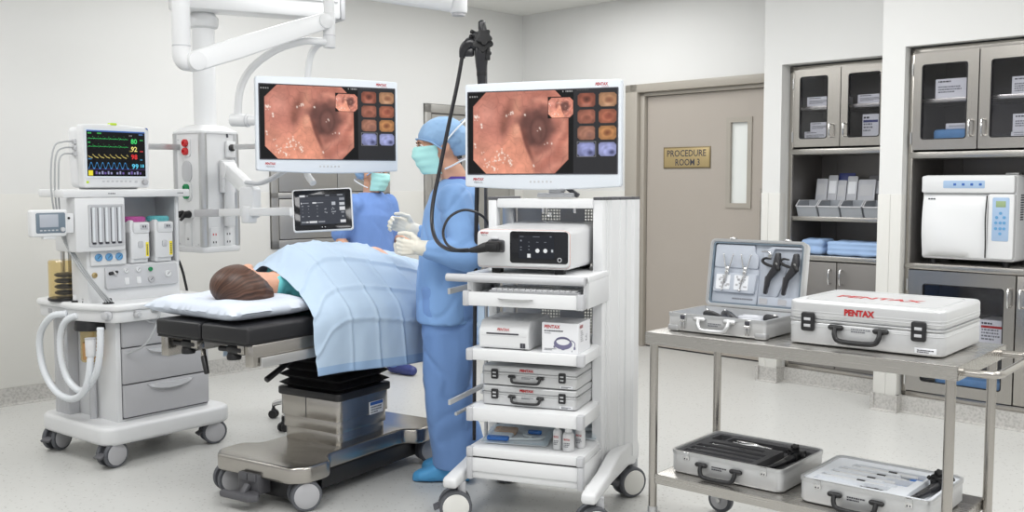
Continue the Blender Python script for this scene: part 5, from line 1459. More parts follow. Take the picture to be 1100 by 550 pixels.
mb = MB(); mb.tube([(-1.405, 5.28, 1.405), (-1.33, 5.25, 1.40), (-1.26, 5.20, 1.42), (-1.19, 5.13, 1.45), (-1.12, 5.03, 1.475), (-1.05, 4.93, 1.49)], .012, 10, 8, flat=1.6); mb.build('cable_sleeve', 'lgrey', ta)
def tab_pic(U, V):
    C = np.zeros(U.shape + (3,)) + np.array([58, 62, 72.])
    C[(V < .09)] = [44, 47, 54]; C[(np.abs(V - .19) < .004)] = [74, 78, 88]
    W = [226, 228, 232]; G = [150, 154, 162]
    for (u0, u1, v0, v1, c) in ((.0, .125, .01, .08, W), (.87, .985, .14, .22, G), (.87, .985, .29, .38, [205, 208, 214]), (.87, .99, .44, .55, W), (.70, .785, .27, .37, [190, 194, 202]), (.20, .37, .875, .94, W), (.03, .12, .89, .93, G), (.13, .18, .89, .93, W), (.39, .54, .89, .93, G), (.88, 1.0, .87, .955, W), (.14, .19, .03, .055, G), (.57, .66, .03, .055, G), (.83, .95, .02, .06, G), (.28, .36, .26, .30, W), (.03, .05, .26, .31, W), (.06, .2, .27, .29, G), (.36, .52, .27, .29, G), (.90, .97, .60, .64, G), (.92, .95, .73, .78, G)):
        C[(U > u0) & (U < u1) & (V > v0) & (V < v1)] = c
    for u in (.06, .19, .38):
        for v in (.38, .48, .60, .72): C[(np.abs(U - u) < (.018 if v in (.38, .72) else .006)) & (np.abs(V - v) < .012)] = G
    for u, v in ((.55, .50), (.57, .49), (.55, .60), (.585, .615), (.70, .52), (.72, .46), (.745, .50), (.70, .60), (.725, .60), (.755, .60), (.725, .66), (.775, .59)):
        C[(np.abs(U - u) < .013) & (np.abs(V - v) < .018)] = G
    return C
tb = thing('tablet', 'black tablet with white rim in front of the far wall cabinet', 'tablet', W0, (-.921, 4.85, 1.271))
tb.rotation_euler = (R(-14), R(-2.5), R(9))
MB().prism(rrect(.288, .212, .014, 5), -.006, .014, 'xz', .005, 3).build('case', 'white', tb)
MB().prism(rrect(.274, .198, .010, 5), -.0075, -.005, 'xz', .0008).build('front_glass', 'screenoff', tb)
grid_screen('screen', .218, .150, 160, 112, tab_pic, picture_mat('tablet picture', .9, .25), tb, (0, -.0082, .002))
for k in range(2): MB().cyl((-.006 + k * .014, -.007, -.086), (-.006 + k * .014, -.0085, -.086), .0025, seg=10).build('button', 'lgrey', tb)
mb = MB(); mb.bx(-.16, -.05, .012, .05, -.02, .02, .006); mb.bx(-.03, .03, .012, .03, -.04, .04, .006); mb.build('rear_mount', 'white', tb)

# ================================================================== ENDOSCOPY CART
ct = thing('endoscopy_cart', 'white wheeled endoscopy cart with shelves, standing right of the nurse', 'cart', CA)
side = rounded([(-.355, .152), (-.355, .198), (-.12, .226), (.03, .262), (.33, .262), (.385, .225), (.385, .155), (.31, .140), (.20, .165), (-.1, .168)], .03, 4)
for s in (-1, 1):
    MB().prism(side, s * .264, s * .326, 'yz', .014, 3).build('runner', 'white', ct)
MB().bx(-.26, .26, .08, .32, .155, .205, .01).build('base_bridge', 'white', ct)
for x, y, f in ((-.297, -.285, -62), (.297, -.285, -58), (.297, .30, -40), (-.297, .30, -60)):
    caster(ct, x, y, .068, f, .024, .036, .165, 'offwhite', 'lgrey')
# columns: a ribbed aluminium wing at the right, two posts at the left
wing = [(.205, .015), (.245, .015), (.252, .025), (.262, .07), (.268, .075), (.285, .14), (.291, .142), (.318, .225), (.330, .235), (.336, .30), (.30, .315), (.205, .315)]
MB().prism(wing, .20, 1.33, 'xy').build('column', 'white_enamel', ct, 20)
mb = MB()
for x, y in ((.2565, .045), (.305, .183)): mb.cyl((x, y, .262), (x, y, 1.329), .0055, seg=8)
mb.build('column_groove', 'white', ct)
MB().prism([(p[0] * 1.0, p[1]) for p in wing], 1.33, 1.342, 'xy').build('column_cap', 'dgrey', ct, 20)
mb = MB(); mb.bx(-.262, -.222, .0, .045, .20, 1.33, .006); mb.build('column', 'white_enamel', ct)
mb = MB(); mb.bx(-.30, -.24, .27, .315, .20, 1.33, .006); mb.build('column', 'alu', ct)
mb = MB(); mb.bx(-.264, -.220, -.002, .30, 1.33, 1.342, .003); mb.build('column_cap', 'dgrey', ct)
MB().bx(-.222, .207, .0, .06, 1.295, 1.335, .006).build('top_beam', 'white_enamel', ct)
MB().bx(-.222, .207, .06, .31, 1.315, 1.33, .003).build('top_plate', 'white_enamel', ct)
for x in (-.02, .12): MB().cyl((x, .03, 1.275), (x, .03, 1.297), .008, seg=12).build('hook', 'chrome', ct)
mb = MB(); mb.tube([(.0, .02, 1.295), (.0, .02, 1.275), (.008, .018, 1.262), (.016, .018, 1.27), (.016, .018, 1.278)], .005, 8, 4); mb.build('hook', 'chrome', ct)
MB().bx(-.235, -.12, .296, .300, .24, 1.31).build('rear_panel', 'lgrey', ct); MB().bx(-.03, .085, .296, .300, .24, 1.31).build('rear_panel', 'lgrey', ct)
for x0, x1 in ((-.12, -.03), (.085, .2)): MB().bx(x0, x1, .2955, .2975, .25, 1.30).build('perforated_panel', 'perf', ct)
# shelves
def shelf(z1, th, caps=True, y1=.30):
    o = MB().bx(-.236, .236, -.27, y1, z1 - th, z1, .004).build('shelf', 'white_enamel', ct)
    MB().bx(-.249, .249, -.25, -.02, z1 - th + .002, z1 - .0005, .004).build('shelf_edge', 'white', o)
    for s in (-1, 1):
        MB().prism(rounded([(s * .222, -.279), (s * .252, -.279), (s * .252, -.243), (s * .222, -.243)], .010, 4), z1 - th - .001, z1 + .001, 'xy', .004).build('corner_cap', 'lgrey', o)
    return o
shelf(.313, .036); shelf(.481, .056); shelf(.724, .046)
dw = MB().bx(-.232, .232, -.268, .02, .212, .270, .004).build('drawer', 'white_enamel', ct)
MB().bx(-.232, .232, -.262, .02, .182, .214, .006).build('drawer_grip', 'white', dw)
MB().bx(-.240, .240, -.262, -.01, .268, .280).build('drawer_gap', 'black', ct)
for s in (-1, 1): MB().prism(rounded([(s * .226, -.277), (s * .251, -.277), (s * .251, -.245), (s * .226, -.245)], .010, 4), .180, .274, 'xy', .004).build('drawer_cap', 'lgrey', dw)
for s in (-1, 1): MB().bx(s * .232, s * .2495, -.25, .01, .185, .279, .003).build('drawer_side', 'white', ct)
# keyboard unit
MB().bx(-.262, .262, -.24, .30, 1.008, 1.034, .004).build('top_shelf', 'white_enamel', ct)
for s in (-1, 1): MB().bx(s * .236, s * .262, -.235, .06, .905, 1.01, .004).build('side_cheek', 'white', ct)
MB().bx(-.236, .236, -.20, .06, .905, .925, .003).build('tray_floor', 'white', ct)
kd = MB().bx(-.238, .238, -.297, -.268, .905, .962, .005).build('keyboard_drawer', 'white_enamel', ct)
MB().bx(-.234, .234, -.27, .05, .944, .952, .002).build('drawer_tray', 'white', kd)
for s in (-1, 1): MB().prism(rounded([(s * .228, -.303), (s * .256, -.303), (s * .256, -.262), (s * .228, -.262)], .010, 4), .904, .966, 'xy', .004).build('corner_cap', 'lgrey', kd)
loops = []
for k in range(13):
    u = k / 12; x = -.10 + .15 * u; w = .010 * math.sin(PI * u) ** .6 + .0006
    loops.append([(x, -.2975, .941 - w * .25), (x, -.309 * 1 - .002, .941 - w * .1), (x, -.309, .941 - w), (x, -.2975, .941 - w * 1.1)])
MB().rings(loops).build('drawer_pull', 'alu', kd)
mb = MB(); mb.cyl((-.325, -.30, 1.018), (.262, -.30, 1.018), .0165, seg=20, bev=.003); h = mb.build('push_handle', 'lgrey', ct)
for s in (-1, 1): MB().bar((s * .243, -.30, 1.018), (s * .243, -.20, 1.02), .03, .022, .005).build('handle_bracket', 'alu', h)
# accessory rails and rods at the left side
for y0, y1, z, w in ((-.335, -.05, .964, .024), (-.335, .06, .508, .022), (-.27, -.05, .446, .014)):
    mb = MB(); mb.bx(-.306, -.294, y0, y1, z - w / 2, z + w / 2, .003); mb.bar((-.30, y1 - .02, z), (-.23, y1 - .02 + .05, z), .018, .016, .003); mb.build('side_rail', 'alu', ct)
MB().bx(-.315, -.26, .03, .09, .47, .56, .006).build('rail_clamp', 'white', ct)
MB().cyl((-.325, .13, .24), (-.325, .13, 1.02), .008, seg=12).build('scope_rod', 'alu', ct)
mb = MB(); mb.cyl((-.325, .13, 1.0), (-.325, .13, 2.0), .0075, seg=12); mb.bar((-.325, .13, 1.02), (-.26, .06, 1.02), .018, .018, .003); mb.bar((-.325, .13, .5), (-.25, .04, .5), .018, .018, .003); mb.build('scope_rod', 'dgrey', ct)
mb = MB(); mb.tube([(-.325, .13, 1.99), (-.325, .125, 2.0), (-.328, .11, 2.003), (-.340, .085, 1.99), (-.335, .07, 1.975)], .006, 8, 4); mb.build('scope_hook', 'dgrey', ct)
MB().prism(rrect(.035, .075, .008, 4, -.345, 1.09), .075, .115, 'xz', .008).build('tube_holder', 'offwhite', ct)

mon2 = scope_monitor('wide white monitor showing a pink endoscopy view, on top of the cart', CA, (-.011, -.02, 1.604), 0)
# its neck (part of the display)
mb = MB(); mb.bx(.012, .082, .055, .085, -.24, -.02, .006); mb.build('neck', 'white', mon2)
mb = MB(); mb.bx(-.03, .125, .025, .105, -.264, -.244, .006); mb.bx(.02, .075, .03, .09, -.250, -.215, .006); mb.build('foot', 'lgrey', mon2)
mb = MB(); mb.bar((.08, .075, -.215), (.14, .075, -.258), .02, .02, .004); mb.build('brace', 'dgrey', mon2)

# ------------------------------------------------------------------ video processor
vp = thing('video_processor', 'white video processor with a black touch panel on the cart', 'medical device', CA, (-.015, -.235, 1.0345))
w, h, dpt = .405, .172, .46
sec = rounded([(-w / 2, .022), (w / 2, .022), (w / 2, .17), (w / 2 - .03, .182), (-w / 2 + .03, .182), (-w / 2, .17)], .022, 5)
lp = []
for y, k, dz in ((.0, .985, .0), (.012, 1.0, .0), (.09, 1.0, .002), (.28, .99, .012), (dpt - .02, .98, .016), (dpt, .96, .014)):
    lp.append([(p[0] * k, y, .022 + (p[1] - .022) * (1 + dz / .16) if p[1] > .1 else p[1]) for p in sec])
MB().rings(lp).build('housing', 'white', vp, 45)
fr_ = rounded([(-w / 2 + .006, .028), (w / 2 - .006, .028), (w / 2 - .006, .168), (w / 2 - .03, .178), (-w / 2 + .03, .178), (-w / 2 + .006, .168)], .022, 5)
MB().prism(fr_, -.012, .004, 'xz', .009, 3).build('fascia', 'white', vp)
cxf = sum(p[0] for p in fr_) / len(fr_)
mb = MB(); out = [(p[0] * 1.005, .103 + (p[1] - .103) * 1.012) for p in fr_]; mb.ring(out, [(p[0] * .985, .103 + (p[1] - .103) * .965) for p in fr_], -.0025, .002); mb.build('trim_line', 'peach', vp)
mb = MB(); mb.prism(rrect(.245, .128, .012, 5, .070, .110), -.0145, -.011, 'xz', .001); tp = mb.build('touch_panel', 'screenoff', vp)
def proc_pic(U, V):
    C = np.zeros(U.shape + (3,)) + np.array([34, 37, 45.])
    G = [140, 145, 155]
    for (u0, u1, v0, v1, c) in ((.04, .14, .05, .08, G), (.40, .60, .05, .08, G), (.88, .93, .04, .08, G), (.25, .34, .80, .96, [235, 238, 240]), (.92, .97, .60, .72, [200, 205, 210]), (.05, .09, .2, .27, G), (.05, .09, .5, .53, G), (.05, .09, .62, .65, G), (.28, .31, .28, .31, G), (.28, .31, .45, .48, G), (.28, .31, .60, .63, G), (.5, .56, .28, .31, G), (.72, .78, .28, .31, G)):
        C[(U > u0) & (U < u1) & (V > v0) & (V < v1)] = c
    for u in (.535, .755):
        C[np.hypot((U - u) * 1.6, V - .66) < .09] = [240, 242, 244]
    return C
grid_screen('screen', .150, .094, 96, 62, proc_pic, picture_mat('processor picture', .9, .2), tp, (.060, -.0152, .112))
mb = MB(); mb.ring(rrect(.018, .018, .008, 4, .158, .062), rrect(.012, .012, .005, 4, .158, .062), -.0155, -.014); mb.build('power_symbol', 'lgrey', tp)
text('PENTAX', .0085, 'red', vp, (-.164, -.0125, .165), w=.036, bold=.03, shear=.1); text('MEDICAL', .005, 'greyink', vp, (-.164, -.0125, .1555), w=.026)
mb = MB(); mb.prism(rrect(.075, .052, .010, 4, -.112, .112), -.0165, -.011, 'xz', .003); mb.build('scope_socket', 'dgrey', vp)
MB().bx(-.135, -.10, -.022, -.010, .139, .146, .002).build('socket_lever', 'lgrey', vp)
for x in (-.13, .14):
    for y in (.05, dpt - .06): MB().bx(x - .02, x + .02, y - .02, y + .02, 0, .024, .004).build('foot', 'rubber', vp)
MB().bx(.05, .11, -.0128, -.010, .034, .046, .001).build('flap', 'white', vp)

# ------------------------------------------------------------------ endoscope hanging from the hook
es = thing('endoscope', 'black endoscope hanging from the cart pole with its cable looping down', 'endoscope', CA)
X0, Y0 = -.322, .075
mb = MB()
mb.lathe([(.012, 1.60), (.014, 1.78), (.017, 1.83), (.0195, 1.86), (.022, 1.89), (.027, 1.925), (.030, 1.96), (.031, 1.99), (.024, 2.01), (.010, 2.015)], (X0, Y0, 0), (0, 0, 1), 24)
mb.build('control_body', 'scope', es)
mb = MB(); mb.lathe([(.0205, 0), (.0215, .004), (.0215, .02), (.0205, .024)], (X0, Y0, 1.868), (0, 0, 1), 24)
mb.build('grip_band', 'rubber', es)
mb = MB(); mb.capsule((X0 + .022, Y0 - .004, 1.955), (X0 + .036, Y0 - .004, 1.965), .013, .012, 12); mb.cyl((X0 + .030, Y0 - .004, 1.935), (X0 + .030, Y0 - .004, 1.99), .012, seg=14, bev=.004); mb.build('valve_port', 'rubber', es)
for k, (dz, r) in enumerate(((2.035, .041), (2.052, .032))):
    mb = MB()
    n = 40; lo = []
    prof = [(r * (1 + .16 * math.cos(5 * 2 * PI * i / n)) * math.cos(2 * PI * i / n), r * (1 + .16 * math.cos(5 * 2 * PI * i / n)) * math.sin(2 * PI * i / n)) for i in range(n)]
    mxk = Matrix.Translation((X0 + .015 + .012 * k, Y0 - .022 - .016 * k, 2.012 + .018 * k)) @ Euler((R(80), R(15), R(20))).to_matrix().to_4x4()
    mb.prism(prof, -.006, .006, 'xy', .003, 2, mxk); mb.build('control_wheel', 'rubber', es)
mb = MB(); mb.bx(X0 - .030, X0 + .030, Y0 - .022, Y0 + .026, 1.985, 2.06, .010); mb.capsule((X0 - .028, Y0 - .01, 2.045), (X0 + .028, Y0 - .01, 2.03), .013, .013, 12)
mb.capsule((X0 + .008, Y0, 2.05), (X0 + .002, Y0, 2.094), .020, .017, 12); mb.bx(X0 - .012, X0 + .018, Y0 - .015, Y0 + .015, 2.062, 2.106, .008); mb.build('switch_head', 'scope', es)
for dx, dz in ((-.030, 2.055), (-.034, 2.035), (.028, 2.012), (.030, 2.050)): MB().cyl((X0 + dx, Y0 - .005, dz), (X0 + dx * 1.35, Y0 - .022, dz + .006), .009, seg=12, bev=.002).build('button', 'rubber', es)
mb = MB(); mb.tube([(X0 - .01, Y0, 1.99), (X0 - .04, Y0, 2.012), (X0 - .062, Y0 - .002, 2.008), (X0 - .082, Y0 - .004, 1.985), (X0 - .090, Y0 - .006, 1.95)], [.021, .026, .026, .021, .013], 14, 6); mb.bx(X0 - .085, X0 - .035, Y0 - .012, Y0 + .012, 1.955, 1.99, .008); mb.build('cable_boot', 'scope', es)
cab = [(X0 - .089, .069, 1.955), (-.432, .06, 1.83), (-.466, .045, 1.66), (-.500, .02, 1.46), (-.520, -.01, 1.31), (-.505, -.05, 1.215), (-.446, -.13, 1.155), (-.36, -.215, 1.128), (-.28, -.265, 1.126), (-.215, -.285, 1.130)]
MB().tube(cab, .0088, 12, 14).build('umbilical_cable', 'scope', es, 180)
mb = MB(); mb.tube([(-.225, -.283, 1.129), (-.19, -.285, 1.135), (-.165, -.28, 1.142), (-.14, -.275, 1.146)], [.010, .016, .020, .021], 14, 5); mb.prism(rrect(.062, .042, .010, 4, -.125, 1.1465), -.300, -.2513, 'xz', .006); mb.bx(-.15, -.102, -.306, -.27, 1.135, 1.158, .004); mb.build('connector', 'rubber', es)
loop = [(-.235, -.288, 1.133), (-.30, -.262, 1.130), (-.362, -.22, 1.152), (-.398, -.17, 1.20), (-.392, -.12, 1.255), (-.352, -.07, 1.285), (-.305, -.03, 1.275), (-.275, .02, 1.235), (-.268, .045, 1.16), (-.285, .05, 1.05), (-.33, .055, .90)]
MB().tube(loop, .0058, 10, 14).build('water_tube', 'scope', es, 180)
MB().tube([(X0 - .001, Y0, 1.62), (-.343, .075, 1.40), (-.350, .075, 1.13), (-.358, .08, .85), (-.366, .09, .5), (-.372, .10, .24)], [.0125, .0105, .009, .009, .009, .008], 12, 12).build('insertion_tube', 'scope', es, 180)

# ------------------------------------------------------------------ keyboard, printer, box
kb = thing('keyboard', 'pale grey keyboard in the pull-out tray of the cart', 'keyboard', CA, (.03, -.165, .9525))
MB().bx(-.19, .19, -.085, .085, 0, .014, .004).build('base', 'lgrey', kb)
for r in range(5):
    mb = MB()
    for c in range(15): mb.bx(-.182 + c * .0243, -.162 + c * .0243, -.075 + r * .03, -.051 + r * .03, .013, .0205, .002, 1)
    o = mb.build('key_row', 'white', kb)
pr = thing('printer', 'white label printer with a dark slot on the upper cart shelf', 'printer', CA, (-.095, -.25, .7245))
prof = rounded([(0, 0), (0, .072), (.03, .112), (.25, .118), (.27, .10), (.27, 0)], .014, 5)
lp = [[(x, p[0] + q, .004 + p[1] * kz) for p in prof] for x, q, kz in ((-.108, .004, .97), (-.104, 0, 1), (.104, 0, 1), (.108, .004, .97))]
MB().rings(lp).build('housing', 'white', pr, 40)
mb = MB(); mb.bx(-.075, .065, -.002, .004, .062, .068, .001); mb.build('paper_slot', 'ink', pr)
mb = MB(); mb.bx(-.098, .098, -.0008, .001, .0555, .0565); mb.build('lid_seam', 'lgrey', pr)
text('PENTAX', .011, 'red', pr, (.0, -.0006, .083), rot=(65, 0, 0), w=.054, bold=.03, shear=.1)
o = MB().bx(.072, .094, -.002, .001, .010, .030, .001).build('power_switch', 'ink', pr); MB().bx(.083, .0835, -.003, .0, .012, .028).build('switch_line', 'lgrey', o)
for x in (-.085, .085): MB().cyl((x, .03, 0), (x, .03, .006), .01, seg=10).build('foot', 'rubber', pr)
for x in (-.06, .05): MB().prism(rrect(.032, .012, .003, 3, x, .06), .1185, .1208, 'xy', .0006).build('button', 'lgrey', pr)

bx2 = thing('carton', 'white carton printed with a violet cable coil, beside the printer', 'box', CA, (.148, -.255, .7245))
MB().bx(-.076, .076, 0, .165, 0, .122, .0012, 1).build('body', 'carton', bx2)
mb = MB(); mb.bx(-.074, .074, .002, .163, .1216, .1226); mb.build('lid_flap', 'lgrey', bx2); MB().bx(-.06, .06, -.0006, .02, .1214, .1228).build('flap_edge', 'mgrey', bx2)
text('PENTAX', .014, 'red', bx2, (-.033, -.0006, .106), w=.066, bold=.03, shear=.05)
fineprint(bx2, (-.066, .0865), .112, 1, .0085, 'ink', seed=41, hh=.62); fineprint(bx2, (-.066, .078), .04, 1, .005, 'greyink', seed=42); fineprint(bx2, (-.066, .016), .05, 2, .005, 'greyink', seed=43)
coil = MB()
for k in range(5):
    pts = [(.012 + (.036 - .0015 * k) * math.cos(2 * PI * i / 28), -.0012, .044 + .0022 * (k - 2) + (.021 - .001 * k) * math.sin(2 * PI * i / 28)) for i in range(28)]
    coil.tube([(p[0], -.0008, p[2]) for p in pts], .0022, 6, 0, True, .25)
coil.tube([(.045, -.0008, .055), (.058, -.0008, .048), (.062, -.0008, .038), (.06, -.0008, .028)], .0016, 6, 6, False, .3); coil.bx(.057, .064, -.0012, 0, .018, .028); coil.bx(-.027, -.020, -.0012, 0, .022, .030); coil.bx(.006, .018, -.0014, 0, .014, .030)
coil.build('printed_coil', 'coil', bx2)
MB().bx(.048, .051, -.0008, 0, .008, .014).build('printed_screw', 'greyink', bx2)
o = text('PENTAX', .013, 'red', bx2, (.0764, .04, .106), rot=(90, 0, 90), w=.045, bold=.03, name='side_lettering')
mb = MB()
for k in range(6): mb.bx(.0760, .0765, .03, .055 + .006 * (k % 3), .086 - k * .008, .0885 - k * .008)
for k in range(4): mb.bx(.0760, .0765, .10 + .012 * (k % 2), .118, .042 + k * .007, .046 + k * .007)
mb.build('side_print', 'greyink', bx2)

# ------------------------------------------------------------------ silver carrying cases
def case_latch(parent, x, z, y, k=1.0, m='black'):
    mb = MB(); mb.prism(rrect(.048 * k, .066 * k, .008 * k, 4, x, z), y - .012 * k, y + .001, 'xz', .004 * k); o = mb.build('latch', m, parent)
    for dz in (.010, -.013): MB().bx(x - .012 * k, x + .012 * k, y - .0135 * k, y - .011 * k, z + dz * k - .005 * k, z + dz * k + .005 * k, .001).build('latch_plate', 'lgrey', o)
    return o
def case_handle(parent, x, z, y, w=.16, k=1.0, m='black', drop=.05):
    for s in (-1, 1): pass
    mb = MB()
    for s in (-1, 1): mb.capsule((x + s * w / 2 - .018 * k, y - .008 * k, z), (x + s * w / 2 + .018 * k, y - .008 * k, z), .0095 * k, .0095 * k, 12)
    mb.tube([(x - w / 2, y - .012 * k, z), (x - w / 2 + .002, y - .022 * k, z - drop * .55), (x - w / 2 + .018 * k, y - .026 * k, z - drop), (x, y - .027 * k, z - drop * 1.08), (x + w / 2 - .018 * k, y - .026 * k, z - drop), (x + w / 2 - .002, y - .022 * k, z - drop * .55), (x + w / 2, y - .012 * k, z)], .0088 * k, 12, 6)
    return mb.build('handle', m, parent)
def closed_case(label, fr, loc, rz, w, d, h, zs, group=None, k=1.0, r=.03, top_text=False, tw=.06, th=.012):
    t = thing('equipment_case', label, 'case', fr, loc, rz, group)
    MB().prism(rrect(w, d, r, 6, 0, d / 2), .004, zs - .004, 'xy', .008 * k, 3).build('base_shell', 'alu_case', t)
    MB().prism(rrect(w, d, r, 6, 0, d / 2), zs + .004, h, 'xy', .012 * k, 4).build('lid_shell', 'alu_case', t)
    mb = MB(); mb.prism(rrect(w + .004, d + .004, r, 6, 0, d / 2), zs - .0045, zs + .0045, 'xy', .003); mb.build('rim', 'alu', t)
    mb = MB()
    for z in (zs + (h - zs) * .45, zs + (h - zs) * .30, zs - zs * .22): mb.prism(rrect(w + .0022, d + .0022, r, 6, 0, d / 2), z - .0018 * k, z + .0018 * k, 'xy', .0008)
    mb.build('rib', 'alu_case', t)
    for s in (-1, 1): case_latch(t, s * w * .355, zs - .004 * k, -.001, k)
    case_handle(t, w * -.02, zs - .016 * k, -.001, w * .30 if w < .45 else w * .29, k, drop=.034 * k if w < .45 else .042)
    text('PENTAX', th, 'red', t, (-.01 * k, -.0022, zs + (h - zs) * .55), w=tw, bold=.05)
    fineprint(t, (-w * .07, zs - .020 * k), w * .13, 2, .008 * k, 'greyink', y=-.0005, seed=51)
    MB().bx(w * .33, w * .46, -.001, .002, .012 * k, .030 * k, .0006).build('label_plate', 'label', t); fineprint(t, (w * .345, .021 * k), w * .10, 2, .006 * k, 'ink', y=-.001, seed=52)
    for q in (-1, 1):
        for yy in (.04, d - .04): MB().cyl((q * w * .42, yy, 0), (q * w * .42, yy, .006), .008, seg=10).build('foot', 'rubber', t)
    if top_text:
        text('PENTAX', .062, 'red', t, (-.012, .205, h + .0002), rot=(0, 0, 0), w=.30, bold=.03, name='lid_lettering')
        mb = MB(); mb.ring(rrect(w * .86, d * .80, .03, 5, 0, d / 2), rrect(w * .85, d * .785, .028, 5, 0, d / 2), h - .001, h + .0015, 'xy'); mb.build('lid_edge', 'alu_case', t)
    return t
closed_case('lower of the two stacked silver cases on the cart', CA, (-.004, -.205, .4815), 0, .412, .335, .083, .052, 'silver cases on the cart', .62, .018, False, .060, .011)
closed_case('upper of the two stacked silver cases on the cart', CA, (-.004, -.205, .565), 0, .412, .335, .083, .052, 'silver cases on the cart', .62, .018, False, .060, .011)

# ------------------------------------------------------------------ bottles and packs on the bottom shelf
def bottle(label, x, y, r, h, spray):
    t = thing('bottle', label, 'bottle', CA, (x, y, .3145), 0, 'white bottles on the bottom cart shelf')
    MB().lathe([(r * .9, 0), (r, .004), (r, h * .66), (r * .9, h * .72), (r * .42, h * .78), (r * .42, h * .82)], (0, 0, 0), (0, 0, 1), 24).build('body', 'white', t)
    if spray: MB().lathe([(r * .50, h * .78), (r * .50, h * .88), (r * .40, h * .90), (r * .30, h * .99), (r * .22, h)], (0, 0, 0), (0, 0, 1), 20).build('cap', 'white_enamel', t)
    else: MB().lathe([(r * .62, h * .78), (r * .62, h * .96), (r * .55, h)], (0, 0, 0), (0, 0, 1), 20).build('cap', 'white_enamel', t)
    text('PENTAX', .0085, 'red', t, (0, -r * 1.012, h * .50), w=r * 1.15, bold=.03)
    fineprint(t, (-r * .55, h * .33), r * 1.1, 3, .007, 'greyink', y=-r * 1.0, seed=61)
    return t
bottle('white spray bottle with slender neck, leftmost of three on the cart', .113, -.175, .0185, .108, True)
bottle('white round-capped bottle in the middle of three on the cart', .163, -.185, .0235, .100, False)
bottle('white bottle standing behind the other two on the cart', .192, -.115, .0205, .106, False)
def pack(label, loc, rz, w, d, seed):
    t = thing('sterile_pack', label, 'pack', CA, loc, rz)
    n = 24; V = []; F = []; rs = random.Random(seed)
    lift = lambda u, v: .010 + .030 * (1 - u ** 6) * (1 - v ** 6) * (.75 + .35 * noise.noise(Vector((u * 2.2 + seed, v * 2.2, 0)))) + .004 * noise.noise(Vector((u * 7, v * 7, seed)))
    for s in (0, 1):
        for j in range(n + 1):
            for i in range(n + 1):
                u = -1 + 2 * i / n; v = -1 + 2 * j / n; e = (1 - u ** 6) * (1 - v ** 6)
                V.append((u * w / 2, v * d / 2, (lift(u, v) if s else .001 + .0085 * (1 - e))))
    N = (n + 1) ** 2
    for j in range(n):
        for i in range(n):
            a = j * (n + 1) + i; F.append([a, a + n + 1, a + n + 2, a + 1]); F.append([N + a, N + a + 1, N + a + n + 2, N + a + n + 1])
    m = MB(); m.raw(V, F); m.build('film', 'clear', t, 180); t.rotation_euler.x = R(8)
    MB().prism(rrect(w * .94, d * .94, .01), .001, .003, 'xy').build('backing_card', 'label', t)
    return t, lift
p1_, lf = pack('clear sterile pack with blue-handled brushes on the bottom cart shelf', (-.085, -.05, .335), 6, .285, .29, 1)
mb = MB(); mb.prism(rrect(.095, .028, .008, 4, -.08, -.105), .005, .022, 'xy', .006); b1 = mb.build('brush_handle', 'royal', p1_)
mb = MB(); mb.prism(rrect(.06, .022, .008, 4, .06, -.02), .006, .022, 'xy', .006); mb.build('brush_handle', 'royal', p1_)
mb = MB(); mb.tube([(-.03, -.105, .012), (.03, -.10, .014), (.09, -.085, .012), (.11, -.06, .012)], .005, 8, 5); mb.tube([(.03, -.02, .012), (.02, -.05, .012), (.06, -.075, .012)], .006, 8, 5); mb.build('brush_stem', 'white', p1_)
mb = MB(); mb.prism(rrect(.10, .055, .012, 4, -.065, -.025), .004, .026, 'xy', .010); mb.build('sponge', 'tan', p1_)
mb = MB(); mb.prism(rrect(.10, .05, .012, 4, -.075, -.062), .003, .018, 'xy', .007); mb.build('gauze', 'label', p1_)
mb = MB(); mb.prism(rrect(.25, .075, .004, 3, .005, .098), .003, .005, 'xy'); hd = mb.build('header_card', 'label', p1_)
text('PENTAX', .020, 'red', p1_, (-.05, .112, .0500), rot=(0, 0, 0), w=.11, bold=.03); fineprint(p1_, (-.05, .075), .15, 2, .014, 'ink', 'xy', seed=71)
for o in kids(p1_):
    if o.name.startswith('fine_print'): o.data.transform(Matrix.Translation((0, 0, .0500)))
p2_, lf = pack('small clear pack with white tubing at the right of the bottom cart shelf', (.165, .10, .329), -8, .15, .20, 3)
mb = MB(); mb.tube([(-.04, -.06, .014), (-.02, -.02, .016), (.03, -.01, .016), (.04, .03, .014), (.0, .06, .014)], .011, 10, 6); mb.build('tubing', 'white', p2_)

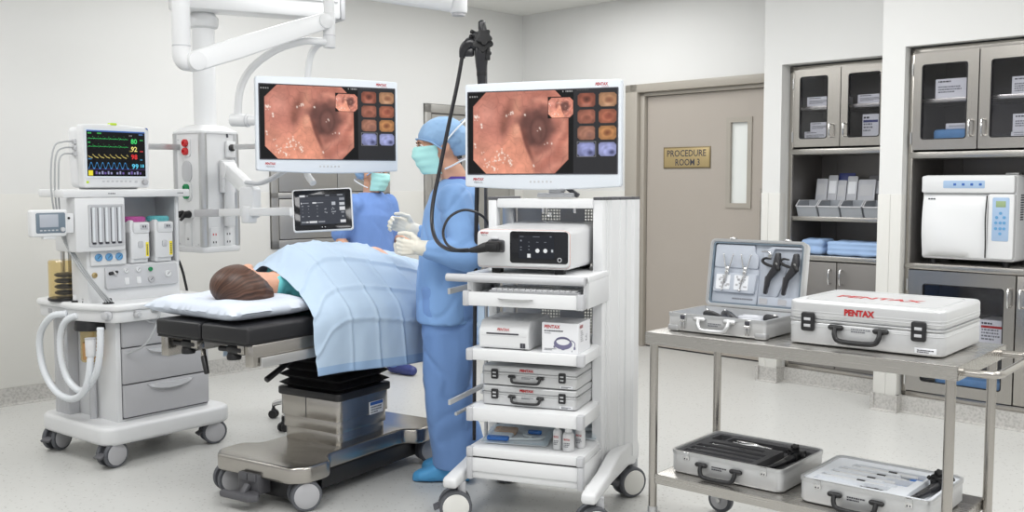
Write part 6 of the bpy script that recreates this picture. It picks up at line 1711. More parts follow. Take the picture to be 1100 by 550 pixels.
# ================================================================== STEEL TROLLEY AND ITS CASES
tr = thing('steel_trolley', 'two-tier stainless steel trolley holding silver cases, in the right foreground', 'trolley', TR)
def tray_top(z, x0, x1, y0, y1, lip, name):
    mb = MB(); mb.prism(rounded([(x0, y0), (x1, y0), (x1, y1), (x0, y1)], .008, 3), z - .004, z, 'xy', .0015)
    for a in ((x0, x1, y0, y0 + .003), (x0, x1, y1 - .003, y1)): mb.bx(a[0], a[1], a[2], a[3], z - lip, z - .001)
    for a in ((x0, x0 + .003), (x1 - .003, x1)): mb.bx(a[0], a[1], y0, y1, z - lip, z - .001)
    return mb.build(name, 'steel_h', tr)
tray_top(.83, -.595, .552, -.282, .282, .046, 'table_top'); tray_top(.272, -.562, .505, -.255, .255, .038, 'lower_shelf')
for x, y in ((-.576, -.245), (.520, -.245), (.520, .235), (-.560, .235)):
    MB().cyl((x, y, .135), (x, y, .79), .0165, seg=22).build('leg', 'steel', tr)
    c = MB().use('alu'); c.cyl((x, y, .115), (x, y, .14), .020, seg=16); c.bx(x - .02, x + .02, y - .028, y + .028, .108, .118, .003)
    for s in (-1, 1): c.prism([(x - .022, .115), (x + .022, .115), (x + .022 + .012, .05), (x + .008 + .012, .04)], y + s * .020 - .0015, y + s * .020 + .0015, 'xz')
    co_ = c.build('caster', None, tr)
    mb = MB(); mb.lathe([(.010, 0), (.042, 0), (.0535, .004), (.055, .010), (.055, .022), (.0535, .028), (.042, .032), (.010, .032)], (x + .026, y - .016, .0555), (0, 1, 0), 32); wh = mb.build('wheel', 'tyre', co_)
    mb = MB(); mb.lathe([(.040, -.0008), (.038, -.002), (.012, -.003), (.012, .035), (.038, .034), (.040, .0328)], (x + .026, y - .016, .0555), (0, 1, 0), 28); q = mb.build('wheel_disc', 'mgrey', co_)
    MB().cyl((x + .026, y - .026, .0555), (x + .026, y + .026, .0555), .007, seg=12).build('axle', 'chrome', co_)
mb = MB(); mb.tube([(.545, -.235, .806), (.60, -.235, .806), (.635, -.228, .806), (.652, -.205, .806), (.655, -.15, .806), (.655, .13, .806), (.652, .19, .806), (.635, .213, .806), (.60, .22, .806), (.545, .22, .806)], .0125, 16, 6); mb.build('push_handle', 'steel', tr)

closed_case('large closed silver case lettered in red on the steel trolley top', TR, (.2085, -.182, .8305), 0, .535, .44, .158, .088, None, 1.0, .035, True, .104, .0225)

def tray_shell(w, d, h, r, t=.008, z0=.004):
    o = rrect(w, d, r, 6, 0, d / 2); i = rrect(w - 2 * t, d - 2 * t, max(.004, r - t), 6, 0, d / 2); o2 = rrect(w - .012, d - .012, r - .004, 6, 0, d / 2)
    L = lambda p, z: [(q[0], q[1], z) for q in p]
    return MB().rings([L(o2, z0), L(o, z0 + .008), L(o, h), L(i, h), L(i, z0 + .01)])
def foam(w, d, z, fn, m, parent, name='foam_insert', nx=110, ny=84, zb=.012, y0=0.0):
    V = []; F = []
    for j in range(ny + 1):
        for i in range(nx + 1):
            x = -w / 2 + w * i / nx; y = d * j / ny; V.append((x, y + y0, z - fn(x, y)))
    for j in range(ny):
        for i in range(nx):
            a = j * (nx + 1) + i; F.append([a, a + 1, a + nx + 2, a + nx + 1])
    return MB().raw(V, F).build(name, m, parent, 35, fix=False)
def slot(x0, x1, y0, y1, dep, r=.006):
    def f(x, y):
        dx = max(x0 - x, x - x1, 0); dy = max(y0 - y, y - y1, 0); q = math.hypot(dx, dy)
        return dep if q < r * .5 else 0.0
    return f
def both(*fs): return lambda x, y: max(f(x, y) for f in fs)

def open_case(label, fr, loc, rz, w, d, h, foam_m, fn, foam_z, handle='black'):
    t = thing('equipment_case', label, 'case', fr, loc, rz)
    tray_shell(w, d, h, .032).build('base_shell', 'alu_case', t)
    o = rrect(w + .006, d + .006, .034, 6, 0, d / 2); i = rrect(w - .012, d - .012, .026, 6, 0, d / 2)
    MB().ring(o, i, h - .012, h + .002, 'xy').build('rim', 'alu', t)
    mb = MB(); mb.prism(rrect(w + .001, d + .001, .032, 6, 0, d / 2), h * .30, h * .305, 'xy'); 
    foam(w - .016, d - .016, foam_z, fn, foam_m, t, y0=.008)
    for s in (-1, 1):
        mb = MB(); mb.prism(rrect(.026, .032, .003, 3, s * w * .345, h - .014), -.006, .001, 'xz', .002); la = mb.build('latch', 'chrome', t)
        mb = MB(); mb.prism(rrect(.022, .014, .002, 3, s * w * .345, h - .006), -.009, -.003, 'xz', .002); mb.build('latch_hasp', 'alu', la)
        for q in (-.005, .005): MB().bx(s * w * .345 + q - .002, s * w * .345 + q + .002, -.0072, -.005, h - .026, h - .021).build('latch_slot', 'ink', la)
    case_handle(t, -.02, h * .60, -.001, .145, .95, handle, drop=.040)
    fineprint(t, (-.052, h * .56), .062, 2, .0085, 'ink', y=-.0006, seed=81)
    for q in (-1, 1):
        for yy in (.05, d - .05): MB().cyl((q * w * .42, yy, 0), (q * w * .42, yy, .006), .008, seg=10).build('foot', 'rubber', t)
    return t

# ---- dark-foam case on the lower shelf
W_, D_, H_ = .465, .385, .088
gy = (.055, .105, .155, .21)
fnC = both(*[slot(-.20, .08, y - .012, y + .012, .022) for y in gy[:3]], slot(-.17, .05, .20, .225, .02), slot(-.13, .12, .275, .325, .022), slot(.115, .205, .03, .31, .030), slot(-.20, -.15, .27, .34, .02))
case_c = (-.298, -.19, .2725)
open_case('open silver case with dark foam and rods on the lower trolley shelf', TR, case_c, 0, W_, D_, H_, 'foam_dark', fnC, .082)
def put(o, base, x, y, z, rz=0.0): place(o, TR, (base[0] + x, base[1] + y, base[2] + z), rz)
def rod(label, base, x0, x1, y, z, tip, r=.0075, m='dgrey'):
    t = thing('probe', label, 'probe', TR, (base[0] + x0, base[1] + y + .008, base[2] + z), 0, None)
    L = x1 - x0
    MB().cyl((.02, 0, 0), (L, 0, 0), r, r * .85, 14, .002).build('shaft', m, t)
    mb = MB(); mb.cyl((0, 0, 0), (.022, 0, 0), r * .75, r * .9, 12); mb.sph((.0, 0, 0), r * .95, 12); mb.build('tip', tip, t)
    MB().cyl((L * .55, 0, 0), (L * .68, 0, 0), r * 1.12, seg=14).build('collar', 'black', t)
for k, (y, lab) in enumerate(((.055, 'grey rod nearest the handle in the dark foam case'), (.105, 'second grey rod from the handle in the dark foam case'), (.155, 'third grey rod from the handle in the dark foam case'))):
    rod(lab, case_c, -.195 + .01 * k, .078, y, .0705, 'chrome')
rod('grey rod farthest from the handle in the dark foam case', case_c, -.165, .048, .212, .072, 'chrome')
t = thing('forceps', 'bright steel clamp lying at the back of the dark foam case', 'forceps', TR, (case_c[0] - .03, case_c[1] + .30, case_c[2] + .076), -4)
mb = MB(); mb.bar((-.08, .012, 0), (.02, .002, .004), .016, .010, .003); mb.bar((.02, .002, .002), (.085, -.004, .002), .010, .007, .002); mb.build('jaw', 'chrome', t)
mb = MB(); mb.tube([(-.08, -.018, 0), (-.02, -.03, .003), (.03, -.012, .005), (.06, -.02, .003)], .005, 8, 5); mb.build('grip', 'alu', t)

def scope_head(label, fr, loc, rz, k=1.0, name='endoscope', rx=0, parent_like=None):
    t = thing(name, label, 'endoscope', fr, loc, rz); 
    mb = MB(); mb.limb([(0, -.11 * k, .0), (0, -.04 * k, .004 * k), (.004 * k, .02 * k, .012 * k)], [.011 * k, .014 * k, .018 * k], 14); mb.limb([(0, -.11 * k, 0), (-.012 * k, -.15 * k, -.004 * k)], [.009 * k, .006 * k], 12); mb.build('grip', 'scope', t)
    mb = MB(); mb.bx(-.022 * k, .026 * k, .015 * k, .065 * k, -.006 * k, .034 * k, .006 * k); mb.capsule((-.02 * k, .045 * k, .02 * k), (.028 * k, .055 * k, .026 * k), .014 * k, .012 * k, 12); mb.build('head', 'rubber', t)
    for i, (dx, dy, dz, r) in enumerate(((.0, .035, .040, .022), (.002, .04, .054, .016))):
        n = 30; prof = [(r * k * (1 + .18 * math.cos(5 * 2 * PI * j / n)) * math.cos(2 * PI * j / n), r * k * (1 + .18 * math.cos(5 * 2 * PI * j / n)) * math.sin(2 * PI * j / n)) for j in range(n)]
        mb = MB(); mb.prism(prof, -.005 * k, .005 * k, 'xy', .002, 2, Matrix.Translation((dx * k, dy * k, dz * k)) @ Euler((R(14), R(10), 0)).to_matrix().to_4x4()); mb.build('control_wheel', 'rubber', t)
    for dx, dy, dz in ((.034, .035, .02), (.030, .06, .03), (-.026, .03, .028), (-.022, .062, .03)): MB().cyl((dx * k, dy * k, dz * k), (dx * 1.4 * k, dy * 1.05 * k, (dz + .006) * k), .0075 * k, seg=10, bev=.0015).build('button', 'rubber', t)
    return t
scope_head('black endoscope handle resting at the right end of the dark foam case', TR, (case_c[0] + .165, case_c[1] + .21, case_c[2] + .068), -8, .92)

# ---- white-foam case on the lower shelf
W2, D2, H2 = .455, .372, .088
fnD = both(slot(-.19, .05, .045, .075, .020), slot(-.02, .06, .05, .09, .028), slot(-.185, .07, .105, .13, .020), slot(-.175, .08, .16, .185, .020), slot(-.165, .10, .215, .24, .020), slot(-.14, .11, .27, .30, .020), slot(.02, .10, .14, .20, .028), slot(.04, .12, .24, .30, .028), slot(.135, .20, .04, .33, .030))
case_d = (.236, -.215, .2725)
cd_ = open_case('open silver case with white foam and black endoscope, on the lower trolley shelf', TR, case_d, 0, W2, D2, H2, 'foam_white', fnD, .083)
for k, (x0, x1, y, lab, m) in enumerate(((-.18, .03, .117, 'white probe second from the handle in the white foam case', 'white'), (-.17, .05, .172, 'white probe in the middle of the white foam case', 'white'), (-.16, .07, .227, 'white probe fourth from the handle in the white foam case', 'white'), (-.135, .09, .285, 'white probe at the back of the white foam case', 'white'))):
    rod(lab, case_d, x0, x1, y, .074, 'lgrey', .0085, m)
rod('dark slim probe nearest the handle in the white foam case', case_d, -.03, .055, .062, .070, 'black', .009, 'black')
for lab, x, y in (('blue clip near the middle of the white foam case', .06, .168), ('blue clip at the back of the white foam case', .08, .272)):
    o = MB().prism(rrect(.065, .026, .006, 4), 0, .014, 'xy', .004).build('clip', 'royal'); put(o, case_d, x + .02, y + .008, .0575); tag(o, lab, 'clip')
scope_head('black endoscope handle in the right end of the white foam case', TR, (case_d[0] + .168, case_d[1] + .215, case_d[2] + .068), -10, 1.0)

# ---- open lidded case on the trolley top
W3, D3, H3 = .405, .285, .070
case_e = (-.340, -.198, .8305)
t = thing('equipment_case', 'open silver case with upright lid of forceps and black handles on the trolley', 'case', TR, case_e)
tray_shell(W3, D3, H3, .014).build('base_shell', 'alu_case', t)
MB().ring(rrect(W3 + .005, D3 + .005, .016, 6, 0, D3 / 2), rrect(W3 - .014, D3 - .014, .010, 6, 0, D3 / 2), H3 - .010, H3 + .002, 'xy').build('rim', 'alu', t)
for s in (-1, 1):
    for yy in (.004, D3 - .004):
        mb = MB(); mb.prism(rounded([(s * (W3 / 2 - .045), yy - .006 if yy < .1 else yy - .03), (s * (W3 / 2 + .003), yy - .006 if yy < .1 else yy - .03), (s * (W3 / 2 + .003), yy + .03 if yy < .1 else yy + .006), (s * (W3 / 2 - .045), yy + .03 if yy < .1 else yy + .006)], .010, 4), .002, .026, 'xy', .005); mb.build('corner_guard', 'alu', t)
foam(W3 - .018, D3 - .018, .030, lambda x, y: 0.0, 'foam_grey', t, 'foam_bed', 8, 8, y0=.009)
for s in (-1, 1):
    mb = MB(); mb.bx(s * .135 - .013, s * .135 + .013, -.007, .001, .040, .070, .003); la = mb.build('latch', 'chrome', t)
    MB().bx(s * .135 - .009, s * .135 + .009, -.011, -.004, .052, .066, .002).build('latch_hasp', 'ink', la)
    mb = MB(); mb.cyl((s * .135 - .010, -.009, .046), (s * .135 + .010, -.009, .046), .005, seg=12); mb.bx(s * .135 - .008, s * .135 - .003, -.010, -.004, .012, .045, .002); mb.bx(s * .135 + .003, s * .135 + .008, -.010, -.004, .012, .045, .002); mb.build('latch_lever', 'chrome', la)
case_handle(t, .0, .056, -.002, .125, .95, 'alu', drop=.036)
fineprint(t, (-.03, .040), .058, 2, .0075, 'greyink', y=-.0006, seed=91)
# lid, hinged at the back and leaning away
lean = -9.0
lid = bpy.data.objects.new('lid', None)
lm = Matrix.Translation((.008, D3 + .004, H3 + .006)) @ Matrix.Rotation(R(lean), 4, 'X')
bpy.data.objects.remove(lid)
def lidpart(mb, name, m, parent):
    m2 = MB(); m2.mats = list(mb.mats); m2.v = [lm @ Vector(p) for p in mb.v]; m2.f = mb.f; m2.mi = mb.mi
    return m2.build(name, m, parent)
LW_, LH = .405, .268
L3 = lambda p, y: [(q[0], y, q[1]) for q in p]
mb = MB(); o1 = rrect(LW_, LH, .020, 6, 0, LH / 2); i1 = rrect(LW_ - .016, LH - .016, .014, 6, 0, LH / 2)
mb.rings([L3(o1, .035), L3(o1, -.006), L3(i1, -.006), L3(i1, .028)])
lid = lidpart(mb, 'lid', 'alu_case', t)
mb = MB(); mb.ring(rrect(LW_ + .006, LH + .006, .022, 6, 0, LH / 2), rrect(LW_ - .010, LH - .010, .016, 6, 0, LH / 2), -.010, .002); lidpart(mb, 'lid_rim', 'alu', lid)
mb = MB(); mb.ring(rrect(LW_ - .016, LH - .016, .014, 6, 0, LH / 2), rrect(LW_ - .03, LH - .03, .010, 6, 0, LH / 2), -.004, .014); lidpart(mb, 'lid_gasket', 'slate', lid)
fl_ = MB(); fl_.prism(rrect(LW_ - .022, LH - .022, .012, 4, 0, LH / 2), .012, .020, 'xz')
# moulded pockets: left instrument board, right handle bed, ledges
fl_.prism(rounded([(-.185, .155), (.008, .155), (.008, .205), (-.012, .222), (-.012, .25), (-.185, .25)], .010, 3), .0, .014, 'xz', .005)
fl_.prism(rounded([(-.180, .055), (.002, .055), (.010, .135), (-.172, .135)], .008, 3), -.008, .014, 'xz', .005)
fl_.prism(rounded([(-.188, .014), (.012, .014), (.012, .150), (.002, .158), (-.188, .158)], .006, 3), .006, .016, 'xz', .003)
fl_.prism(rounded([(.028, .200), (.06, .200), (.072, .238), (.186, .238), (.186, .248), (.06, .248), (.028, .225)], .006, 3), -.002, .016, 'xz', .004)
fl_.prism(rounded([(.020, .014), (.188, .014), (.188, .050), (.020, .050)], .006, 3), -.006, .014, 'xz', .004)
fl_.prism(rounded([(.024, .050), (.096, .050), (.120, .12), (.126, .20), (.024, .20)], .010, 3), .006, .015, 'xz', .003)
lidpart(fl_, 'lid_foam', 'foam_grey', lid)
for x in (.045, .125):
    mb = MB(); mb.prism(rrect(.035, .022, .003, 3, x, .031), -.0075, -.005, 'xz'); lidpart(mb, 'pocket', 'mgrey', lid)
for x in (-.135, -.055):
    mb = MB(); mb.prism(rrect(.062, .060, .004, 3, x, .097), -.010, -.0075, 'xz'); c_ = lidpart(mb, 'instrument_card', 'label', lid)
    rnd = random.Random(int(abs(x) * 1000)); mb = MB()
    for q in range(9): a = rnd.uniform(-.026, .018); b = rnd.uniform(-.024, .02); mb.bx(x + a, x + a + rnd.uniform(.006, .016), -.0105, -.0098, .097 + b, .097 + b + rnd.uniform(.004, .010))
    lidpart(mb, 'card_print', 'mgrey', c_)
mb = MB()
for q in range(13): mb.bx(-.095 + q * .007, -.0905 + q * .007, .0045, .0062, .030, .036)
lidpart(mb, 'lid_print', 'greyink', lid)
mb = MB(); mb.tube([(.018, .0, .226), (.045, -.006, .228), (.058, -.008, .222), (.062, -.008, .212)], .003, 8, 5); mb.cyl((.06, -.012, .210), (.06, .0, .210), .008, seg=12); lidpart(mb, 'lid_hook', 'chrome', lid)
for x in (-.11, .125):
    mb = MB(); mb.bx(x - .012, x + .012, -.012, .012, LH - .002, LH + .010, .003); lidpart(mb, 'catch', 'chrome', lid)
mb = MB(); mb.cyl((-.15, .028, -.002), (.15, .028, -.002), .004, seg=10); lidpart(mb, 'hinge', 'chrome', lid)
# instruments strapped in the lid
def lid_thing(name, label, cat, x, z, y=-.014):
    o = bpy.data.objects.new(name, None); o.empty_display_size = .02; COL.objects.link(o); tag(o, label, cat)
    base = Matrix.Translation(TR.at(*case_e)) @ Matrix.Rotation(R(TR.deg), 4, 'Z')
    o.matrix_world = base @ lm @ Matrix.Translation((x, y, z)); return o
for lab, x in (('left of two steel forceps in the lid of the open trolley case', -.118), ('right of two steel forceps in the lid of the open trolley case', -.040)):
    f = lid_thing('forceps', lab, 'forceps', x, .135)
    for s in (-1, 1):
        mb = MB(); mb.tube([(s * .021, 0, .072), (s * .012, 0, .035), (s * .003, 0, .004), (-s * .005 - .010, 0, -.036)], [.0026, .0032, .0042, .0028], 8, 5); mb.sph((s * .021, 0, .073), .0036, 8); mb.build('arm', 'chrome', f)
    mb = MB(); mb.cyl((0, -.006, .0), (0, .006, 0), .008, seg=16, bev=.001); mb.sph((0, 0, .015), (.007, .005, .012), 10); mb.build('joint', 'chrome', f)
    mb = MB(); mb.cyl((-.012, 0, -.036), (-.017, 0, -.066), .0034, .0024, 10); mb.sph((-.018, 0, -.070), .0052, 10); mb.build('jaw', 'chrome', f)
for lab, x in (('left of two black pistol handles in the lid of the open trolley case', .090), ('right of two black pistol handles in the lid of the open trolley case', .165)):
    f = lid_thing('scope_handle', lab, 'handle', x, .150, -.016)
    mb = MB(); mb.prism(rounded([(-.004, .072), (.016, .074), (.020, .03), (.012, .0), (-.018, -.035), (-.028, -.092), (-.040, -.092), (-.034, -.02), (-.012, .02)], .006, 3), -.009, .009, 'xz', .004); mb.build('grip', 'scope', f)
    mb = MB(); mb.tube([(-.012, 0, .018), (-.045, 0, .028), (-.058, 0, .040), (-.046, 0, .050), (-.022, 0, .048)], [.0055, .006, .006, .0045, .003], 10, 5); mb.capsule((.0, 0, .035), (.012, -.004, .01), .012, .010, 10); mb.build('trigger', 'rubber', f)
    MB().cyl((.006, -.012, .028), (.006, .012, .028), .006, seg=12).build('screw', 'chrome', f)
    mb = MB(); mb.prism(rounded([(-.040, -.02), (-.018, -.02), (-.026, -.09), (-.042, -.09)], .005, 3), -.006, .006, 'xz', .002); mb.build('grip_pad', 'dgrey', f)
# loose contents of the base
def lump(name, label, cat, pts, rs, m, parts=None):
    o = thing(name, label, cat, TR, (case_e[0], case_e[1], case_e[2] + .031)); MB().limb(pts, rs, 12).build('body', m, o)
    if parts:
        for nm, m2, q, r in parts: MB().sph(q, r, 14).build(nm, m2, o)
    return o
lump('handpiece', 'black handpiece at the left in the base of the open trolley case', 'handpiece', [(-.145, .20, .018), (-.10, .16, .026), (-.04, .12, .022)], [.016, .012, .009], 'rubber', [('knob', 'chrome', (-.145, .2, .034), (.008, .008, .006))])
lump('handpiece', 'second black handpiece crossing the base of the open trolley case', 'handpiece', [(-.075, .22, .020), (-.03, .17, .030), (.035, .10, .022)], [.018, .011, .010], 'scope', [('knob', 'chrome', (-.075, .22, .036), (.007, .007, .005))])
lump('handpiece', 'black handpiece at the right end of the base of the open trolley case', 'handpiece', [(.175, .14, .024), (.13, .17, .026)], [.021, .018], 'rubber', [('knob', 'chrome', (.175, .137, .044), (.008, .008, .006))])
def flatpack(label, x, y, w, d, rz):
    o = thing('wrapped_instrument', label, 'pack', TR, (case_e[0] + x, case_e[1] + y, case_e[2] + .031), rz); MB().prism(rrect(w, d, .012, 4), 0, .026, 'xy', .011, 3).build('wrap', 'pouch', o); MB().prism(rrect(w * .6, d * .4, .004, 3), .0255, .027, 'xy').build('label_card', 'label', o)
flatpack('grey wrapped instrument at the front of the open trolley case', -.07, .075, .11, .06, 10); flatpack('grey wrapped instrument left of the black handpiece in the open case', .095, .10, .13, .055, -6); flatpack('grey wrapped instrument at the back of the open trolley case', .04, .215, .10, .06, 4)

# ================================================================== THE TWO STANDING PEOPLE
def head_solids(mb, mx):
    b = MB()
    b.sph((0, .014, .022), (.077, .097, .100), 28); b.sph((0, -.030, -.022), (.064, .072, .088), 24)
    b.sph((0, -.042, -.082), (.048, .050, .040), 20); b.sph((0, -.078, -.100), (.020, .018, .016), 14)
    b.sph((0, -.082, .030), (.052, .020, .016), 16)
    b.limb([(0, -.094, .012), (0, -.102, -.018), (0, -.107, -.036)], [.008, .0095, .0105], 10); b.sph((.012, -.100, -.040), (.008, .010, .007), 8); b.sph((-.012, -.100, -.040), (.008, .010, .007), 8)
    b.sph((0, -.098, -.066), (.022, .010, .006), 12); b.sph((0, -.097, -.075), (.019, .010, .006), 12)
    for s in (-1, 1):
        b.sph((s * .038, -.060, -.018), (.024, .020, .022), 14); b.sph((s * .078, .018, -.008), (.010, .020, .032), 14)
    mb.raw(b.v, b.f, mx)

def face_details(mx, parent):
    for s in (-1, 1):
        b = MB(); b.sph((s * .031, -.0865, .008), .0118, 14); m = MB(); m.raw(b.v, b.f, mx); e = m.build('eye', 'eyewhite', parent, 180)
        b = MB(); b.sph((s * .0325, -.0965, .007), (.0056, .003, .0056), 12); m = MB(); m.raw(b.v, b.f, mx); m.build('iris', 'iris', e, 180)
        b = MB(); b.tube([(s * .015, -.098, .024), (s * .03, -.0985, .030), (s * .048, -.090, .027)], [.002, .0034, .0018], 8, 5); m = MB(); m.raw(b.v, b.f, mx); m.build('eyebrow', 'brow', parent, 180)
        b = MB(); b.tube([(s * .019, -.0955, .010), (s * .031, -.0985, .0165), (s * .045, -.089, .009)], [.0012, .0018, .0012], 6, 5); m = MB(); m.raw(b.v, b.f, mx); m.build('eyelashes', 'brow', parent, 180)

def face_mask(mx, parent):
    n, k = 28, 18; V = []; F = []
    for lay in (0, 1):
        for j in range(k + 1):
            v = j / k
            for i in range(n + 1):
                a = R(-78 + 156 * i / n); c = math.cos(a); s = math.sin(a)
                z = .006 - .126 * v - .014 * (1 - c) * (v - .4)
                z += .012 * (c - .6) * (1 - v) ** 2
                prot = .134 - .012 * (v - .35) ** 2 * 6 + .012 * math.exp(-((v - .25) / .2) ** 2) * c ** 6
                r = (.052 + .030 * c ** .5) if c > 0 else .05
                x = s * (.076 - .012 * v); y = .015 - (prot + .004) * c ** .8
                pl = .0022 * math.sin(v * PI * 7) * (c > .15)
                o = -.0016 * lay
                V.append((x * (1 + pl * 3 + o * 8), y - pl - o, z))
    N = (n + 1) * (k + 1)
    for j in range(k):
        for i in range(n):
            a = j * (n + 1) + i; F.append([a, a + n + 1, a + n + 2, a + 1]); F.append([N + a, N + a + 1, N + a + n + 2, N + a + n + 1])
    for i in range(n):
        F.append([i, i + 1, N + i + 1, N + i]); q = k * (n + 1) + i; F.append([q, N + q, N + q + 1, q + 1])
    for j in range(k):
        q = j * (n + 1); F.append([q, N + q, N + q + n + 1, q + n + 1]); q += n; F.append([q, q + n + 1, N + q + n + 1, N + q])
    m = MB(); m.raw(V, F, mx); o = m.build('face_mask', 'mask', parent, 60)
    for pts in ([(.072, .0, -.014), (.090, .03, .028), (.094, .075, .068), (.07, .118, .098), (0, .142, .112), (-.07, .118, .098), (-.094, .075, .068), (-.090, .03, .028), (-.072, .0, -.014)],
                [(.060, .0, -.108), (.074, .03, -.098), (.078, .075, -.082), (.055, .125, -.070), (0, .150, -.066), (-.055, .125, -.070), (-.078, .075, -.082), (-.074, .03, -.098), (-.060, .0, -.108)]):
        b = MB(); b.tube([(p[0] * 1.06, p[1] * 1.02, p[2]) for p in pts], .0042, 8, 6, flat=.45); m = MB(); m.raw(b.v, b.f, mx); m.build('mask_strap', 'strap', o, 180)
    return o

def bouffant(mx, parent, m='cap'):
    b = MB(); b.sph((0, .022, .048), (.096, .112, .086), 28); b.sph((0, .085, .000), (.080, .068, .078), 22); b.sph((0, .06, .03), (.094, .09, .075), 22)
    mb = MB(); mb.raw(b.v, b.f, mx); inv = mx.inverted()
    o = remesh(mb, 'bouffant_cap', m, None, .006, 4, lambda c: .0035 * noise.noise(c * 26) + .002 * noise.noise(c * 70))
    o.parent = parent
    bb = bmesh.new(); bb.from_mesh(o.data)
    kill = []
    for v in bb.verts:
        c = inv @ v.co
        if c.z < .040 - .62 * (c.y + .088) and c.y < .055: kill.append(v)
        elif c.z < -.058: kill.append(v)
    bmesh.ops.delete(bb, geom=kill, context='VERTS')
    bb.to_mesh(o.data); bb.free()
    so_ = o.modifiers.new('thickness', 'SOLIDIFY'); so_.thickness = .002; so_.offset = -1
    pts = [(.074, -.045, .022), (.050, -.082, .040), (0, -.098, .046), (-.050, -.082, .040), (-.074, -.045, .022)]
    b = MB(); b.tube([(.094, .0, -.018), (.090, -.035, .010), *[(p[0] * 1.04, p[1] * 1.03, p[2]) for p in pts], (-.090, -.035, .010), (-.094, .0, -.018)], .0038, 8, 5, flat=1.4); m2 = MB(); m2.raw(b.v, b.f, mx); m2.build('elastic_band', m, o, 180)
    return o

def loft(mb, secs, n=28, sq=2.3):
    """stack of super-elliptic sections (centre x, y, z, radius x, radius y)"""
    loops = []
    for x, y, z, rx, ry in secs:
        lp = []
        for i in range(n):
            a = 2 * PI * i / n; c, s = math.cos(a), math.sin(a)
            lp.append((x + rx * abs(c) ** (2 / sq) * (1 if c >= 0 else -1), y + ry * abs(s) ** (2 / sq) * (1 if s >= 0 else -1), z))
        loops.append(lp)
    mb.rings(loops); return mb

def fold(amp, sx=9, sz=3.2, seed=0):
    def f(c):
        a = noise.noise(Vector((c.x * sx + seed, c.y * sx, c.z * sz)))
        b = noise.noise(Vector((c.x * 22, c.y * 22 + seed, c.z * 9)))
        q = abs(noise.noise(Vector((c.x * 6 + c.z * 5, c.y * 6 - c.z * 3, c.z * 4 + seed))))
        return amp * (a * .9 + b * .35 - .9 * max(0, .18 - q) * 3)
    return f

def dressed(name_label, fr, loc, rz, J, hands, gown_m, trouser_m, head_mx, cap=True, group=None, wr=1.0, gloves=True, shoe='shoe', body_k=1.0):
    t = thing('person', name_label, 'person', fr, loc, rz)
    V = Vector
    mb = MB(); head_solids(mb, head_mx)
    nk = J['neck']; hc = head_mx @ V((0, .02, -.07))
    mb.limb([hc, nk], [.054, .060], 18)
    sh, pe = J['chest'], J['pelvis']
    loft(mb, [(nk[0], nk[1] + .005, nk[2] - .005, .060, .055), (nk[0], nk[1] + .005, nk[2] - .045, .12, .07), (sh[0], sh[1], sh[2] + .04, .158, .088), (sh[0], sh[1], sh[2] - .10, .148, .104), (pe[0], pe[1], pe[2] + .16, .125, .092), (pe[0], pe[1], pe[2] + .02, .155, .108), (pe[0], pe[1], pe[2] - .08, .150, .108)])
    for s in ('L', 'R'):
        mb.limb([J['sh' + s], J['el' + s], J['wr' + s]], [.054, .041, .028], 16)
        mb.limb([J['hip' + s], J['kn' + s], J['an' + s]], [.086, .058, .042], 16)
        a = V(J['an' + s]); d = V(J['toe' + s]) - a; d.z = 0; d.normalize()
        mb.limb([a + V((0, 0, -.01)) - d * .03, V((a.x, a.y, .036)) + d * .09, V((a.x, a.y, .028)) + d * .145], [.036, .028, .021], 14)
    for h in hands: hand(mb, h[0], h[1], h[2], h[3], *((.180, 1.13) if gloves else (.172, 1.0)), h[4], rk=.72 if gloves else 1.0)
    remesh(mb, 'body', 'skin', t, .0062, 4)
    face_details(head_mx, t); face_mask(head_mx, t)
    if cap: bouffant(head_mx, t)
    return t

V = Vector
# ---- nurse at the table: local front is -y
NU = Frame(-.300, 4.69, -82.0)
def nl(x, y, z):
    a = R(NU.deg); c, s = math.cos(a), math.sin(a); dx, dy = x - NU.ox, y - NU.oy
    return V((dx * c + dy * s, -dx * s + dy * c, z))
J = dict(neck=nl(-.268, 4.68, 1.425), chest=nl(-.285, 4.685, 1.29), pelvis=nl(-.295, 4.69, .95),
         shL=nl(-.262, 4.525, 1.325), elL=nl(-.190, 4.455, 1.075), wrL=nl(-.395, 4.425, 1.112),
         shR=nl(-.285, 4.85, 1.325), elR=nl(-.30, 4.93, 1.075), wrR=nl(-.480, 4.905, 1.168),
         hipL=nl(-.295, 4.60, .90), knL=nl(-.310, 4.605, .50), anL=nl(-.272, 4.610, .085), toeL=nl(-.45, 4.615, .03),
         hipR=nl(-.295, 4.78, .90), knR=nl(-.310, 4.785, .50), anR=nl(-.245, 4.79, .085), toeR=nl(-.44, 4.80, .03))
dirw = lambda x, y, z: nl(NU.ox + x, NU.oy + y, z)
hN = (J['wrL'], dirw(-1, .02, .05), dirw(0, -.1, 1), dirw(-.1, -1, 0), .95)
hF = (J['wrR'], dirw(-.92, -.06, .36), dirw(.3, -.2, .9), dirw(-.3, .9, .2), .80)
hmx = Matrix.Translation(nl(-.340, 4.668, 1.573)) @ Euler((R(8), 0, R(6))).to_matrix().to_4x4()
nu = dressed('nurse in blue cap, aqua mask and blue gown standing beside the draped patient', NU, (0, 0, 0), 0, J, (hN, hF), 'gown', 'trousers', hmx)
# undershirt edge at the nape
mb = MB(); loft(mb, [(J['neck'].x, J['neck'].y + .012, 1.36, .085, .082), (J['neck'].x, J['neck'].y + .014, 1.415, .070, .070), (J['neck'].x, J['neck'].y + .018, 1.432, .066, .067)]); mb.build('undershirt', 'purple', nu, 180)
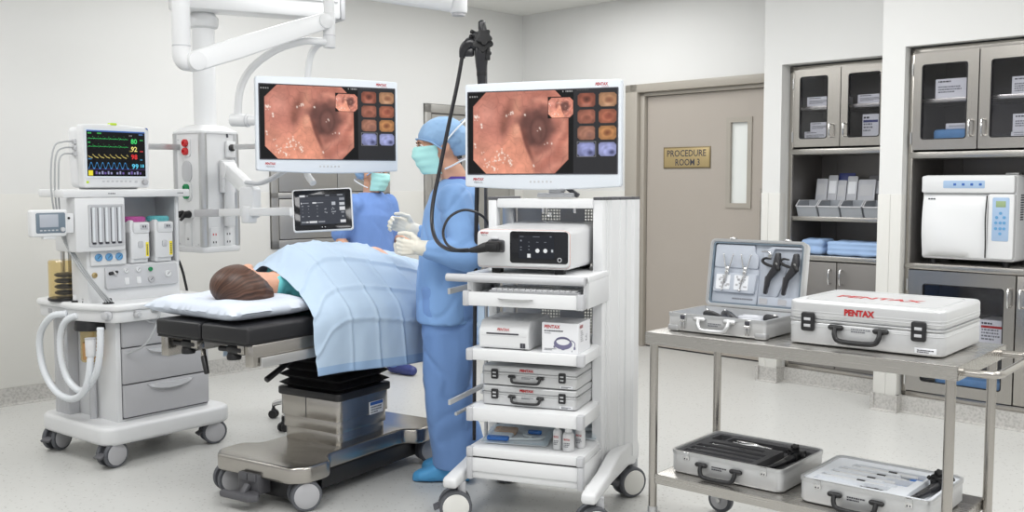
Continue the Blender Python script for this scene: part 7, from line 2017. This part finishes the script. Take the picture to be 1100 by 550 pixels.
# gown
mb = MB(); c0 = J['chest'].x
cy = lambda xw: nl(xw, 4.69, 0).y
loft(mb, [(0, cy(-.268), 1.418, .074, .070), (0, cy(-.270), 1.392, .120, .086), (0, cy(-.275), 1.350, .175, .110), (0, cy(-.288), 1.27, .200, .126), (0, cy(-.300), 1.16, .198, .132), (0, cy(-.308), 1.02, .192, .138), (0, cy(-.312), .90, .196, .142), (0, cy(-.312), .80, .202, .146), (0, cy(-.312), .752, .205, .148)], 32)
for s in ('L', 'R'):
    a, b_, c = J['sh' + s], J['el' + s], J['wr' + s]
    mb.limb([a, a.lerp(b_, .5), b_, b_.lerp(c, .45), b_.lerp(c, .84)], [.083, .078, .073, .060, .047], 20)
go = remesh(mb, 'gown', 'gown', nu, .0085, 5, fold(.013, 9, 4, 2.0))
mb = MB(); n = 40
mb.tube([(.076 * math.cos(2 * PI * i / n), cy(-.268) + .072 * math.sin(2 * PI * i / n), 1.416 + .006 * math.sin(2 * PI * i / n)) for i in range(n)], .0045, 8, 0, True); mb.build('neck_binding', 'strap', go, 180)
# trousers
for s in ('L', 'R'): pass
mb = MB()
for s in ('L', 'R'):
    h, k_, a = J['hip' + s], J['kn' + s], J['an' + s]
    loft(mb, [(h.x * .9, h.y, .93, .102, .128), (h.x, h.y, .80, .105, .126), (h.x, h.y + .005, .62, .103, .120), (k_.x, k_.y, .48, .100, .116), (k_.x, (k_.y + a.y) / 2, .28, .098, .112), (a.x, a.y + .005, .12, .096, .110), (a.x, a.y + .012, .062, .096, .112)], 26)
loft(mb, [(0, J['pelvis'].y, 1.0, .16, .112), (0, J['pelvis'].y, .80, .18, .12)])
remesh(mb, 'trousers', 'trousers', nu, .0095, 4, fold(.014, 8, 3, 5.0))
# gloves with gauntlet cuffs
for h, wr_, el_ in ((hN, J['wrL'], J['elL']), (hF, J['wrR'], J['elR'])):
    mb = MB(); hand(mb, h[0], h[1], h[2], h[3], .180, 1.13, h[4]); d = (el_ - wr_).normalized()
    mb.limb([wr_ - d * .015, wr_ + d * .03, wr_ + d * .06], [.035, .039, .043], 18)
    g = remesh(mb, 'glove', 'glove', nu, .0036, 4, lambda c: .0012 * noise.noise(c * 60))
    m2 = MB(); u = d.orthogonal().normalized(); w_ = d.cross(u); cc = wr_ + d * .060
    m2.tube([cc + (u * math.cos(2 * PI * i / 28) + w_ * math.sin(2 * PI * i / 28)) * .0442 for i in range(28)], .0028, 8, 0, True); m2.build('cuff_bead', 'glove', g, 180)
# shoe covers
for s in ('L', 'R'):
    a = J['an' + s]; d = J['toe' + s] - a; d.z = 0; d.normalize(); sd = V((-d.y, d.x, 0))
    mb = MB(); base = V((a.x, a.y, 0))
    loops = []
    for q, wv, hv in ((-.072, .028, .055), (-.06, .042, .085), (-.02, .050, .13), (.03, .050, .122), (.08, .054, .094), (.13, .054, .064), (.165, .048, .052), (.190, .030, .040), (.198, .012, .026)):
        lp = []
        for i in range(20):
            an = 2 * PI * i / 20; cx2, sz = math.cos(an), math.sin(an)
            lp.append(base + d * q + sd * (wv * abs(cx2) ** .75 * (1 if cx2 > 0 else -1)) + V((0, 0, max(.002, hv * .5 + hv * .5 * abs(sz) ** .8 * (1 if sz > 0 else -1)))))
        loops.append(lp)
    mb.rings(loops); sc_ = remesh(mb, 'shoe_cover', 'shoe', nu, .006, 3, lambda c: .0022 * noise.noise(c * 34))
    lo = min(v.co.z for v in sc_.data.vertices)
    for v in sc_.data.vertices: v.co.z -= lo - .001

# ---- colleague walking behind the table
P2 = Frame(-1.03, 7.30, 52.0)
J2 = dict(neck=V((0, .0, 1.335)), chest=V((0, .0, 1.20)), pelvis=V((0, .01, .88)),
          shL=V((.165, .0, 1.245)), elL=V((.215, -.02, 1.00)), wrL=V((.20, -.20, .955)), shR=V((-.165, .0, 1.245)), elR=V((-.225, .10, 1.02)), wrR=V((-.23, -.02, .86)),
          hipL=V((.085, .0, .84)), knL=V((.085, -.12, .47)), anL=V((.085, -.16, .085)), toeL=V((.085, -.34, .03)),
          hipR=V((-.085, .01, .84)), knR=V((-.085, .04, .46)), anR=V((-.085, .20, .10)), toeR=V((-.085, .03, .03)))
h2 = ((J2['wrL'], V((-.1, -1, -.15)), V((-.9, 0, .4)), V((.2, 0, 1)), .35), (J2['wrR'], V((.1, -.5, -.9)), V((.5, -.8, .2)), V((-1, 0, 0)), .35))
hm2 = Matrix.Translation((0, -.035, 1.475)) @ Euler((R(8), 0, R(12))).to_matrix().to_4x4()
p2 = dressed('person in blue scrubs and mask walking behind the operating table', P2, (0, 0, 0), 0, J2, h2, 'scrubs', 'scrubs', hm2, gloves=False)
mb = MB()
loft(mb, [(0, .004, 1.335, .080, .072), (0, .004, 1.305, .13, .086), (0, .002, 1.26, .175, .105), (0, 0, 1.17, .19, .122), (0, 0, 1.05, .178, .122), (0, .005, .92, .185, .13), (0, .005, .74, .195, .138)], 30)
for s in ('L', 'R'):
    a, b_ = J2['sh' + s], J2['el' + s]; mb.limb([a, a.lerp(b_, .5), a.lerp(b_, .92)], [.080, .074, .066], 18)
remesh(mb, 'tunic', 'scrubs', p2, .0095, 4, fold(.008, 9, 4, 8.0))
mb = MB()
for s in ('L', 'R'):
    h, k_, a = J2['hip' + s], J2['kn' + s], J2['an' + s]
    mb.limb([h, h.lerp(k_, .5), k_, k_.lerp(a, .5), a.lerp(k_, .06)], [.108, .098, .088, .082, .078], 20)
remesh(mb, 'trousers', 'scrubs', p2, .0095, 4, fold(.008, 8, 3, 3.0))
for s in ('L', 'R'):
    a = J2['an' + s]; d = J2['toe' + s] - a; d.z = 0; d.normalize(); base = V((a.x, a.y, 0))
    mb = MB(); mb.limb([base - d * .04 + V((0, 0, .05)), base + d * .08 + V((0, 0, .045)), base + d * .16 + V((0, 0, .038))], [.048, .045, .036], 16)
    sc_ = remesh(mb, 'shoe', 'navy', p2, .006, 3)
    for v in sc_.data.vertices: v.co.z = max(v.co.z, .002)

# ================================================================== LIGHT AND CAMERA
def area(name, loc, sx, sy, power, rot=(0, 0, 0), col=(1, 1, 1)):
    L = bpy.data.lights.new(name, 'AREA'); L.shape = 'RECTANGLE'; L.size = sx; L.size_y = sy; L.energy = power; L.color = col
    o = bpy.data.objects.new(name, L); COL.objects.link(o); o.location = loc; o.rotation_euler = [R(a) for a in rot]; return o
for i, (x, y, p) in enumerate(((-3.3, 4.4, 60), (-1.0, 3.0, 75), (1.4, 2.2, 75), (-1.2, 6.2, 60), (1.0, 5.2, 75), (3.2, 3.2, 70), (0.3, 7.6, 55), (-1.6, 0.6, 75), (1.8, -0.4, 75), (4.2, 1.0, 60))):
    area('ceiling_panel_light', (x, y, ZC - 0.02), 1.2, 1.2, p * 0.52, (0, 0, 45), (1.0, 1.0, 1.0))
w = bpy.data.worlds.new('World'); SC.world = w; w.use_nodes = True
bg = w.node_tree.nodes['Background']; bg.inputs['Color'].default_value = (0.97, 0.98, 1.0, 1); bg.inputs['Strength'].default_value = 0.64

cam = bpy.data.cameras.new('Camera'); cam.sensor_width = 36.0; cam.sensor_fit = 'HORIZONTAL'; cam.lens = 36.0 * 1069.4 / 1100.0
cam.clip_start = 0.05; cam.clip_end = 100
co = bpy.data.objects.new('Camera', cam); COL.objects.link(co)
co.location = (0, 0, 1.40); co.rotation_euler = (R(90) - math.atan(78 / 1069.4), 0, 0)
SC.camera = co
SC.view_settings.view_transform = 'Standard'; SC.view_settings.look = 'None'
SC.view_settings.exposure = 0.0; SC.view_settings.gamma = 1.0; SC.view_settings.use_curve_mapping = False
